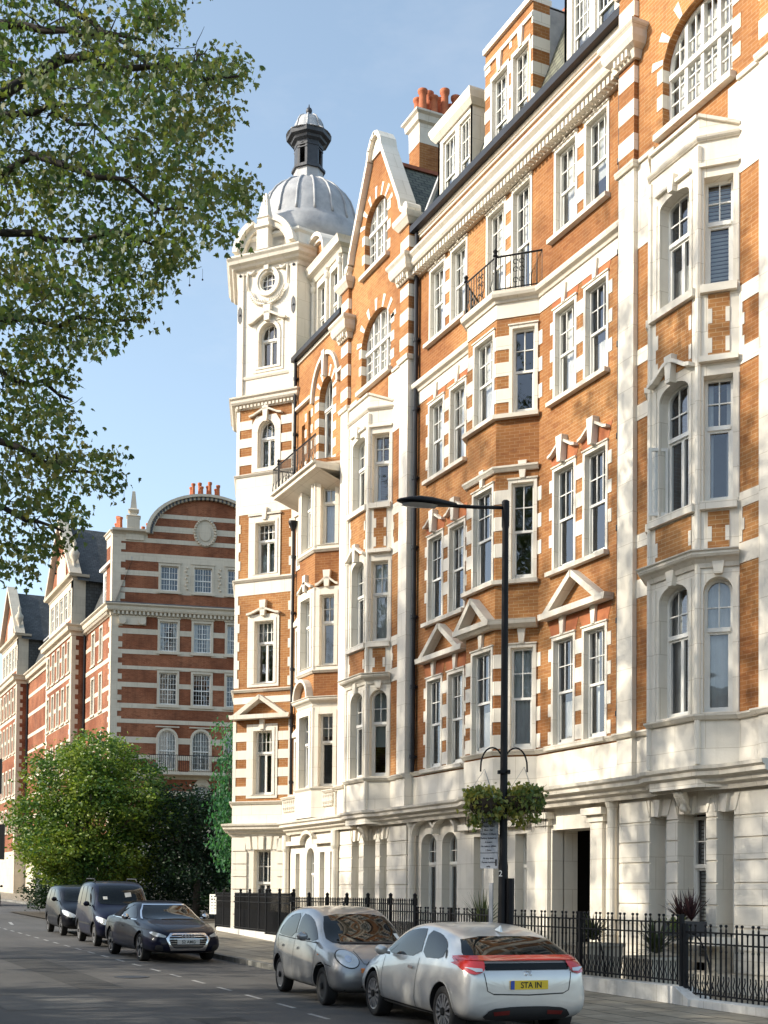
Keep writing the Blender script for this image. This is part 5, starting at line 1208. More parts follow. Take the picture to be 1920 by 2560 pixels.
    pth = [tuple(E.P(2.62, 0, .0)[:2]), tuple(E.P(2.62, 0, .9)[:2]), tuple(E.P(9.58, 0, .9)[:2]), tuple(E.P(9.58, 0, 0)[:2])]
    railing(bo, pth, 9.74, 1.12, .13, .014)
    # ---- long front: recessed piece with two windows a floor
    FA = front(oy); HA = []
    for (a, b) in ((-91.25, -90.35), (-88.75, -87.95)):
        for z0, z1 in ((17.75, 19.95), (14.2, 16.7), (10.4, 12.6), (7.0, 9.0)): HA.append(opening(a, b, z0, z1))
    br.wall(FA, [(-93.45, 5.2), (ox, 5.2), (ox, 20.3), (-93.45, 20.3)], HA, 0, .18, 0, 1)
    st.wall(FA, [(-93.45, gz - 1), (ox, gz - 1), (ox, 5.2), (-93.45, 5.2)], [], 0, .2)
    def dressrow(F, Hs, x0, x1, zb):
        for z0, z1 in zb:
            segs = [(x0, x1)]
            for h in Hs:
                if h[0][1] < z1 and h[2][1] > z0:
                    segs = [q for s_ in segs for q in ([(s_[0], h[0][0]), (h[1][0], s_[1])] if h[0][0] > s_[0] and h[1][0] < s_[1] else [s_])]
            for a, b in segs: st.box(F, a, b, z0, z1, -.02, .018)
        for h in Hs:
            st.ring(F, opening(h[0][0] - .16, h[1][0] + .16, h[0][1] - .1, h[2][1] + .15), opening(h[0][0] + .004, h[1][0] - .004, h[0][1] + .004, h[2][1] - .004), -.1, .045)
            wf = window(root, F, h[0][0], h[1][0], h[0][1], h[2][1], 0, .1, 'sash', 2, 2, 1, .5, 'net', fw=.08); MB().box(F, h[0][0] - .2, h[1][0] + .2, h[0][1] - .2, h[0][1] - .09, -.01, .12).build('sill', 'stone_far', wf)
    ZB = ((18.9, 19.2), (17.2, 17.5), (15.3, 15.6), (13.9, 14.15), (11.5, 11.8), (9.9, 10.2), (8.0, 8.3))
    dressrow(FA, HA, -93.45, ox, ZB); toothed(st, FA, ox, 5.2, 20.3, .5, .8, -1, .36, -.01, .02)
    # gabled wings standing forward
    for wi, (x1, wd) in enumerate(((-93.45, 9.9), (-117.6, 9.9))):
        x0 = x1 - wd; YW = 18.6; FW_ = front(YW); HH = []
        n = 5
        for k in range(n):
            c = x0 + wd * (k + .5) / n
            for z0, z1 in ((17.75, 19.95), (14.2, 16.7), (10.4, 12.6), (7.0, 9.0)): HH.append(opening(c - .42, c + .42, z0, z1))
        br.wall(FW_, [(x0, 5.2), (x1, 5.2), (x1, 20.3), (x0, 20.3)], HH, 0, .18, 0, 1); st.wall(FW_, [(x0, gz - 1), (x1, gz - 1), (x1, 5.2), (x0, 5.2)], [], 0, .2)
        dressrow(FW_, HH, x0, x1, ZB); toothed(st, FW_, x1, 5.2, 20.3, .5, .75, -1, .36, -.01, .02); toothed(st, FW_, x0, 5.2, 20.3, .5, .75, 1, .36, -.01, .02)
        FS = Fr(x1, YW, 0, 1); st.wbox(x1 - .2, x1 - .001, YW + .02, oy + .2, gz - 1, 5.2); st.wbox(x0 + .001, x0 + .2, YW + .02, oy + .2, gz - 1, 5.2); br.wbox(x0, x0 + .3, YW + .1, oy + .3, 5.2, 20.3); br.wall(FS, [(0, 5.2), (1.0 if wi == 0 else 1.0, 5.2), (1.0, 20.3), (0, 20.3)], [], 0, .1)
        toothed(st, FS, 0, 5.2, 20.3, .28, .5, 1, .36, -.01, .02)
        cor.sweep([(x0, oy), (x0, YW), (x1, YW), (x1, oy)], [(0, 20.25), (.08, 20.25), (.12, 20.5), (.35, 20.56), (.40, 20.68), (.40, 20.84), (.55, 20.94), (.55, 21.02), (0, 21.06)])
        # attic storey and pointed gable
        att = [opening(x0 + .9 + 1.75 * k, x0 + 2.2 + 1.75 * k, 21.9, 23.9) for k in range(5)]
        st.wall(FW_, [(x0 + .3, 21.0), (x1 - .3, 21.0), (x1 - .3, 24.5), (x0 + .3, 24.5)], att, -.1, .2)
        for h in att: window(root, Fr(0, YW + .1), h[0][0], h[1][0], h[0][1], h[2][1], 0, .08, 'sash', 3, 2, 1, .5, 'net', fw=.08)
        br.box(FW_, x0 + .4, x1 - .4, 21.05, 21.6, -.12, -.08)
        cor.sweep([(x0 + .3, YW + 1.2), (x0 + .3, YW + .1), (x1 - .3, YW + .1), (x1 - .3, YW + 1.2)], [(-.2, 24.4), (.05, 24.4), (.1, 24.55), (.36, 24.62), (.42, 24.8), (-.2, 24.86)])
        xc = (x0 + x1) / 2; hg = 29.6
        br.wall(Fr(0, YW + .15), [(x0 + .5, 24.8), (x1 - .5, 24.8), (xc, hg)], [], 0, .1)
        st.wall(Fr(0, YW + .1), [(xc - 1.8, 24.8), (xc + 1.8, 24.8), (xc + 1.6, 26.6), (xc, 27.4), (xc - 1.6, 26.6)], [], 0, .1)
        for sg in (-1, 1): MB().prism(Fr(0, YW + .1), [(xc + sg * (wd / 2 - .2), 24.8), (xc, hg), (xc, hg + .45), (xc + sg * (wd / 2 + .2), 24.8)], -.5, .35).build('gable_coping', 'stone_far', root)
        st.wbox(x1 - 1.1, x1 - .3, YW + .1, YW + 1.0, 21.0, 24.5); st.wbox(x1 - .5, x1 - .28, YW + .0, YW + .8, 21.0, 22.4)
        un = MB(); un.lathe((x1 - .6, YW + .2, 24.86), [(.28, 0), (.28, .5), (.14, .7), (.12, .9), (.34, 1.3), (.38, 1.6), (.2, 1.85), (.1, 2.1), (.16, 2.3), (.03, 2.6)], 10); un.build('stone_urn', 'stone_far', root, True)
        ro = MB(); ro.wbox(x1 - .45, x1 - .32, YW + .9, oy + 8, 21.0, 24.6); ro.wbox(x0 + .32, x0 + .45, YW + .9, oy + 8, 21.0, 24.6); ro.add([(xc - 5.2, YW + .3, 24.3), (xc, YW + .3, 29.5), (xc + 5.2, YW + .3, 24.3), (xc - 5.2, oy + 8, 24.3), (xc, oy + 8, 29.5), (xc + 5.2, oy + 8, 24.3)], [(0, 1, 4, 3), (1, 2, 5, 4)])
        ro.build('gable_roof', 'slate_dark', root)
    # recessed piece between wings
    FB2 = front(oy); HB = [opening(-107.3 + 1.5 * k, -106.5 + 1.5 * k, z0, z1) for k in range(2) for z0, z1 in ((17.75, 19.95), (14.2, 16.7), (10.4, 12.6), (7.0, 9.0))]
    br.wall(FB2, [(-117.6, 5.2), (-103.35, 5.2), (-103.35, 20.3), (-117.6, 20.3)], HB, 0, .18, 0, 1); st.wall(FB2, [(-117.6, gz - 1), (-103.35, gz - 1), (-103.35, 5.2), (-117.6, 5.2)], [], 0, .2)
    dressrow(FB2, HB, -117.6, -103.35, ZB)
    cor.sweep([(-117.6, oy), (-103.35, oy)], [(0, 20.25), (.08, 20.25), (.12, 20.5), (.35, 20.56), (.40, 20.68), (.40, 20.84), (.55, 20.94), (.55, 21.02), (0, 21.06)])
    # roofs: steep slate mansards with a break
    rf = MB()
    for a, b in ((-117.6, -103.3), (-93.5, -85.0)):
        rf.add([(a, oy + .1, 21.0), (b, oy + .1, 21.0), (b, oy + 1.3, 24.2), (a, oy + 1.3, 24.2), (b, oy + 4.4, 28.4), (a, oy + 4.4, 28.4), (a, oy + 9, 28.4), (b, oy + 9, 28.4)], [(0, 1, 2, 3), (3, 2, 4, 5), (5, 4, 7, 6)])
        rf.wbox(a, b, oy + 1.2, oy + 1.4, 24.15, 24.3, 1)
    rf.add([(-85.4, oy + .5, 24.2), (-85.4, oy + 4.4, 28.4), (-85.4, oy + 9, 28.4), (-85.4, oy + 9, 21), (-85.4, oy + .1, 21)], [(4, 3, 2, 1, 0)])
    rf.build('roof', ['slate_dark', 'lead'], root)
    # dormer at the corner end and end pier with cap
    dm = MB(); xd0, xd1, Yd = -89.1, -86.3, oy + .25
    dm.wall(front(Yd), [(xd0, 21.1), (xd1, 21.1), (xd1, 24.0), (xd0, 24.0)], [opening(xd0 + .3, xd0 + 1.3, 21.5, 23.7), opening(xd0 + 1.5, xd1 - .3, 21.5, 23.7)], 0, .15)
    dm.wbox(xd0, xd0 + .1, Yd + .01, oy + 2, 21.1, 24.0); dm.wbox(xd1 - .1, xd1, Yd + .01, oy + 2, 21.1, 24.0); dm.wbox(xd0 - .2, xd1 + .2, Yd - .25, oy + 2.2, 24.0, 24.2)
    do = dm.build('dormer', 'paint', root)
    for a, b in ((xd0 + .3, xd0 + 1.3), (xd0 + 1.5, xd1 - .3)): window(do, front(Yd), a, b, 21.5, 23.7, 0, .06, 'sash', 3, 2, 1, .5, 'net', fw=.07)
    FS = Fr(ox - .55, oy, 1, 0); st.box(FS, 0, .55, 21.1, 25.85, -1.6, .02)
    bk = MB(); p = [tuple(E.P(Wd, 0)[:2])]
    bk.add([(ox, oy, gz - 1), (ox, oy, 25.9), (back[0], back[1], 25.9), (back[0], back[1], gz - 1)], []) 
    bk.wbox(-127, back[0], back[1], back[1] + .2, gz - 1, 25.9); bk.wbox(-85.6, -85.4, oy + 2.2, back[1], gz, 8) if 0 else None
    for z_ in (4.2, 9.4, 13.4, 17.2, 21.0): bk.wbox(-127.0, -86.4, oy + .3, back[1], z_ - .1, z_); bk.add([tuple(E.P(.1, 0, -.35)[:2]) + (z_,), tuple(E.P(Wd, 0, -.35)[:2]) + (z_,), tuple(E.P(Wd, 0, -4)[:2]) + (z_,), tuple(E.P(.1, 0, -4)[:2]) + (z_,)], [(0, 1, 2, 3)])
    bk.wbox(-127.0, -86.4, oy + 2.5, oy + 2.6, gz, 21.0)
    bk.build('floors_and_back_wall', 'room', root)
    for x in (-93.3, -117.5): drainpipe('drainpipe', x, oy - .1, 4, 20.3, root, .08)
    b_ = br.build('brick_wall', ['brick_red', 'stone_far'], root); st.build('stone_dressing', 'stone_far', root); cor.build('cornice', 'stone_far', root); ld.build('lead_flashing', 'lead_dark', root)
    chimney('terracotta-potted chimney at the left corner of the banded end gable', -87.9, -86.3, 19.8, 22.0, 20.5, 26.3, 4, ('brick_red', 'stone_far'), 'terracotta', 'x', hs=1.25)
    chimney('chimney pots showing above the round-topped end gable', -86.6, -85.6, 25.0, 27.4, 26.0, 29.15, 4, ('brick_red', 'stone_far'), 'terracotta', 'y', hs=1.25)
    chimney('low row of orange pots on the far slate roof behind the leaves', -98.5, -91.5, 24.2, 25.2, 26.0, 28.7, 5, ('brick_red', 'stone_far'), 'terracotta', 'x')
far_block()

# ------------------------------------------------------------------ unseen row added on the near side to darken window and car reflections
def near_row():
    root = thing('added_terrace', 'low red brick terrace added out of view behind the plane trees to darken reflections', 'building', (-60, -19, ground_z(-60)))
    F = Fr(20, -19, -1, 0); W_ = 150; m = MB(); hs = []
    for k in range(24):
        u = 4 + k * 6.1
        for z0, z1 in ((1.6, 3.8), (5.2, 7.4), (8.6, 10.6)): hs.append(opening(u, u + 1.3, z0, z1)) 
    m.wall(F, [(0, -1), (W_, -1), (W_, 12), (0, 12)], hs, 0, .25, 0, 1)
    for z in (4.4, 8.0, 11.7): m.box(F, 0, W_, z, z + .3, -.02, .12, 1)
    m.box(F, 0, W_, 11.9, 12.1, -9, .2, 1); m.box(F, 0, W_, -1, 12, -9, -.6, 2)
    m.build('wall', ['brick_red', 'stone_far', 'dark'], root)
    first = None
    for h in hs:
        if first is None:
            u0, u1, z0, z1 = h[0][0], h[1][0], h[0][1], h[2][1]; w = MB(); w.ring(F, opening(u0, u1, z0, z1), opening(u0 + .08, u1 - .08, z0 + .08, z1 - .08), -.2, -.1); w.box(F, u0, u1, (z0 + z1) / 2 - .03, (z0 + z1) / 2 + .03, -.2, -.1); w.box(F, (u0 + u1) / 2 - .02, (u0 + u1) / 2 + .02, z0, z1, -.19, -.11)
            first = w.build('window', 'paint', root); b0 = (u0, z0)
        elif hs.index(h) < 96:
            c = first.copy(); link(c, root); c.matrix_parent_inverse = first.matrix_parent_inverse.copy(); c.location = F.t * (h[0][0] - b0[0]) + Vector((0, 0, h[0][1] - b0[1]))
    r_ = MB(); r_.add([tuple(F.P(0, 12.1, .1)), tuple(F.P(W_, 12.1, .1)), tuple(F.P(W_, 13.6, -5)), tuple(F.P(0, 13.6, -5))], [(0, 1, 2, 3)]); r_.build('roof', 'slate_dark', root)
near_row()
# ------------------------------------------------------------------ road, pavements, garden walls
def asphalt():
    mt, nt, b = newmat('asphalt'); co = objco(nt)
    n = noise(nt, .35, 6, .7, co); r = ramp(nt, [(.3, (.072, .068, .063)), (.7, (.108, .101, .094))]); nt.links.new(n.outputs[0], r.inputs[0])
    mp = nt.nodes.new('ShaderNodeMapping'); mp.inputs['Scale'].default_value = (.08, 1.1, 1); nt.links.new(co, mp.inputs[0])
    n3 = noise(nt, 1.2, 5, .6, mp.outputs[0]); r3 = ramp(nt, [(.45, (1, 1, 1)), (.75, (.72, .72, .72))]); nt.links.new(n3.outputs[0], r3.inputs[0])
    n2 = noise(nt, 90, 3, .8, co); r2 = ramp(nt, [(.3, (.7, .7, .7)), (.75, (1.35, 1.35, 1.35))]); nt.links.new(n2.outputs[0], r2.inputs[0])
    c = mixc(nt, 1, r.outputs[0], r2.outputs[0], 'MULTIPLY'); c = mixc(nt, 1, c, r3.outputs[0], 'MULTIPLY')
    nt.links.new(c, b.inputs['Base Color']); b.inputs['Roughness'].default_value = .85; bump(nt, b, n2.outputs[0], .5, .01); return mt
M['asphalt'] = asphalt()
M['flags'] = slates('paving_flags', (.36, .31, .245), (.30, .26, .205), .9, .6); 
M['kerb'] = slates('granite_kerb', (.30, .29, .27), (.22, .21, .20), .9, .4)
M['wall_white'] = stucco('painted_dwarf_wall', (.72, .70, .66), (.28, .25, .20), amt=.75)
M['mark'] = plain('road_paint', (.42, .41, .39), (.20, .195, .185), 3, .7)
M['earth'] = plain('garden_soil', (.08, .06, .035), (.04, .03, .02), 3, .95)
def gsheet(name, pts, mat, dz=0):
    mb = MB(); mb.add([(x, y, ground_z(x) + dz) for x, y in pts], [tuple(range(len(pts)))])
    o = mb.build(name, mat); o['kind'] = 'structure'; return o
gsheet('ground', [(400, -400), (400, 600), (-900, 600), (-900, -400)], 'earth', -.45)
gsheet('road', [(60, -3.2), (60, 9.5), (-42, 9.5), (-46, 10.6), (-49, 14), (-50, 60), (-70, 60), (-71, 16), (-74, 13.8), (-300, 13.8), (-300, -3.2)], 'asphalt')
def kerbed(name, line, outer):
    """pavement with a kerb; line = kerb edge, outer = far edge"""
    mb = MB(); h = .12; w = .15
    P = [Vector((x, y, 0)) for x, y in line]
    n = len(P)
    for i in range(n - 1):
        a, b = P[i], P[i + 1]; nn = Vector((-(b - a).y, (b - a).x, 0)).normalized()
        if nn.dot(Vector((outer[0][0], outer[0][1], 0)) - a) < 0: nn = -nn
        vs = []
        for p in (a, b):
            q = p + nn * w
            vs += [(p.x, p.y, ground_z(p.x) - .05), (p.x, p.y, ground_z(p.x) + h - .01), (p.x + nn.x * .02, p.y + nn.y * .02, ground_z(p.x) + h), (q.x, q.y, ground_z(q.x) + h), (q.x, q.y, ground_z(q.x) - .05)]
        mb.add(vs, [(0, 1, 6, 5), (1, 2, 7, 6), (2, 3, 8, 7), (3, 4, 9, 8)])
    k = mb.build(name + '_kerb', 'kerb'); k['kind'] = 'structure'
    pts = [(x, y) for x, y in line] + outer
    o = gsheet(name, pts, 'flags', h - .004); return o
kerbed('pavement', [(60, 9.5), (-42, 9.5), (-46, 10.7), (-48.5, 14), (-49.5, 60)], [(-44, 60), (-43.5, 16), (60, 16)])
kerbed('far_pavement', [(-70, 60), (-71, 16.4), (-74, 13.9), (-300, 13.9)], [(-300, 30), (-66, 30), (-64, 60)])
kerbed('near_pavement', [(60, -3.2), (-300, -3.2)], [(-300, -12), (60, -12)])
mk = 0
for x in [-12.9 - 1.55 * k for k in range(24)]:      # dashed edge of the parking bays
    mb = MB(); y = 7.12 + (.0 if x < -19 else (x + 19) * -.06); mb.add([(x, y - .04, ground_z(x) + .004), (x + .75, y - .04 - .0, ground_z(x + .75) + .004), (x + .75, y + .04, ground_z(x + .75) + .004), (x, y + .04, ground_z(x) + .004)], [(0, 1, 2, 3)])
    o = mb.build('parking_bay_dash', 'mark'); o['kind'] = 'structure'
for x in (-53, -57, -61, -65):
    o = gsheet('give_way_dash', [(x, 8.2), (x + 2.6, 7.9), (x + 2.6, 8.02), (x, 8.32)], 'mark', .004)

# dwarf wall, dropping one step towards the camera
def dwarf_wall():
    root = thing('garden_wall', 'low white painted wall carrying the black railings, with a crumbling step', 'wall', (-17, 12.8, ground_z(-17) + .12))
    for k, (x0, x1, zt) in enumerate(((-42.6, -36.2, .50), (-36.2, -33.3, .46), (-33.3, -25.6, .42), (-25.6, -16.2, .29), (-16.2, -11.0, .12))):
        y = 13.7 - (x0 + 42.6) * .0 if k == 0 else 12.85
        yy0, yy1 = (13.75, 13.2) if k == 0 else ((13.2, 12.85) if k == 1 else (12.8, 12.8))
        m = MB(); zb = ground_z(x0) - .3; w = .16
        vs = [(x0, yy0 - w, zb), (x1, yy1 - w, zb), (x1, yy1 + w, zb), (x0, yy0 + w, zb), (x0, yy0 - w, zt), (x1, yy1 - w, zt), (x1, yy1 + w, zt), (x0, yy0 + w, zt)]
        m.add(vs, [(0, 3, 2, 1), (4, 5, 6, 7), (0, 1, 5, 4), (1, 2, 6, 5), (2, 3, 7, 6), (3, 0, 4, 7)])
        m.build('wall_length', 'wall_white', root)
    m = MB(); m.add([(-16.2, 12.62, .29), (-16.2, 12.98, .29), (-15.7, 12.98, .12), (-15.85, 12.6, .12), (-16.2, 12.62, -.2), (-16.2, 12.98, -.2), (-15.7, 12.98, -.2), (-15.85, 12.6, -.2)], [(0, 3, 2, 1), (4, 5, 6, 7), (0, 4, 7, 3), (3, 7, 6, 2), (2, 6, 5, 1)])
    m.build('broken_step', 'wall_white', root)
    return root
dwarf_wall()

def fence(label, x0, y0, x1, y1, zb, zt, step=.13, posts=1.95, style='ball', rails=(.13, .30), ornate=False, dog=False):
    L = math.hypot(x1 - x0, y1 - y0); root = thing('railing', label, 'railings', ((x0 + x1) / 2, (y0 + y1) / 2, zb), group='black iron railings on the dwarf wall')
    n = int(L / step); tx, ty = (x1 - x0) / L, (y1 - y0) / L
    bars = MB(); h = zt - zb
    for k in range(n + 1):
        x, y = x0 + tx * k * step, y0 + ty * k * step
        # bars are split into a few meshes below
        pr = [(.011, 0), (.011, h - .12)]
        if style == 'ball':
            pr = [(.017, 0), (.017, h * .62), (.023, h * .64), (.017, h * .66), (.017, h - .10), (.017, h - .08), (.010, h - .06), (.012, h - .045), (.026, h - .026), (.020, h - .004), (.004, h)] if k % 3 else [(.012, 0), (.012, h - .18), (.02, h - .14), (.004, h - .12)]
        else: pr = [(.015, 0), (.015, h - .07), (.022, h - .05), (.003, h)]
        bars.lathe((x, y, zb), pr, 6)
    bars.build('bars', 'iron', root)
    F = Fr(x0, y0, tx, ty); rl = MB()
    for q in rails: rl.box(F, 0, L, zt - q - .014, zt - q + .010, -.018, .018)
    rl.box(F, 0, L, zb + .05, zb + .075, -.02, .02); rl.build('rail', 'iron', root)
    wig = MB()
    for k in range(n):
        u = (k + .5) * step
        if not ornate: wig.tube([F.P(u, zb + .06), F.P(u + .02, zb + .14), F.P(u - .02, zb + .22), F.P(u + .01, zb + .30), F.P(u, zb + .36)], .009, 4)
        else: wig.tube([F.P(u, zb + .1), F.P(u, zb + h * .55)], .008, 4)
    wig.build('lower_scrolls', 'iron', root)
    np_ = max(1, int(L / posts))
    for k in range(np_ + 1):
        u = L * k / np_; p = F.P(u, 0); m = MB()
        m.box(F, u - .03, u + .03, zb - .05, zt - .0, -.03, .03)
        if ornate:
            m.box(F, u - .07, u + .07, zt - .16, zt + .0, -.03, .03); m.box(F, u - .035, u + .035, zt - .0, zt + .06, -.03, .03); m.lathe((p.x, p.y, zt + .05), [(.045, 0), (.05, .03), (.01, .07)], 6); m.box(F, u - .05, u + .05, zb, zt - .28, -.02, .02)
        m.build('post', 'iron', root)
        if dog and k > 0:   # curved back stay
            s_ = MB(); pts = [(p.x, p.y + .02, zt - .28)] + [(p.x + .02 + .42 * math.sin(q), p.y + .12 + .1 * math.sin(q), zt - .28 - .9 * (1 - math.cos(q))) for q in [math.pi / 2 * j / 6 for j in range(1, 7)]] + [(p.x + .46, p.y + .22, zb)]
            s_.tube(pts, .016, 6); s_.build('curved_stay', 'iron', root)
    return root
fence('ornate black railings at the foot of the domed tower, far left length of the wall', -43.5, 13.85, -36.2, 13.2, .50, 1.70, .115, 1.15, 'plain', ornate=True)
fence('ornate black railings with pierced square posts between the tower and the parked silver hatchback', -36.2, 13.1, -33.3, 12.85, .46, 1.70, .115, 1.15, 'plain', ornate=True)
fence('ornate black railings with pierced square posts behind the dull silver small car', -33.3, 12.8, -25.65, 12.8, .42, 1.60, .115, 1.15, 'plain', ornate=True)
fence('ball-topped black railings in front of the porch, behind the bright silver hatchback roof', -25.6, 12.8, -22.3, 12.8, .32, 1.42, .118, 1.6)
fence('ball-topped black railings with curved stays in front of the spiky planters', -21.9, 12.8, -16.25, 12.8, .31, 1.42, .118, 1.9, dog=True)
fence('lowest ball-topped black railings at the right edge above the broken wall step', -16.15, 12.8, -11.2, 12.8, .14, 1.28, .118, 1.9, dog=True)
# basement area wall band behind the railings (dark painted) and window ledge
ar = MB(); ar.wbox(-43, -11, 14.5, 14.52, -.8, .1); 
# far left: fence of the garden over the side street
fence('dark railings in front of the side street garden bushes', -72.0, 17.5, -66, 20.5, 1.0, 2.1, .14, 2, 'plain')
fence('dark low railings at far left beside the stone gate piers', -88, 15.6, -72.4, 15.6, 1.05, 1.95, .16, 2.4, 'plain')
for k, x in enumerate((-84.5, -82.0)):
    pr_ = MB(); y = 14.9; z0 = ground_z(x)
    pr_.lathe((x, y, z0), [(.42, 0), (.42, .25), (.34, .3), (.30, 2.2), (.4, 2.3), (.42, 2.45), (.3, 2.5), (.32, 2.75)], 4, 0, math.pi / 4)
    o = pr_.build('gate_pier', 'stone_far'); tag(o, ['leftmost weathered stone gate pier on the far pavement', 'second weathered stone gate pier, nearer the black saloon'][k], 'gate pier', 'stone gate piers')

# ------------------------------------------------------------------ lamp post with hanging baskets
def lamp():
    X, Y = -16.93, 9.95; z0 = ground_z(X) + .12
    root = thing('street_lamp', 'tall black street lamp with a flat lantern on a bracket arm over the road', 'street lamp', (X, Y, z0))
    m = MB(); m.lathe((X, Y, z0), [(.13, 0), (.13, .05), (.078, .08), (.074, 2.1), (.062, 2.2), (.056, 4.0), (.050, 7.30), (.060, 7.34), (.060, 7.72), (.04, 7.74)], 16)
    m.tube([(X + .13, Y + .05, z0 + .1), (X + .13, Y + .05, 1.95)], .06, 8)
    m.build('pole', 'iron', root, 'auto')
    a = MB(); a.tube([(X, Y, 7.66), (X - .04, Y - .5, 7.61), (X - .06, Y - .95, 7.58)], .028, 8); a.build('arm', 'iron', root, True)
    h = MB(); sec = []
    ax = Vector((-.07, -1, -.03)).normalized(); s0 = Vector((X - .06, Y - .84, 7.59))
    prof_ = [(0, .05, .045), (.12, .07, .06), (.25, .10, .075), (.42, .15, .09), (.62, .17, .09), (.80, .14, .06), (.92, .07, .03), (.96, .01, .01)]
    sd_ = Vector((1, 0, 0)); vs = []; n = 12
    for d_, w, hh in prof_:
        c = s0 + ax * d_
        for k in range(n):
            q = 2 * math.pi * k / n; zz = math.sin(q) * hh * (1.0 if math.sin(q) > 0 else .45); vs.append(c + sd_ * math.cos(q) * w + Vector((0, 0, zz)))
    h.add(vs, [(i * n + k, i * n + (k + 1) % n, (i + 1) * n + (k + 1) % n, (i + 1) * n + k) for i in range(len(prof_) - 1) for k in range(n)] + [tuple(range(n - 1, -1, -1))])
    lh = h.build('lamp_head', 'iron', root, True)
    g = MB(); vs = []
    for d_, w in ((.34, .09), (.45, .13), (.62, .15), (.78, .12), (.88, .05)):
        c = s0 + ax * d_; vs += [c + sd_ * w + Vector((0, 0, -.045)), c - sd_ * w + Vector((0, 0, -.045)), c + Vector((0, 0, -.075))]
    g.add(vs, [(i * 3, i * 3 + 2, i * 3 + 5, i * 3 + 3) for i in range(4)] + [(i * 3 + 2, i * 3 + 1, i * 3 + 4, i * 3 + 5) for i in range(4)]); g.build('lamp_lens', plain('lamp_lens', (.45, .46, .48), None, 3, .2), lh)
    for k, sg in enumerate((-1, 1)):
        b = MB(); zz = 3.70
        pts = [(X, Y, zz - .15)] + [(X + .07 * sg * (1 - math.cos(q)), Y + sg * (.165 - .165 * math.cos(q)), zz - .05 + .30 * math.sin(q)) for q in [math.pi * j / 12 for j in range(0, 12)]] + [(X + sg * .14, Y + sg * .33, zz - .12)]
        b.tube(pts, .014, 6); b.build('basket_hook', 'iron', root, True)
    m = MB(); m.lathe((X, Y, 3.55), [(.10, 0), (.10, .05)], 12); m.wbox(X - .16, X + .16, Y - .02, Y + .02, 3.56, 3.60); m.build('clamp', 'iron', root)
    nb = MB(); F = Fr(X - .03, Y - .104, 1, 0); 
    d = Vector((.80, -.6, 0)); text_obj('2', .13, 'paint', root, Vector((X + d.x * .083 - .03, Y + d.y * .083 - .02, 1.98)) , math.pi / 2, math.atan2(d.x, -d.y), .003, name='lamp_number', world=True)
    # parking notice
    S = thing('parking_sign', 'tall narrow white parking notice strapped to the lamp post below the basket', 'sign', (X - .22, Y - .12, 2.2))
    Fs = Fr(X - .32, Y - .22, .62, .42)
    sm = MB().box(Fs, 0, .30, 2.10, 3.06, -.008, .008).build('plate', plain('sign_white', (.48, .50, .53), (.40, .42, .45), 2, .4), S)
    tm = MB().box(Fs, .0, .30, 2.335, 2.345, .008, .0095).box(Fs, .255, .285, 2.86, 2.95, .008, .0095).box(Fs, .255, .285, 2.14, 2.24, .008, .0095); tm.build('printed_rule', plain('sign_black', (.03, .03, .035), None, 3, .5), sm)
    lines = ['Resident', 'permit holders', 'or', 'Pay at machine', 'Display ticket', 'Mon - Sat', '8.30am - 6.30pm', 'Parking limited to', '4 hours', 'No return within', '1 hour', '', 'At any time', 'Permit holders', 'only']
    z = 2.99; k = 0
    for ln_ in lines:
        if ln_:
            text_obj(ln_, .038, bpy.data.materials['sign_black'], S, Fs.P(.14, z, .0096), math.pi / 2, math.atan2(Fs.t.y, Fs.t.x), .0008, .0008, name='sign_text', world=True)
        z -= .062
    MB().box(Fs, .15, .21, 1.25, 1.88, -.03, .0).build('post_ticket_strip', plain('notice_strip', (.34, .35, .37), (.26, .27, .29), 5, .5), S)
    MB().box(Fs, .15, .21, 1.10, 1.25, -.03, .0).build('blue_sticker', plain('blue_sticker', (.05, .09, .30), None, 5, .5), S)
lamp()

M['patch'] = plain('tarmac_repair', (.055, .052, .048), (.040, .038, .036), 8, .9, bstr=.4)
M['patch2'] = plain('worn_tarmac_repair', (.13, .123, .114), (.10, .095, .088), 6, .9, bstr=.4)
for k, (x0, x1, y0, y1, m_) in enumerate(((-31, -22.5, 4.6, 5.5, 'patch'), (-21.5, -19.2, 2.9, 4.6, 'patch2'), (-45, -36, 2.4, 3.2, 'patch2'), (-17.5, -14.8, 5.2, 5.9, 'patch'), (-58, -49, 5.2, 6.6, 'patch'))):
    gsheet('road_patch', [(x0, y0), (x1, y0 + .1), (x1 - .1, y1), (x0 + .1, y1)], m_, .004)
for x, y in ((-24.8, 6.2), (-37.5, 4.4)):
    mb = MB(); mb.lathe((x, y, ground_z(x) + .003), [(.34, 0), (.34, .006), (.29, .007), (.28, .004), (.001, .006)], 20); o = mb.build('manhole_cover', 'lead_dark'); tag(o, 'round iron manhole cover in the road nearer the small silver car' if x > -30 else 'round iron manhole cover in the road beside the van', 'manhole cover')
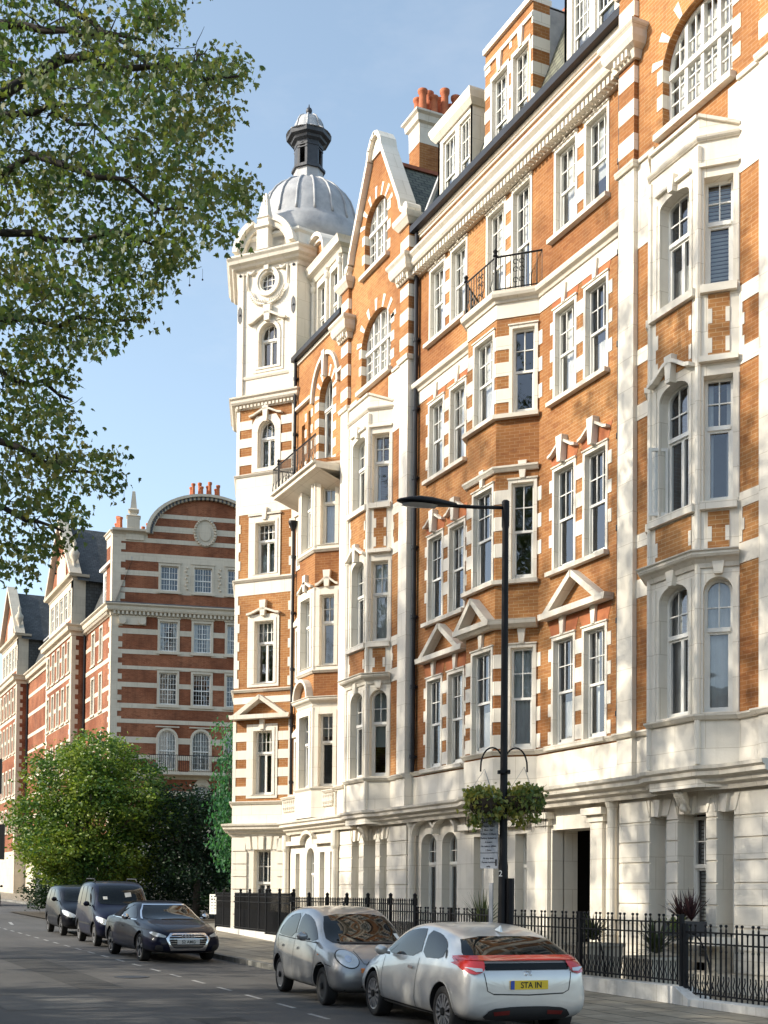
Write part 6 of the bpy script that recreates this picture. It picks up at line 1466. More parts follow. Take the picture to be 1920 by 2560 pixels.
# ------------------------------------------------------------------ trees and plants
M['leaf_plane'] = leafmat('plane_leaves', [(.026, .060, .026), (.055, .098, .032), (.105, .135, .040), (.17, .155, .050)], .42)
M['leaf_lime'] = leafmat('bright_shrub_tree_leaves', [(.022, .070, .022), (.065, .135, .024), (.16, .22, .032), (.26, .30, .045)], .28)
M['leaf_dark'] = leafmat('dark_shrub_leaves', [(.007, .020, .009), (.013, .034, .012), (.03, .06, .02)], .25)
M['leaf_teal'] = leafmat('creeper_leaves', [(.02, .085, .045), (.05, .16, .07), (.10, .24, .10)], .4)
M['leaf_ivy'] = leafmat('ivy_leaves', [(.025, .06, .022), (.06, .11, .03), (.15, .19, .05), (.32, .28, .06)], .25)
M['leaf_palm'] = leafmat('palm_leaves', [(.02, .035, .015), (.05, .07, .03), (.09, .10, .045)], .15)
M['leaf_cordy'] = leafmat('purple_strap_leaves', [(.03, .014, .018), (.06, .025, .03), (.09, .05, .05)], .15)
M['bark'] = plain('bark', (.13, .105, .08), (.05, .04, .032), 2.5, .9, bstr=.5, bscale=14)
M['twig'] = plain('twig_bark', (.045, .035, .028), (.02, .016, .013), 4, .9)
PLANE = [(0, 0), (.12, -.04), (.34, .02), (.48, .22), (.30, .26), (.40, .52), (.20, .50), (0, .98), (-.20, .50), (-.40, .52), (-.30, .26), (-.48, .22), (-.34, .02), (-.12, -.04)]
OVAL = [(0, 0), (.22, .3), (.2, .7), (0, 1), (-.2, .7), (-.22, .3)]
def leaf_mesh(name, pos, size, outline, mat, parent, rng, droop=.6, local=False, up=None):
    """pos (n,3); one folded polygon per leaf"""
    n = len(pos); k = len(outline); ol = np.array(outline)
    az = rng.uniform(0, 2 * np.pi, n); el = rng.normal(-droop, .45, n)          # direction the tip points
    d = np.stack([np.cos(az) * np.cos(el), np.sin(az) * np.cos(el), np.sin(el)], 1)
    rv = rng.normal(size=(n, 3)); rv[:, 2] *= .5
    if up is not None: rv = rv * .35 + np.cross(d, up)
    s = np.cross(d, rv); s /= np.linalg.norm(s, axis=1)[:, None] + 1e-9
    if up is not None: s = np.cross(d, np.array([0, 0, 1.0])); s += rng.normal(size=(n, 3)) * .3; s /= np.linalg.norm(s, axis=1)[:, None] + 1e-9
    sz = size * rng.uniform(.6, 1.25, n)
    nn = np.cross(s, d)
    V = pos[:, None, :] + (s[:, None, :] * ol[None, :, 0, None] + d[:, None, :] * ol[None, :, 1, None] - nn[:, None, :] * (np.abs(ol[None, :, 0, None]) * .35)) * sz[:, None, None]
    V = V.reshape(-1, 3)
    me = bpy.data.meshes.new(name); me.vertices.add(len(V)); me.vertices.foreach_set('co', V.ravel())
    me.loops.add(n * k); me.loops.foreach_set('vertex_index', np.arange(n * k)); me.polygons.add(n)
    me.polygons.foreach_set('loop_start', np.arange(n) * k); me.polygons.foreach_set('loop_total', np.full(n, k)); me.update(calc_edges=True)
    me.materials.append(M[mat]); o = bpy.data.objects.new(name, me); link(o, parent)
    if parent is not None and not local: o.matrix_parent_inverse = parent.matrix_basis.inverted()
    return o
def in_crown(rng, n, c, r, shell=.55):
    v = rng.normal(size=(n, 3)); v /= np.linalg.norm(v, axis=1)[:, None]
    q = rng.uniform(shell, 1, n) ** .7; return np.array(c) + v * q[:, None] * np.array(r)
def clumps(rng, centres, per, rad):
    n = len(centres); p = np.repeat(centres, per, axis=0); off = rng.normal(size=(n * per, 3)) * rad; off[:, 2] *= .7
    return p + off
def branch(mb, a, b, r0, r1, rng, wob=.12, n=5, seg=6):
    a = Vector(a); b = Vector(b); L = (b - a).length; pts = []
    for i in range(n + 1):
        q = i / n; p = a.lerp(b, q)
        if 0 < i < n: p += Vector(rng.normal(size=3)) * L * wob * .35
        pts.append(p)
    mb.tube(pts, [r0 + (r1 - r0) * i / n for i in range(n + 1)], seg); return pts

# --- the big plane tree that overhangs the street from the left
def plane_tree():
    rng = np.random.default_rng(11)
    base = Vector((-24.5, -4.2, ground_z(-24.5) + .1))
    root = thing('plane_tree', 'great plane tree whose olive-green branches overhang the street from the top left', 'tree', base)
    # crown lobes measured on the plane facing the photographer: (right, up, distance, radii)
    C0 = Vector((0, 0, 1.7))
    def at(px, py, Z): 
        d = FW + RT * ((px - 960) / 3200) - UP * ((py - 2139) / 3200); return C0 + d * Z
    lobes = [(120, 60, 230, 150, 60), (390, 40, 85, 50, 15), (330, 200, 190, 80, 42), (525, 175, 95, 45, 15), (590, 190, 45, 35, 5), (470, 300, 110, 60, 22), (560, 290, 40, 60, 6), (130, 320, 250, 160, 80), (400, 430, 160, 90, 40), (555, 500, 80, 60, 15), (590, 470, 45, 35, 5), (480, 590, 100, 55, 15), (130, 560, 230, 170, 75), (340, 650, 120, 80, 25), (330, 760, 60, 70, 10), (420, 650, 50, 40, 6), (90, 780, 170, 110, 42), (220, 830, 60, 50, 8), (110, 890, 100, 60, 14), (60, 980, 110, 90, 22), (80, 1090, 120, 80, 24), (215, 1165, 80, 50, 10), (270, 1195, 40, 30, 4), (90, 1240, 120, 100, 26), (160, 1330, 60, 55, 8), (50, 1390, 80, 55, 12), (-200, 200, 260, 400, 120), (-220, 800, 260, 300, 100), (-200, 1250, 220, 250, 55), (100, -250, 420, 220, 90), (480, -180, 160, 150, 24), (-150, -600, 500, 300, 60)]
    cen = []
    for cx, cy, rx, ry, n in lobes:
        for _ in range(int(n * 1.75)):
            a = rng.uniform(0, 2 * math.pi); q = math.sqrt(rng.uniform(0, 1)); Z = rng.normal(21.5, 1.7)
            Z = min(26, max(17.5, Z)); s_ = 21.5 / Z
            cen.append(at(960 + ((cx + rx * q * math.cos(a)) - 960), cy + ry * q * math.sin(a), Z))
    # the unseen rest of the crown, round the trunk and over the near pavement
    rest = in_crown(rng, 420, (base.x + .5, base.y + 2.5, 12.5), (6.8, 6.0, 6.0), .3)
    keep = []
    for p in rest:
        v = Vector(p) - C0; z = v.dot(FW)
        if z < 1: keep.append(p); continue
        x = 960 + 3200 * v.dot(RT) / z
        if x < -60: keep.append(p)
    cen = np.array([tuple(c) for c in cen] + [tuple(k) for k in keep])
    pos = clumps(rng, cen, 17, .145)
    leaf_mesh('crown', pos, .104, PLANE, 'leaf_plane', root, rng, .75)
    tw = MB()
    tr = MB()
    tr.tube([base - Vector((0, 0, .3)), base + Vector((0, .05, 2)), base + Vector((.1, .3, 5)), base + Vector((.3, .9, 8)), base + Vector((.6, 1.8, 11)), base + Vector((.9, 2.6, 14.5))], [.62, .48, .42, .34, .26, .14], 12)
    tr.build('trunk', 'bark', root, True)
    bm_ = MB(); hub = base + Vector((.35, 1.0, 8.0))
    limbs = [((-60, 380), (470, 520), 20.5), ((-80, 100), (300, 380), 21.5), ((60, -60), (440, 230), 22), ((-60, 330), (250, 230), 21), ((-100, 800), (330, 800), 22), ((-60, 1100), (230, 1180), 21), ((-80, 900), (180, 1000), 22), ((0, 60), (360, 100), 21), ((-50, 560), (400, 620), 21), ((-80, 1250), (160, 1330), 21.5), ((150, 150), (600, 190), 21)]
    for (sx, sy), (ex, ey), Z in limbs:
        a = at(sx, sy, Z + .5); b = at(ex, ey, Z)
        branch(bm_, base + Vector((.3, .9, min(11.5, max(4.5, a.z - 2.5)))), a, .15, .085, rng, .05, 4, 6)
        pts = branch(bm_, a, b, .075, .02, rng, .08, 7, 6)
        for p in pts[1:-1]:
            for _ in range(3):
                dv = Vector(rng.normal(size=3)) * .22; dv.z -= .05; q = p + dv
                branch(tw, p, q, .017, .006, rng, .12, 3, 4)
                branch(tw, q, q + Vector(rng.normal(size=3)) * .22, .007, .003, rng, .1, 2, 3)
    bm_.build('limbs', 'twig', root, True)
    # twigs and hanging seed balls
    idx = rng.choice(len(cen), 450, replace=False)
    for i in idx:
        c = Vector(cen[i]); branch(tw, c, c + Vector((rng.normal() * .2 - .2, rng.normal() * .2 - .15, rng.uniform(-.1, .3))), .004, .009, rng, .15, 3, 3)
    tw.build('twigs', 'twig', root)
    bl = MB()
    for i in rng.choice(len(cen), 260, replace=False):
        c = Vector(cen[i]) + Vector((rng.normal() * .15, rng.normal() * .15, -.25 - rng.uniform(0, .15)))
        bl.lathe(tuple(c), [(0, -.02), (.017, -.01), (.017, .01), (0, .02)], 5)
        bl.tube([c, c + Vector((0, 0, .2))], .003, 3)
    o = bl.build('seed_balls', 'twig', root); o['kind'] = 'stuff'
plane_tree()

def round_tree(name, label, cat, base, trunk_h, blobs, nclump, per, crad, lsz, mat, outline=OVAL, group=None, seed=1, trunk_r=.16, droop=.3, shell=.55):
    rng = np.random.default_rng(seed); base = Vector(base)
    root = thing(name, label, cat, base, group=group)
    tot = sum(b[2][0] * b[2][1] * b[2][2] for b in [(0, 0, b[1]) for b in blobs])
    cs = []
    for c, r in blobs:
        k = max(6, int(nclump * (r[0] * r[1] * r[2]) / tot)); cs.append(in_crown(rng, k, c, r, shell))
    cs = np.concatenate(cs); cs = cs[cs[:, 2] > base.z + .3]
    leaf_mesh('crown', clumps(rng, cs, per, crad), lsz, outline, mat, root, rng, droop)
    if trunk_h > 0:
        tr = MB(); top = base + Vector((.1, .1, trunk_h)); tr.tube([base - Vector((0, 0, .3)), base + Vector((.05, 0, trunk_h * .5)), top], [trunk_r * 1.2, trunk_r, trunk_r * .8], 9)
        for c, r in blobs: branch(tr, top, Vector(c) + Vector((0, 0, -r[2] * .2)), trunk_r * .5, .03, rng, .1)
        for i in rng.choice(len(cs), min(len(cs), 60), replace=False): branch(tr, top.lerp(Vector(cs[i]), .4), cs[i], trunk_r * .22, .012, rng, .1, 3, 4)
        tr.build('trunk', 'bark', root, True)
    return root
# garden trees at the mouth of the side street
g = ground_z(-60)
# street trees standing along the near pavement, out of the picture to the left and behind
def shade_trees():
    bx = -34.0
    a = round_tree('plane_tree', 'tall plane tree on the near pavement beyond the overhanging one', 'tree', (bx, -6.5, ground_z(bx)), 6.5, [((bx, -6.5, 18.0), (5.2, 4.6, 8.5)), ((bx + 2, -5.2, 9.5), (4.6, 3.6, 5.0)), ((bx - 3, -6.8, 10.5), (4.0, 4, 5.5))], 1050, 10, .42, .30, 'leaf_plane', PLANE, 'plane trees lining the near pavement', 5, .4, shell=.25)
    for x, y, rz, s, sz, lb in ((-25.0, -7.0, 2.2, 1.1, 1.22, 'tall plane tree rising behind the overhanging one'), (-43.5, -4.2, .7, 1.0, .8, 'plane tree of middling height further up the near pavement'), (-50.5, -6.3, 3.0, .85, .55, 'furthest plane tree of the row on the near pavement')):
        o = a.copy(); COL.objects.link(o); o.location = (x, y, ground_z(x)); o.rotation_euler = (0, 0, rz); o.scale = (s, s, sz); o['label'] = lb
        for ch in a.children: c = ch.copy(); COL.objects.link(c); c.parent = o
shade_trees()
round_tree('garden_tree', 'rounded garden tree, sunlit yellow-green on top, in front of the dark red block', 'tree', (-60.0, 12.6, g), 2.4,
    [((-59.5, 11.9, 6.9), (2.4, 2.0, 1.5)), ((-59.4, 13.2, 7.8), (2.2, 1.7, 1.3)), ((-59.8, 10.5, 5.0), (2.0, 1.4, 1.2)), ((-59, 14.6, 6.7), (2.2, 1.7, 1.2)), ((-58.5, 15.8, 5.0), (2.2, 1.5, 1.3)), ((-57.6, 10.6, 3.6), (1.5, 1.5, .9)), ((-57.4, 14.4, 5.6), (1.4, 1.4, 1.0)), ((-57.5, 12.4, 6.2), (1.3, 1.3, .9)), ((-59.4, 12.6, 4.6), (2.6, 2.6, 1.6)), ((-59.0, 13.2, 3.4), (2.4, 2.8, 1.0)), ((-59.0, 11.4, 3.6), (2.0, 1.8, .9)), ((-59.2, 13.0, 2.6), (2.2, 3.0, .9))], 2500, 17, .25, .185, 'leaf_lime', OVAL, None, 21, .2, .2, .5)
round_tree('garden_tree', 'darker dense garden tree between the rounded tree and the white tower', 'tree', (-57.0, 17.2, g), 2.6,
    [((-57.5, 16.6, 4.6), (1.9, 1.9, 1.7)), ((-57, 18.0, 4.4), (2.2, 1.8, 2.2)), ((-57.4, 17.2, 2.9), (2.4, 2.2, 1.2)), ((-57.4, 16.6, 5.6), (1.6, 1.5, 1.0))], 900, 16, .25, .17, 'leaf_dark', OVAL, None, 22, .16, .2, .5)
round_tree('creeper_covered_tree', 'drooping blue-green leaves hanging beside the left edge of the tower', 'tree', (-52.0, 17.6, ground_z(-52)), 3.0,
    [((-52.0, 17.5, 4.6), (.9, 1.1, 2.6)), ((-52.0, 17.1, 8.0), (.6, .6, 1.3)), ((-52.2, 17.4, 6.2), (.8, .9, 1.5))], 330, 15, .20, .17, 'leaf_teal', OVAL, None, 23, .1, 1.1, .3)
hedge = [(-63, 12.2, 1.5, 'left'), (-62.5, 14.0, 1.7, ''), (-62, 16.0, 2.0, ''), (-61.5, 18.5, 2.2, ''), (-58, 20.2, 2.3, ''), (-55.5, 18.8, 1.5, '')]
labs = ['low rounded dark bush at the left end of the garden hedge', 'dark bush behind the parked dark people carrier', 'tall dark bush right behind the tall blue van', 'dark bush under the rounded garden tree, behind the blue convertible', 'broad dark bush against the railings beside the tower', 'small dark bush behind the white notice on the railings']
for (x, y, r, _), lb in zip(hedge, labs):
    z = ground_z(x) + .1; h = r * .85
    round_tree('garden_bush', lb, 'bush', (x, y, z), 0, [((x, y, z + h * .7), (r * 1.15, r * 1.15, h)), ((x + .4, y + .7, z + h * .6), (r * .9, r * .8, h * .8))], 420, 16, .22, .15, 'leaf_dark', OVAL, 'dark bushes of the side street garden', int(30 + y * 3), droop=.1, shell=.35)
for (x, y, h, lb) in ((-86.0, 16.6, 2.0, 'yellowish bush beside the far left gate piers'), (-79.5, 16.8, 1.7, 'dark bush on the far pavement beyond the gate piers')):
    round_tree('pavement_bush', lb, 'bush', (x, y, ground_z(x)), 0, [((x, y, ground_z(x) + h * .7), (1.5, 1.6, h * .8))], 240, 12, .22, .2, 'leaf_lime' if x < -85 else 'leaf_dark', OVAL, None, int(h * 10), droop=.1, shell=.3)
gsheet('garden_bed', [(-49.8, 14.5), (-69, 12.9 + 3.2), (-64, 30), (-49.8, 30)], 'earth', .03)
gsheet('garden_lawn', [(-66, 10.2), (-54, 10.2), (-53.5, 21), (-66, 21)], 'earth', .05)

# hanging baskets
def basket(x, y, z, label, seed):
    rng = np.random.default_rng(seed); root = thing('hanging_basket', label, 'basket', (x, y, z), group='hanging baskets on the street lamp')
    m = MB(); m.lathe((x, y, z), [(.06, -.20), (.18, -.15), (.26, -.04), (.28, .06)], 14); m.build('bowl', 'soil', root)
    cs = in_crown(rng, 75, (x, y, z + .08), (.30, .28, .17), .4); hang = in_crown(rng, 40, (x, y, z - .12), (.30, .28, .26), .6)
    pos = clumps(rng, np.concatenate([cs, hang]), 11, .055); leaf_mesh('foliage', pos, .075, PLANE, 'leaf_ivy', root, rng, .8)
    tr = MB()
    for k in range(9):
        a = rng.uniform(0, 6.28); r = .30; p = [(x + math.cos(a) * r * q, y + math.sin(a) * r * q, z + .1 - (q - .6) ** 2 * 1.2 * (1 if q > .6 else 0)) for q in (.5, .8, 1.05, 1.12)]; p.append((p[-1][0], p[-1][1], p[-1][2] - rng.uniform(.1, .25))); tr.tube(p, .004, 3)
    tr.build('trailing_stems', 'twig', root)
    ch = MB()
    for a in (0, 2.1, 4.2): ch.tube([(x + .3 * math.cos(a), y + .3 * math.sin(a), z + .05), (x, y, z + .52)], .0035, 3)
    ch.build('chain', plain('basket_chain', (.3, .3, .3), None, 4, .4, .6), root)
basket(-17.05, 9.68, 3.10, 'left hanging basket of trailing ivy on the lamp post', 41)
basket(-16.81, 10.24, 3.14, 'right hanging basket of yellowish trailing ivy on the lamp post', 42)

def strap_plant(mb_name, mat, root, c, n, L, w, rng, spread=1.0, arch=.5):
    V = []; Fc = []
    for k in range(n):
        a = rng.uniform(0, 2 * math.pi); e = rng.uniform(.25, 1.35) if spread > .5 else rng.uniform(.8, 1.45); l = L * rng.uniform(.7, 1.1)
        d = Vector((math.cos(a), math.sin(a), 0)); s = Vector((-d.y, d.x, 0)); pts = []
        for i in range(6):
            q = i / 5; r = l * q * math.cos(e); z = l * q * math.sin(e) - arch * l * q * q * math.cos(e)
            pts.append(Vector(c) + d * r + Vector((0, 0, z)))
        b = len(V)
        for i, p in enumerate(pts):
            ww = w * (1 - (i / 5) ** 2) * (.5 + .5 * min(1, i / 1.5)) + .001; V += [p - s * ww, p + s * ww]
        Fc += [(b + 2 * i, b + 2 * i + 1, b + 2 * i + 3, b + 2 * i + 2) for i in range(5)]
    return MB().add(V, Fc).build(mb_name, mat, root)
rng = np.random.default_rng(8)
for k, (x, y, zt, lb, pm, lm, L) in enumerate((
    (-17.75, 13.45, .68, 'cream square planter with a spreading palm behind the curved-stay railings', 'planter', 'leaf_palm', .72),
    (-19.7, 13.5, .83, 'cream planter with a bushy palm just right of the porch', 'planter', 'leaf_palm', .66),
    (-24.0, 13.6, .72, 'fan palm in a dark tub behind the lamp post', 'planter_dark', 'leaf_palm', .95))):
    root = thing('potted_palm', lb, 'potted plant', (x, y, -.3), group='potted palms behind the railings')
    p = MB(); hw = .42 if k != 2 else .22
    p.lathe((x, y, -.5), [(hw * 1.1, 0), (hw * 1.3, zt + .44), (hw * 1.42, zt + .45), (hw * 1.42, zt + .5), (hw * 1.2, zt + .5), (hw * 1.2, zt + .42)], 4 if k != 2 else 14, 0, math.pi / 4); p.build('planter', pm, root)
    strap_plant('palm_fronds', lm, root, (x, y, zt + .05 if k != 2 else zt + .25), 150 if k != 2 else 130, L, .018, rng, 1, .35)
    if k == 2: MB().tube([(x, y, zt - .1), (x, y, zt + .3)], .06, 8).build('stem', 'bark', root)
root = thing('window_box', 'dark window box of purple strap leaves and green trailing plants on the sill at right', 'window box', (-18.2, 14.45, 1.2))
MB().wbox(-18.55, -17.85, 14.2, 14.6, 1.0, 1.26).build('box', 'planter_dark', root)
strap_plant('strap_leaves', 'leaf_cordy', root, (-18.28, 14.4, 1.27), 55, .62, .02, rng, 1, .25); strap_plant('strap_leaves', 'leaf_cordy', root, (-18.02, 14.4, 1.27), 45, .6, .02, rng, .2, .1)
leaf_mesh('trailing_leaves', clumps(rng, in_crown(rng, 30, (-18.2, 14.2, 1.22), (.42, .12, .14), .2), 9, .05), .06, OVAL, 'leaf_ivy', root, rng, .9)
MB().wbox(-19.2, -17.3, 14.3, 14.8, .86, 1.0).build('ledge', 'stone', root)
nt_ = thing('notice_board', 'small white notice fixed to the dark railings behind the blue convertible', 'notice', (-43.2, 13.6, 1.2))
Fn = Fr(-43.75, 13.70, .9, .42); bd = MB().box(Fn, 0, .72, .92, 1.62, -.01, .01).build('board', 'paint', nt_)
tb = MB()
for k in range(6):
    z = 1.52 - k * .10; n_ = 4
    for j in range(n_): tb.box(Fn, .08 + j * .15, .08 + j * .15 + .10 * (1 if (k * 3 + j) % 4 else .6), z, z + (.05 if k < 2 else .02), .01, .012)
tb.build('printed_lines', 'iron', bd)
# ------------------------------------------------------------------ cars
from mathutils.geometry import delaunay_2d_cdt
def paintmat(name, c, metal=.6, rough=.32, flake=.06):
    mt, nt, b = newmat(name); co = objco(nt)
    n = noise(nt, 2.2, 4, .6, co); r = ramp(nt, [(.35, tuple(x * .9 for x in c)), (.7, c)]); nt.links.new(n.outputs[0], r.inputs[0])
    # road dust low on the body
    sp = nt.nodes.new('ShaderNodeSeparateXYZ'); nt.links.new(co, sp.inputs[0])
    mr = nt.nodes.new('ShaderNodeMapRange'); mr.inputs[1].default_value = .55; mr.inputs[2].default_value = .15; mr.inputs[4].default_value = .30 if max(c) > .2 else .10; nt.links.new(sp.outputs[2], mr.inputs[0])
    n2 = noise(nt, 2.5, 2, .5, co); mu = nt.nodes.new('ShaderNodeMath'); mu.operation = 'MULTIPLY'; nt.links.new(mr.outputs[0], mu.inputs[0]); nt.links.new(n2.outputs[0], mu.inputs[1])
    x = mixc(nt, mu.outputs[0], r.outputs[0], (.16, .14, .11)); nt.links.new(x, b.inputs['Base Color'])
    b.inputs['Metallic'].default_value = metal; b.inputs['Specular IOR Level'].default_value = .5 if max(c) > .2 else .08; b.inputs['Coat Weight'].default_value = .8 if max(c) > .2 else .35; b.inputs['Coat Roughness'].default_value = .05
    r2 = ramp(nt, [(.3, (rough * .95,) * 3), (.7, (rough * 1.08,) * 3)]); nt.links.new(n2.outputs[0], r2.inputs[0]); nt.links.new(r2.outputs[0], b.inputs['Roughness'])
    return mt
def simple(name, c, rough=.5, metal=0, spec=.5, coat=0): return plain(name, c, tuple(x * .85 for x in c), 5, rough, metal, spec=spec, coat=coat)
M['car_silver'] = paintmat('light_silver_paint', (.70, .69, .66), .45, .30)
M['car_grey'] = paintmat('dull_silver_grey_paint', (.34, .345, .35), .55, .30)
M['car_navy'] = paintmat('dark_navy_paint', (.004, .006, .020), .05, .35)
M['car_blue'] = paintmat('deep_blue_paint', (.006, .008, .026), .05, .35)
M['car_black'] = paintmat('near_black_blue_paint', (.004, .005, .009), .05, .35)
M['car_glass'] = simple('tinted_car_glass', (.006, .008, .008), .03, 0, .3, 0)
M['rubber'] = simple('tyre_rubber', (.022, .021, .02), .85)
M['alloy'] = simple('alloy_rim', (.55, .55, .56), .3, .85)
M['steelrim'] = simple('dark_steel_rim', (.05, .05, .05), .6, .2)
M['trim'] = simple('black_plastic_trim', (.02, .02, .021), .6)
M['chrome'] = simple('chrome', (.75, .75, .77), .12, 1)
M['lamp_clear'] = simple('headlamp_lens', (.62, .64, .64), .08, .3, .8, 1)
M['lamp_red'] = simple('red_tail_lamp', (.55, .025, .02), .12, 0, .7, 1)
M['lamp_dull'] = simple('dull_red_reflector', (.14, .012, .010), .3)
M['lamp_amber'] = simple('amber_indicator', (.75, .22, .03), .2, 0, .7, .5)
M['plate_y'] = simple('yellow_number_plate', (.85, .58, .03), .45)
M['plate_w'] = simple('white_number_plate', (.72, .72, .70), .45)
M['eu_blue'] = simple('blue_plate_band', (.03, .08, .40), .5)
M['ink'] = simple('plate_ink', (.012, .012, .012), .6)
M['hood_cloth'] = simple('black_folding_roof_cloth', (.012, .012, .018), .95)
M['well'] = simple('wheel_well', (.008, .008, .008), 1)
M['paper'] = simple('paper_slip', (.7, .7, .66), .8)

def shell(stations, arches, parent, mat):
    """arches: (x, radius)"""
    rows = []
    for (x, zb, ws, wm, zm, wb, zt, wr, zr, zc) in stations:
        h = [(0, zb), (ws * .75, zb), (ws, zb + .05), (wm, zb + (zm - zb) * .45), (wm, zm), (wb, zt), (wb + (wr - wb) * .45, zt + (zr - zt) * .5), (wr, zr), (wr * .72, zr + (zc - zr) * .72), (wr * .35, zc - .004), (0, zc)]
        full = [(-y, z) for y, z in h] + [(y, z) for y, z in h[-2:0:-1]]
        rows.append([(x, y, z) for y, z in full])
    n = len(rows[0]); vs = [v for r in rows for v in r]; fs = []
    for i in range(len(rows) - 1):
        for k in range(n): fs.append((i * n + k, (i + 1) * n + k, (i + 1) * n + (k + 1) % n, i * n + (k + 1) % n))
    fs.append(tuple(range(n))); fs.append(tuple((len(rows) - 1) * n + k for k in range(n - 1, -1, -1)))
    me = bpy.data.meshes.new('body'); me.from_pydata(vs, [], fs); me.update()
    o = bpy.data.objects.new('body', me); COL.objects.link(o)
    ss = o.modifiers.new('s', 'SUBSURF'); ss.levels = 3; ss.render_levels = 3
    dg = bpy.context.evaluated_depsgraph_get(); dg.update()
    smooth_me = bpy.data.meshes.new_from_object(o.evaluated_get(dg))
    bvh = BVHTree.FromPolygons([v.co.copy() for v in smooth_me.vertices], [tuple(p.vertices) for p in smooth_me.polygons])
    cut = bpy.data.meshes.new('cut'); cb = MB()
    for (ax, r) in arches:
        for sg in (-1, 1):
            y0, y1 = sg * .52, sg * 1.3; N = 40; b = len(cb.v)
            for yy in (y0, y1): cb.v += [(ax + r * math.cos(2 * math.pi * k / N), yy, .33 + r * math.sin(2 * math.pi * k / N)) for k in range(N)]
            fc = [(b + k, b + (k + 1) % N, b + N + (k + 1) % N, b + N + k) for k in range(N)] + [tuple(b + k for k in range(N - 1, -1, -1)), tuple(b + N + k for k in range(N))]
            if sg > 0: fc = [f[::-1] for f in fc]
            cb.f += fc
    cut.from_pydata(cb.v, [], cb.f); cut.update(); co = bpy.data.objects.new('cut', cut); COL.objects.link(co)
    bm_ = bmesh.new(); bm_.from_mesh(cut); bmesh.ops.recalc_face_normals(bm_, faces=bm_.faces); bm_.to_mesh(cut); bm_.free()
    bm_ = bmesh.new(); bm_.from_mesh(me); bmesh.ops.recalc_face_normals(bm_, faces=bm_.faces); bm_.to_mesh(me); bm_.free()
    cut.materials.append(M['well']); me.materials.append(M[mat]); me.materials.append(M['well'])
    bo = o.modifiers.new('b', 'BOOLEAN'); bo.operation = 'DIFFERENCE'; bo.object = co; bo.solver = 'EXACT'
    try: bo.material_mode = 'TRANSFER'
    except Exception: pass
    dg = bpy.context.evaluated_depsgraph_get(); dg.update()
    res = bpy.data.meshes.new_from_object(o.evaluated_get(dg))
    bpy.data.objects.remove(co); o.modifiers.clear(); o.data = res; res.name = 'body'; o.parent = parent
    res.polygons.foreach_set('use_smooth', [True] * len(res.polygons)); res.set_sharp_from_angle(angle=RAD(40))
    return o, bvh
AX = {'L': (Vector((0, -1, 0)), lambda a, b: Vector((a, 3, b))), 'R': (Vector((0, 1, 0)), lambda a, b: Vector((a, -3, b))), 'F': (Vector((-1, 0, 0)), lambda a, b: Vector((5, a, b))), 'B': (Vector((1, 0, 0)), lambda a, b: Vector((-5, a, b))), 'T': (Vector((0, 0, -1)), lambda a, b: Vector((a, b, 4)))}
def patch(bvh, poly, axis, mat, name, parent, off=.006, step=.045, thick=0):
    d, f = AX[axis]; n = len(poly); pts = []; 
    for i in range(n):
        a, b = Vector(poly[i]), Vector(poly[(i + 1) % n]); k = max(1, int((b - a).length / step))
        for j in range(k): pts.append(a.lerp(b, j / k))
    m = len(pts); edges = [(i, (i + 1) % m) for i in range(m)]
    xs = [p.x for p in pts]; ys = [p.y for p in pts]; x = min(xs) + step / 2
    def inside(q):
        c = False
        for i in range(m):
            a, b = pts[i], pts[(i + 1) % m]
            if (a.y > q.y) != (b.y > q.y) and q.x < (b.x - a.x) * (q.y - a.y) / (b.y - a.y) + a.x: c = not c
        return c
    extra = []
    while x < max(xs):
        y = min(ys) + step / 2
        while y < max(ys):
            q = Vector((x, y))
            if inside(q) and min((q - p).length for p in pts) > step * .45: extra.append(q)
            y += step
        x += step
    r = delaunay_2d_cdt([Vector((p.x, p.y)) for p in pts] + extra, edges, [], 1, 1e-6)
    V = []; ok = True
    for p in r[0]:
        h = bvh.ray_cast(f(p.x, p.y), d)
        if h[0] is None: V.append(None); continue
        nn = h[1] if h[1].dot(d) < 0 else -h[1]
        V.append(h[0] + nn * off)
    F_ = [t for t in r[2] if all(V[i] is not None for i in t)]
    V = [v if v is not None else Vector((0, 0, 0)) for v in V]
    me = bpy.data.meshes.new(name); me.from_pydata(V, [], F_); me.materials.append(M[mat] if isinstance(mat, str) else mat); me.validate(); me.update()
    bm_ = bmesh.new(); bm_.from_mesh(me); loose = [v for v in bm_.verts if not v.link_faces]; bmesh.ops.delete(bm_, geom=loose, context='VERTS')
    if thick: pass
    bm_.to_mesh(me); bm_.free()
    me.polygons.foreach_set('use_smooth', [True] * len(me.polygons))
    o = bpy.data.objects.new(name, me); link(o, parent); return o
def seam(bvh, line, axis, parent, w=.011, mat='trim', name='panel_seam', off=.0035):
    poly = []; P = [Vector(p) for p in line]; L = []; R_ = []
    for i, p in enumerate(P):
        t = (P[min(i + 1, len(P) - 1)] - P[max(i - 1, 0)]).normalized(); n = Vector((-t.y, t.x)) * w / 2; L.append(p + n); R_.append(p - n)
    return patch(bvh, [tuple(p) for p in L + R_[::-1]], axis, mat, name, parent, off, .05)
def smoothpoly(pts, n=3):
    """Chaikin corner cutting"""
    for _ in range(n):
        q = []
        for i in range(len(pts)):
            a, b = pts[i], pts[(i + 1) % len(pts)]; q += [(a[0] * .8 + b[0] * .2, a[1] * .8 + b[1] * .2), (a[0] * .2 + b[0] * .8, a[1] * .2 + b[1] * .8)]
        pts = q
    return pts
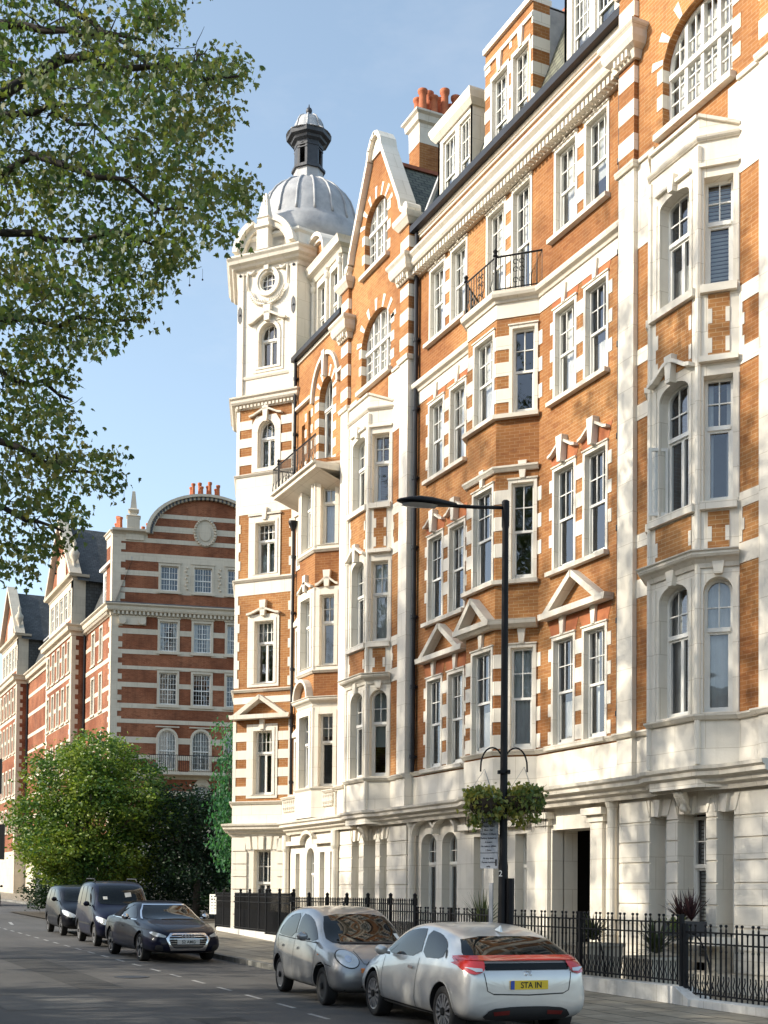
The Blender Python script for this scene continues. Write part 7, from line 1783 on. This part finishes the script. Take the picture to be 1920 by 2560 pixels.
def wheel(parent, x, y, r, w, rimr, kind, rimmat, spokes=5):
    sg = 1 if y > 0 else -1
    hub = MB(); root_ = hub
    def ringy(prof, seg=36):      # prof: (radius, y outward)
        vs = []; fs = []; n = len(prof)
        for rr, yy in prof:
            for k in range(seg):
                a = 2 * math.pi * k / seg; vs.append((x + rr * math.cos(a), y + sg * yy, r + rr * math.sin(a)))
        for i in range(n - 1):
            for k in range(seg):
                k2 = (k + 1) % seg; fs.append((i * seg + k, i * seg + k2, (i + 1) * seg + k2, (i + 1) * seg + k))
        return vs, fs
    vs, fs = ringy([(.001, -.06), (rimr * .98, -.06), (rimr * .98, -.02)]); hub.add(vs, fs)
    vs, fs = ringy([(.001, .02), (.05, .02), (.055, -.02)]); hub.add(vs, fs); 
    h = hub.build('wheel', 'well', parent, True, True)
    vs, fs = ringy([(rimr, -w), (r * .97, -w), (r, -w * .8), (r, -.03), (r * .985, -.005), (r * .93, .008), (rimr * 1.04, .006), (rimr, -.01), (rimr, -.05)]); MB().add(vs, fs).build('tyre', 'rubber', h, True, True)
    rm = MB(); vs, fs = ringy([(rimr * .93, -.05), (rimr * .93, -.0), (rimr, .004), (rimr * 1.0, -.01)]); rm.add(vs, fs)
    for k in range(spokes):
        for e in ((-1, 1) if kind == 'twin' else (0,)):
            a = 2 * math.pi * k / spokes + .3; pa = Vector((math.cos(a), math.sin(a))); nn = Vector((-pa.y, pa.x)); w0, w1 = (.016, .020) if kind == 'twin' else ((.030, .045) if kind == 'five' else (.05, .075))
            i0, i1 = .05, rimr * .95; c0, c1 = nn * e * .012, nn * e * (.055 if kind == 'twin' else 0)
            q = [pa * i0 + c0 - nn * w0, pa * i0 + c0 + nn * w0, pa * i1 + c1 + nn * w1, pa * i1 + c1 - nn * w1]
            b = len(rm.v); vv = [(x + p.x, y + sg * yy, r + p.y) for yy in (-.03, .0) for p in q]; rm.add(vv, [(0, 1, 2, 3), (4, 5, 6, 7), (0, 4, 5, 1), (1, 5, 6, 2), (2, 6, 7, 3), (3, 7, 4, 0)])
    vs, fs = ringy([(.001, .008), (.05, .006), (.06, -.02)], 14); rm.add(vs, fs)
    rm.build('rim', rimmat, h, False, True)
    return h
def mirror(parent, x, y, z, mat, s=1):
    m = MB(); sg = 1 if y > 0 else -1; vs = []; n = 10; pr = [(-.06, .055, .04), (-.02, .075, .075), (.04, .07, .07), (.09, .035, .035)]
    for dx, ww, hh in pr:
        for k in range(n):
            q = 2 * math.pi * k / n; vs.append((x + s * dx, y + sg * (.09 + math.cos(q) * ww * 1.2), z + math.sin(q) * hh))
    m.add(vs, [(i * n + k, i * n + (k + 1) % n, (i + 1) * n + (k + 1) % n, (i + 1) * n + k) for i in range(3) for k in range(n)] + [tuple(range(n - 1, -1, -1)), tuple(3 * n + k for k in range(n))])
    m.tube([(x, y - sg * .04, z - .05), (x, y + sg * .06, z - .03)], .022, 6, 0)
    return m.build('mirror', mat, parent, True, True)
def place(name, label, cat, x, y, head):
    a = math.atan(-.0138); o = thing(name, label, cat, (x, y, ground_z(x) + .004)); h = RAD(head)
    pitch = -math.atan(-.0138) * math.cos(h) if 1 else 0
    o.rotation_euler = (0, pitch, h); return o
def mir(p): return [(-a, b) for a, b in p]

# -- bright silver hatchback, seen from behind
def car_a():
    o = place('parked_car', 'bright silver hatchback with red tail lamps and yellow number plate, nearest the camera', 'car', -15.70, 8.58, 175.3)
    S = [(-2.03, 0.42, 0.5, 0.56, 0.55, 0.54, 0.66, 0.46, 0.72, 0.73), (-2, 0.32, 0.7, 0.78, 0.58, 0.74, 0.8, 0.66, 0.86, 0.88), (-1.92, 0.26, 0.79, 0.86, 0.62, 0.82, 0.9, 0.7, 0.97, 0.99), (-1.78, 0.24, 0.82, 0.885, 0.64, 0.845, 0.945, 0.7, 1.05, 1.07), (-1.5, 0.22, 0.83, 0.89, 0.66, 0.845, 0.96, 0.663, 1.19, 1.22), (-1.2, 0.21, 0.83, 0.885, 0.66, 0.84, 0.955, 0.662, 1.29, 1.32), (-0.75, 0.2, 0.83, 0.885, 0.64, 0.83, 0.94, 0.655, 1.365, 1.4), (-0.1, 0.19, 0.83, 0.885, 0.62, 0.825, 0.925, 0.65, 1.4, 1.44), (0.42, 0.19, 0.83, 0.885, 0.62, 0.82, 0.91, 0.645, 1.34, 1.385), (0.85, 0.19, 0.83, 0.88, 0.62, 0.81, 0.905, 0.649, 1.17, 1.215), (1.2, 0.2, 0.82, 0.88, 0.62, 0.8, 0.9, 0.64, 0.99, 1.03), (1.65, 0.2, 0.8, 0.87, 0.6, 0.76, 0.82, 0.62, 0.87, 0.9), (2, 0.22, 0.74, 0.8, 0.55, 0.68, 0.72, 0.55, 0.76, 0.78), (2.18, 0.28, 0.62, 0.66, 0.5, 0.56, 0.62, 0.44, 0.65, 0.66), (2.24, 0.36, 0.4, 0.44, 0.48, 0.4, 0.56, 0.3, 0.58, 0.585)]
    b, bv = shell(S, [(-1.295, .375), (1.30, .375)], o, 'car_silver')
    for ax_ in ('L', 'R'):
        patch(bv, smoothpoly([(.98, .945), (.60, 1.17), (.30, 1.29), (-.12, 1.335), (-.36, 1.335), (-.44, .965)], 1), ax_, 'car_glass', 'front_side_window', o, .005)
        patch(bv, smoothpoly([(-.50, .965), (-.44, 1.33), (-.85, 1.29), (-1.10, 1.215), (-1.22, 1.13), (-1.20, .985)], 1), ax_, 'car_glass', 'rear_side_window', o, .005)
        seam(bv, [(.92, .90), (.90, .60), (.82, .30), (-.30, .27)], ax_, o); seam(bv, [(-.42, .95), (-.40, .50), (-.36, .28)], ax_, o)
        seam(bv, [(.95, .30), (-.92, .27)], ax_, o, .03, 'trim', 'sill_trim')
        patch(bv, smoothpoly([(-.28, .79), (-.10, .80), (-.10, .84), (-.28, .83)], 1), ax_, 'chrome', 'door_handle', o, .022, .03)
        patch(bv, smoothpoly([(-1.32, 1.02), (-1.24, 1.11), (-1.21, 1.10), (-1.29, .99)], 1), ax_, 'trim', 'recessed_handle', o, .006, .03)
        for x, r in ((-1.295, .395), (1.30, .395)):
            seam(bv, [(x + r * math.cos(q), .33 + r * math.sin(q)) for q in [math.pi * k / 14 for k in range(15)]], ax_, o, .03, 'car_silver', 'arch_lip', .010)
    patch(bv, smoothpoly([(-.60, 1.275), (.60, 1.275), (.72, 1.10), (.74, 1.045), (-.74, 1.045), (-.72, 1.10)], 1), 'B', 'car_glass', 'rear_window', o, .007)
    patch(bv, smoothpoly([(-.74, 1.045), (.74, 1.045), (.80, 1.02), (.80, .985), (-.80, .985), (-.80, 1.02)], 1), 'B', 'lamp_red', 'tail_light_bar', o, .03)
    patch(bv, [(-.60, .970), (.60, .970), (.57, .89), (-.57, .89)], 'B', 'car_glass', 'lower_rear_window', o, .008)
    for s_ in (1, -1):
        p = [(.56 * s_, .985), (.58 * s_, 1.03), (.84 * s_, 1.04), (.875 * s_, .93), (.74 * s_, .83), (.60 * s_, .865)]
        patch(bv, smoothpoly(p, 1), 'B', 'lamp_red', 'tail_light', o, .022, .035); patch(bv, [(.62 * s_, .90), (.80 * s_, .915), (.70 * s_, .865), (.62 * s_, .868)], 'B', 'lamp_clear', 'reversing_light', o, .030, .03)
        ax_ = 'L' if s_ > 0 else 'R'
        patch(bv, smoothpoly([(-1.95, .86), (-1.66, .95), (-1.44, 1.035), (-1.62, 1.06), (-1.95, 1.04)], 1), ax_, 'lamp_red', 'tail_light', o, .012, .035)
        seam(bv, [(.60 * s_, .86), (.56 * s_, .64), (.48 * s_, .60)], 'B', o); 
    seam(bv, [(-.48, .60), (0, .585), (.48, .60)], 'B', o, .016)
    patch(bv, smoothpoly([(-.38, .80), (.38, .80), (.30, .62), (-.30, .62)], 1), 'B', 'car_silver', 'plate_recess', o, .003)
    patch(bv, smoothpoly([(-.62, .30), (-.52, .42), (-.2, .445), (.2, .445), (.52, .42), (.62, .30), (.3, .26), (-.3, .26)], 1), 'B', 'trim', 'rear_valance', o, .010)
    for s_ in (1, -1): patch(bv, [(.26 * s_, .40), (.48 * s_, .385), (.46 * s_, .34), (.26 * s_, .35)], 'B', 'lamp_dull', 'rear_reflector', o, .018, .03)
    xb = -2.045
    pl = MB(); pl.add([(xb, -.26, .655), (xb, .26, .655), (xb - .0, .26, .765), (xb, -.26, .765), (xb + .03, -.26, .655), (xb + .03, .26, .655), (xb + .03, .26, .765), (xb + .03, -.26, .765)], [(0, 3, 2, 1), (4, 5, 6, 7), (0, 1, 5, 4), (3, 7, 6, 2), (0, 4, 7, 3), (1, 2, 6, 5)])
    po = pl.build('number_plate', 'plate_y', o, False, True)
    MB().add([(xb - .001, .26, .656), (xb - .001, .205, .656), (xb - .001, .205, .764), (xb - .001, .26, .764)], [(0, 1, 2, 3)]).build('plate_band', 'eu_blue', po, False, True)
    text_obj('STA IN', .105, 'ink', po, (xb - .002, -.025, .674), math.pi / 2, -math.pi / 2, .001, .0015, sx=.92)
    em = MB(); F_ = lambda yy, zz: (-2.005, yy, zz)
    for a, c in (((.028, .80), (.022, .875)), ((-.028, .80), (-.022, .875)), ((.024, .836), (-.024, .836)), ((.045, .795), (.04, .88)), ((-.045, .795), (-.04, .88)), ((.045, .795), (-.045, .795)), ((.04, .88), (-.04, .88))): em.tube([F_(*a), F_(*c)], .006, 5)
    em.build('badge', 'chrome', o, True, True)
    mirror(o, .70, .86, 1.0, 'car_silver'); mirror(o, .70, -.86, 1.0, 'car_silver')
    ant = MB(); ant.add([(-1.05, -.02, 1.35), (-1.05, .02, 1.35), (-1.22, .02, 1.33), (-1.22, -.02, 1.33), (-1.20, 0, 1.42)], [(0, 1, 4), (1, 2, 4), (2, 3, 4), (3, 0, 4)]); ant.build('roof_aerial', 'car_silver', o, False, True)
    patch(bv, smoothpoly([(-.62, .95), (-.5, 1.30), (.5, 1.30), (.62, .95)], 1), 'F', 'car_glass', 'windscreen', o, .006)
    for s_ in (1, -1): patch(bv, smoothpoly([(.40 * s_, .62), (.74 * s_, .76), (.78 * s_, .70), (.5 * s_, .58)], 1), 'F', 'lamp_clear', 'headlight', o, .012)
    for x in (-1.295, 1.30):
        for y in (.82, -.82): wheel(o, x, y * 1.03, .325, .20, .228, 'twin', 'alloy', 7)
    return o
# -- dull silver small car facing the camera
def car_b():
    o = place('parked_car', 'dull silver-grey small rounded car with round headlights, facing the camera', 'car', -19.85, 8.58, -4.8)
    S = [(-1.82, 0.42, 0.4, 0.46, 0.55, 0.44, 0.7, 0.36, 0.8, 0.81), (-1.78, 0.3, 0.66, 0.72, 0.58, 0.7, 0.84, 0.56, 0.98, 1), (-1.66, 0.25, 0.76, 0.8, 0.6, 0.77, 0.93, 0.646, 1.18, 1.21), (-1.35, 0.22, 0.79, 0.825, 0.62, 0.79, 0.95, 0.645, 1.37, 1.41), (-0.9, 0.21, 0.79, 0.83, 0.62, 0.79, 0.95, 0.635, 1.46, 1.505), (-0.3, 0.2, 0.79, 0.83, 0.62, 0.785, 0.94, 0.635, 1.49, 1.54), (0.22, 0.2, 0.79, 0.83, 0.62, 0.78, 0.93, 0.625, 1.44, 1.49), (0.62, 0.2, 0.79, 0.83, 0.62, 0.775, 0.93, 0.635, 1.28, 1.33), (0.98, 0.2, 0.78, 0.83, 0.62, 0.77, 0.93, 0.6, 1.06, 1.11), (1.3, 0.2, 0.77, 0.825, 0.61, 0.75, 0.89, 0.6, 0.95, 0.985), (1.6, 0.21, 0.74, 0.8, 0.58, 0.7, 0.82, 0.54, 0.87, 0.895), (1.8, 0.24, 0.66, 0.72, 0.54, 0.62, 0.72, 0.46, 0.76, 0.77), (1.88, 0.32, 0.48, 0.54, 0.5, 0.46, 0.6, 0.34, 0.64, 0.645), (1.9, 0.38, 0.3, 0.34, 0.48, 0.3, 0.54, 0.2, 0.56, 0.56)]
    b, bv = shell(S, [(-1.20, .345), (1.23, .345)], o, 'car_grey')
    for ax_ in ('L', 'R'):
        patch(bv, smoothpoly([(.86, .975), (.62, 1.16), (.38, 1.30), (.10, 1.375), (-.22, 1.40), (-.28, .985)], 1), ax_, 'car_glass', 'front_side_window', o, .005)
        patch(bv, smoothpoly([(-.35, .985), (-.32, 1.40), (-.75, 1.37), (-1.05, 1.27), (-1.28, 1.10), (-1.30, 1.0)], 1), ax_, 'car_glass', 'rear_side_window', o, .005)
        seam(bv, [(.86, .95), (.88, .60), (.76, .27), (-.20, .25)], ax_, o); seam(bv, [(-.31, 1.41), (-.31, .60), (-.25, .26), (-.75, .26), (-.95, .50), (-1.22, .70), (-1.34, .98)], ax_, o)
        seam(bv, [(.9, .955), (-.3, .965), (-1.32, .985)], ax_, o, .014, 'trim', 'waistline_seal')
        for x in (-.14, -1.02): patch(bv, smoothpoly([(x - .08, .80), (x + .08, .80), (x + .08, .845), (x - .08, .845)], 1), ax_, 'car_grey', 'door_handle', o, .028, .03)
        patch(bv, [(1.02, .77), (1.07, .77), (1.07, .79), (1.02, .79)], ax_, 'lamp_amber', 'side_repeater', o, .01, .02)
        for x, r in ((-1.20, .36), (1.23, .36)): seam(bv, [(x + r * math.cos(q), .33 + r * math.sin(q)) for q in [math.pi * k / 14 for k in range(15)]], ax_, o, .025, 'car_grey', 'arch_lip', .010)
    ws = patch(bv, smoothpoly([(-.66, .985), (-.60, 1.22), (-.50, 1.40), (.50, 1.40), (.60, 1.22), (.66, .985), (.4, .955), (-.4, .955)], 1), 'F', 'car_glass', 'windscreen', o, .006)
    patch(bv, [(-.50, .96), (.50, .96), (.54, .985), (-.54, .985)], 'F', 'trim', 'wiper_cowl', o, .012)
    patch(bv, [(.50, 1.02), (.58, 1.02), (.575, 1.10), (.50, 1.10)], 'F', 'paper', 'tax_disc', ws, .010, .03)
    for s_ in (1, -1):
        c = (.53 * s_, .745); hl = patch(bv, [(c[0] + .145 * math.cos(q) + .03 * s_ * math.sin(q), c[1] + .125 * math.sin(q)) for q in [math.pi * k / 12 for k in range(24)]], 'F', 'lamp_clear', 'headlight', o, .018, .03)
        patch(bv, [(c[0] + .05 * math.cos(q), c[1] + .05 * math.sin(q)) for q in [math.pi * k / 6 for k in range(12)]], 'F', 'chrome', 'reflector', hl, .022, .03)
        seam(bv, [(c[0] + .155 * math.cos(q) + .03 * s_ * math.sin(q), c[1] + .135 * math.sin(q)) for q in [math.pi * k / 12 for k in range(25)]], 'F', o, .012, 'trim', 'headlight_surround', .006)
        patch(bv, [(.36 * s_, .545), (.24 * s_, .545), (.25 * s_, .61), (.36 * s_, .615)], 'F', 'lamp_amber', 'indicator', o, .016, .03)
    patch(bv, [(-.25, .54), (.25, .54), (.24, .61), (-.24, .61)], 'F', 'trim', 'grille', o, .010, .03); patch(bv, [(-.24, .57), (.24, .57), (.24, .583), (-.24, .583)], 'F', 'chrome', 'grille_bar', o, .016, .03)
    patch(bv, smoothpoly([(-.36, .30), (.36, .30), (.32, .41), (-.32, .41)], 1), 'F', 'trim', 'lower_grille', o, .010, .03)
    for z in (.33, .365): patch(bv, [(-.33, z), (.33, z), (.33, z + .010), (-.33, z + .010)], 'F', 'car_grey', 'lower_grille_bar', o, .018, .04)
    seam(bv, [(.98, .60), (1.35, .66), (1.60, .63)], 'L', o); seam(bv, [(.98, .60), (1.35, .66), (1.60, .63)], 'R', o)
    seam(bv, [(-.40, .865), (-.30, .68), (0, .655), (.30, .68), (.40, .865)], 'F', o, .009)
    seam(bv, [(-.60, .25), (0, .22), (.60, .25)], 'F', o, .06, 'trim', 'front_lip')
    mirror(o, .62, .84, 1.05, 'car_grey', -1); mirror(o, .62, -.84, 1.05, 'car_grey', -1)
    MB().tube([(-.05, 0, 1.53), (-.09, 0, 1.60)], .012, 6).build('roof_aerial', 'trim', o, True, True)
    patch(bv, smoothpoly([(-.55, 1.0), (-.48, 1.33), (.48, 1.33), (.55, 1.0)], 1), 'B', 'car_glass', 'rear_window', o, .006)
    for y in (.775, -.775): wheel(o, -1.20, y, .30, .17, .215, 'wide', 'alloy', 7); wheel(o, 1.23, y, .30, .17, .20, 'wide', 'steelrim', 8)
    return o
# -- dark blue soft-top
def car_c():
    o = place('parked_car', 'dark navy convertible with black cloth roof, ringed badge and wide framed grille', 'car', -30.75, 8.36, 0.6)
    S = [(-2.28, 0.45, 0.5, 0.55, 0.55, 0.54, 0.74, 0.46, 0.8, 0.81), (-2.22, 0.32, 0.74, 0.8, 0.58, 0.76, 0.86, 0.62, 0.93, 0.94), (-2, 0.25, 0.82, 0.88, 0.6, 0.83, 0.93, 0.66, 0.97, 0.985), (-1.55, 0.22, 0.84, 0.905, 0.62, 0.85, 0.945, 0.66, 1.02, 1.04), (-1.1, 0.2, 0.85, 0.92, 0.62, 0.85, 0.94, 0.643, 1.17, 1.2), (-0.6, 0.19, 0.85, 0.915, 0.6, 0.845, 0.93, 0.625, 1.31, 1.34), (-0.05, 0.18, 0.85, 0.91, 0.6, 0.84, 0.92, 0.615, 1.345, 1.38), (0.35, 0.18, 0.85, 0.91, 0.6, 0.835, 0.915, 0.624, 1.26, 1.295), (0.72, 0.18, 0.85, 0.91, 0.6, 0.83, 0.91, 0.63, 1.07, 1.11), (1.05, 0.18, 0.85, 0.915, 0.6, 0.82, 0.9, 0.64, 0.935, 0.965), (1.6, 0.19, 0.84, 0.91, 0.58, 0.79, 0.84, 0.66, 0.875, 0.905), (2.05, 0.2, 0.8, 0.87, 0.54, 0.74, 0.76, 0.62, 0.79, 0.81), (2.28, 0.22, 0.7, 0.76, 0.5, 0.64, 0.66, 0.52, 0.7, 0.71), (2.37, 0.28, 0.52, 0.56, 0.46, 0.48, 0.58, 0.38, 0.61, 0.615), (2.39, 0.34, 0.34, 0.38, 0.42, 0.32, 0.52, 0.24, 0.54, 0.54)]
    b, bv = shell(S, [(-1.38, .375), (1.38, .375)], o, 'car_navy')
    patch(bv, smoothpoly([(-1.35, -.56), (-1.35, .56), (-.6, .56), (.12, .53), (.12, -.53), (-.6, -.56)], 1), 'T', 'hood_cloth', 'folding_roof', o, .010, .07)
    for ax_ in ('L', 'R'):
        patch(bv, smoothpoly([(.74, .945), (.50, 1.10), (.20, 1.25), (-.15, 1.285), (-.42, 1.27), (-.48, .95)], 1), ax_, 'car_glass', 'door_window', o, .006)
        patch(bv, smoothpoly([(-.5, .95), (-.46, 1.27), (-.95, 1.16), (-1.25, 1.03), (-1.3, .97)], 1), ax_, 'hood_cloth', 'roof_side', o, .008)
        seam(bv, [(.80, .91), (.84, .60), (.76, .30), (-.45, .27), (-.55, .60), (-.52, .93)], ax_, o, .010); seam(bv, [(1.9, .74), (.5, .79), (-1.9, .80)], ax_, o, .010)
        seam(bv, [(.80, .935), (-.5, .945), (-1.3, .955)], ax_, o, .016, 'chrome', 'waist_strip', .009)
        patch(bv, smoothpoly([(-.36, .74), (-.16, .74), (-.16, .78), (-.36, .78)], 1), ax_, 'car_navy', 'door_handle', o, .026, .03)
        seam(bv, [(.95, .24), (-.95, .24)], ax_, o, .02, 'chrome', 'sill_strip', .006)
        for x, r in ((-1.38, .39), (1.38, .39)): seam(bv, [(x + r * math.cos(q), .33 + r * math.sin(q)) for q in [math.pi * k / 14 for k in range(15)]], ax_, o, .02, 'car_navy', 'arch_lip', .010)
    wsp = smoothpoly([(-.68, .965), (-.60, 1.13), (-.50, 1.255), (.50, 1.255), (.60, 1.13), (.68, .965), (.3, .945), (-.3, .945)], 1)
    patch(bv, wsp, 'F', 'car_glass', 'windscreen', o, .006); seam(bv, [(-.70, .955), (-.62, 1.13), (-.51, 1.275), (.51, 1.275), (.62, 1.13), (.70, .955)], 'F', o, .028, 'chrome', 'windscreen_frame', .012)
    fr = [(-.40, .66), (.40, .66), (.50, .56), (.40, .30), (-.40, .30), (-.50, .56)]
    patch(bv, fr, 'F', 'trim', 'grille', o, .010); seam(bv, fr + [fr[0]], 'F', o, .022, 'chrome', 'grille_frame', .018)
    for k in range(6): z = .335 + k * .052; hw = .42 + .07 * min(1, (z - .3) / .26) - (.06 if z > .57 else 0); patch(bv, [(-hw, z), (hw, z), (hw, z + .011), (-hw, z + .011)], 'F', 'chrome', 'grille_bar', o, .016, .05)
    for s_ in (1, -1):
        hl = patch(bv, smoothpoly([(.52 * s_, .575), (.50 * s_, .615), (.74 * s_, .705), (.80 * s_, .68), (.74 * s_, .60)], 1), 'F', 'lamp_clear', 'headlight', o, .014, .03)
        patch(bv, smoothpoly([(.56 * s_, .27), (.74 * s_, .30), (.72 * s_, .42), (.58 * s_, .40)], 1), 'F', 'trim', 'air_intake', o, .010, .04)
    seam(bv, [(-.70, .245), (0, .225), (.70, .245)], 'F', o, .018, 'chrome', 'lower_strip', .012)
    seam(bv, [(1.0, -.62), (1.7, -.60), (2.15, -.48)], 'T', o); seam(bv, [(1.0, .62), (1.7, .60), (2.15, .48)], 'T', o)
    x0 = 2.425
    rg = MB()
    for k in range(4): rg.tube([(x0 - .01, -.105 + k * .07 + .048 * math.cos(q), .610 + .048 * math.sin(q)) for q in [math.pi * j / 8 for j in range(17)]], .006, 5)
    rg.build('ringed_badge', 'chrome', o, True, True)
    pl = MB(); pl.add([(x0, -.26, .43), (x0, .26, .43), (x0, .26, .54), (x0, -.26, .54), (x0 - .03, -.26, .43), (x0 - .03, .26, .43), (x0 - .03, .26, .54), (x0 - .03, -.26, .54)], [(0, 1, 2, 3), (7, 6, 5, 4), (0, 4, 5, 1), (3, 2, 6, 7), (0, 3, 7, 4), (1, 5, 6, 2)])
    po = pl.build('number_plate', 'plate_w', o, False, True); text_obj('S2 AMG', .10, 'ink', po, (x0 + .001, 0, .450), math.pi / 2, math.pi / 2, .001, .0015, sx=.95)
    mirror(o, .52, .90, 1.0, 'chrome', -1); mirror(o, .52, -.90, 1.0, 'chrome', -1)
    for x in (-1.38, 1.38):
        for y in (.86, -.86): wheel(o, x, y, .325, .2, .235, 'five', 'alloy', 5)
    return o
def tall_car(label, x, y, head, mat, H, L2, hoodz, rails, rimm, sc=1.0, hw=.86):
    o = place('parked_van' if rails else 'parked_car', label, 'van' if rails else 'car', x, y, head)
    R_ = H
    S = [(-L2, .45, .5, .56, .60, .56, .9, .5, H * .8, H * .81), (-L2 + .05, .32, .74, hw - .06, .6, hw - .08, 1.0, .66, H * .93, H * .95), (-L2 + .35, .25, .8, hw, .64, hw - .02, 1.05, .68, H - .06, H - .02), (-.9, .22, .82, hw + .02, .64, hw - .01, 1.06, .74, H - .04, H), (-.1, .2, .82, hw + .02, .64, hw - .01, 1.05, .74, H - .04, H), (.42, .2, .82, hw + .02, .64, hw - .02, 1.04, .73, H - .12, H - .07), (.80, .2, .82, hw + .02, .64, hw - .03, 1.03, .66, H * .81, H * .845), (1.16, .2, .82, hw + .01, .64, hw - .04, 1.0, .66, hoodz + .05, hoodz + .09), (1.5, .2, .80, hw, .62, hw - .07, .92, .62, hoodz - .03, hoodz), (1.86, .22, .74, hw - .05, .58, hw - .14, .80, .56, hoodz - .16, hoodz - .14), (2.04, .28, .62, .68, .54, .62, .68, .46, hoodz - .31, hoodz - .30), (2.1, 0.36, 0.4, 0.44, 0.5, 0.42, 0.6, 0.3, 0.64, 0.64)]
    b, bv = shell(S, [(-1.33, .36), (1.35, .36)], o, mat)
    for ax_ in ('L', 'R'):
        zt = H - .16
        patch(bv, smoothpoly([(1.0, 1.08), (.72, zt - .22), (.45, zt - .04), (.05, zt), (-.08, zt), (-.10, 1.08)], 1), ax_, 'car_glass', 'front_side_window', o, .006)
        patch(bv, smoothpoly([(-.18, 1.08), (-.16, zt), (-.85, zt), (-.95, 1.08)], 1), ax_, 'car_glass', 'rear_side_window', o, .006)
        patch(bv, smoothpoly([(-1.03, 1.10), (-.95, zt), (-1.45, zt - .03), (-1.78, 1.16)], 1), ax_, 'car_glass', 'quarter_window', o, .006)
        seam(bv, [(1.02, 1.02), (1.0, .5), (.8, .3), (-.1, .28), (-.13, 1.05)], ax_, o, .010); seam(bv, [(-.2, .28), (-.9, .3), (-1.0, .65), (-1.02, 1.05)], ax_, o, .010)
        seam(bv, [(.95, .60), (-.95, .60)], ax_, o, .05, 'trim', 'rubbing_strip', .010)
        for x_, r in ((-1.33, .375), (1.35, .375)): seam(bv, [(x_ + r * math.cos(q), .33 + r * math.sin(q)) for q in [math.pi * k / 14 for k in range(15)]], ax_, o, .03, 'trim' if rails else mat, 'arch_lip', .010)
    ws = patch(bv, smoothpoly([(-.68, hoodz + .13), (-.6, H - .3), (-.55, H - .13), (.55, H - .13), (.6, H - .3), (.68, hoodz + .13), (.3, hoodz + .1), (-.3, hoodz + .1)], 1), 'F', 'car_glass', 'windscreen', o, .006)
    if rails: patch(bv, [(.10, 1.34), (.28, 1.36), (.28, 1.48), (.10, 1.46)], 'F', 'paper', 'paper_notice', ws, .012, .05); patch(bv, [(-.52, 1.28), (-.40, 1.28), (-.40, 1.36), (-.52, 1.36)], 'F', 'paper', 'paper_notice', ws, .012, .05)
    for s_ in (1, -1): patch(bv, smoothpoly([(.44 * s_, .66), (.70 * s_, .80), (.80 * s_, .84), (.80 * s_, .70), (.66 * s_, .60), (.46 * s_, .60)], 1), 'F', 'lamp_clear', 'headlight', o, .014, .035)
    patch(bv, [(-.40, .60), (.40, .60), (.42, .70), (-.42, .70)], 'F', 'trim', 'grille', o, .010); patch(bv, smoothpoly([(-.5, .30), (.5, .30), (.45, .45), (-.45, .45)], 1), 'F', 'trim', 'lower_grille', o, .010)
    patch(bv, [(-.26, .49), (.26, .49), (.26, .585), (-.26, .585)], 'F', 'plate_w', 'number_plate', o, .02)
    if rails:
        for s_ in (1, -1): MB().tube([(-1.5, .60 * s_, H - .02), (-1.4, .60 * s_, H + .05), (-.1, .60 * s_, H + .055), (.1, .60 * s_, H - .03)], .018, 6).build('roof_rail', 'trim', o, True, True)
    mirror(o, .78, hw, 1.16, mat, -1); mirror(o, .78, -hw, 1.16, mat, -1)
    for x_ in (-1.33, 1.35):
        for y_ in (.80, -.80): wheel(o, x_, y_ * 1.02, .315, .18, .215, 'wide' if rails else 'five', rimm, 6 if rails else 5)
    return o
car_a(); car_b(); car_c()
tall_car('tall deep-blue van with roof rails and papers in the windscreen, behind the convertible', -36.85, 8.70, -3.0, 'car_blue', 1.80, 2.15, 1.04, True, 'alloy')
v = tall_car('dark people carrier furthest along the row of parked cars, behind the van', -43.0, 8.95, -2.0, 'car_black', 1.62, 2.15, .98, False, 'alloy')
def copy_tree(o, parent=None):
    c = o.copy(); COL.objects.link(c)
    if parent is not None: c.parent = parent
    for ch in o.children: copy_tree(ch, c)
    return c
c = copy_tree(v); c.location = (-80.0, 10.9, ground_z(-80)); c['label'] = 'black car cut off by the left edge of the picture'

# traffic signal at the left edge
p = Vector((0, 0, 1.7)) + (FW + RT * ((-14 - 960) / 3200) + UP * ((2139 - 2100) / 3200)) * 40
ts = thing('traffic_signal', 'black traffic signal backing boards at the left edge of the picture', 'traffic signal', (p.x, p.y, ground_z(p.x)))
MB().tube([(p.x, p.y, ground_z(p.x)), (p.x, p.y, 5.9)], .06, 8).build('pole', 'trim', ts)
Fs = Fr(p.x, p.y, RT.x, RT.y); MB().box(Fs, -.10, .34, 2.65, 3.75, .05, .12).build('backing_board', 'trim', ts); MB().box(Fs, -.1, .22, 4.7, 5.8, .05, .12).build('backing_board', 'trim', ts)
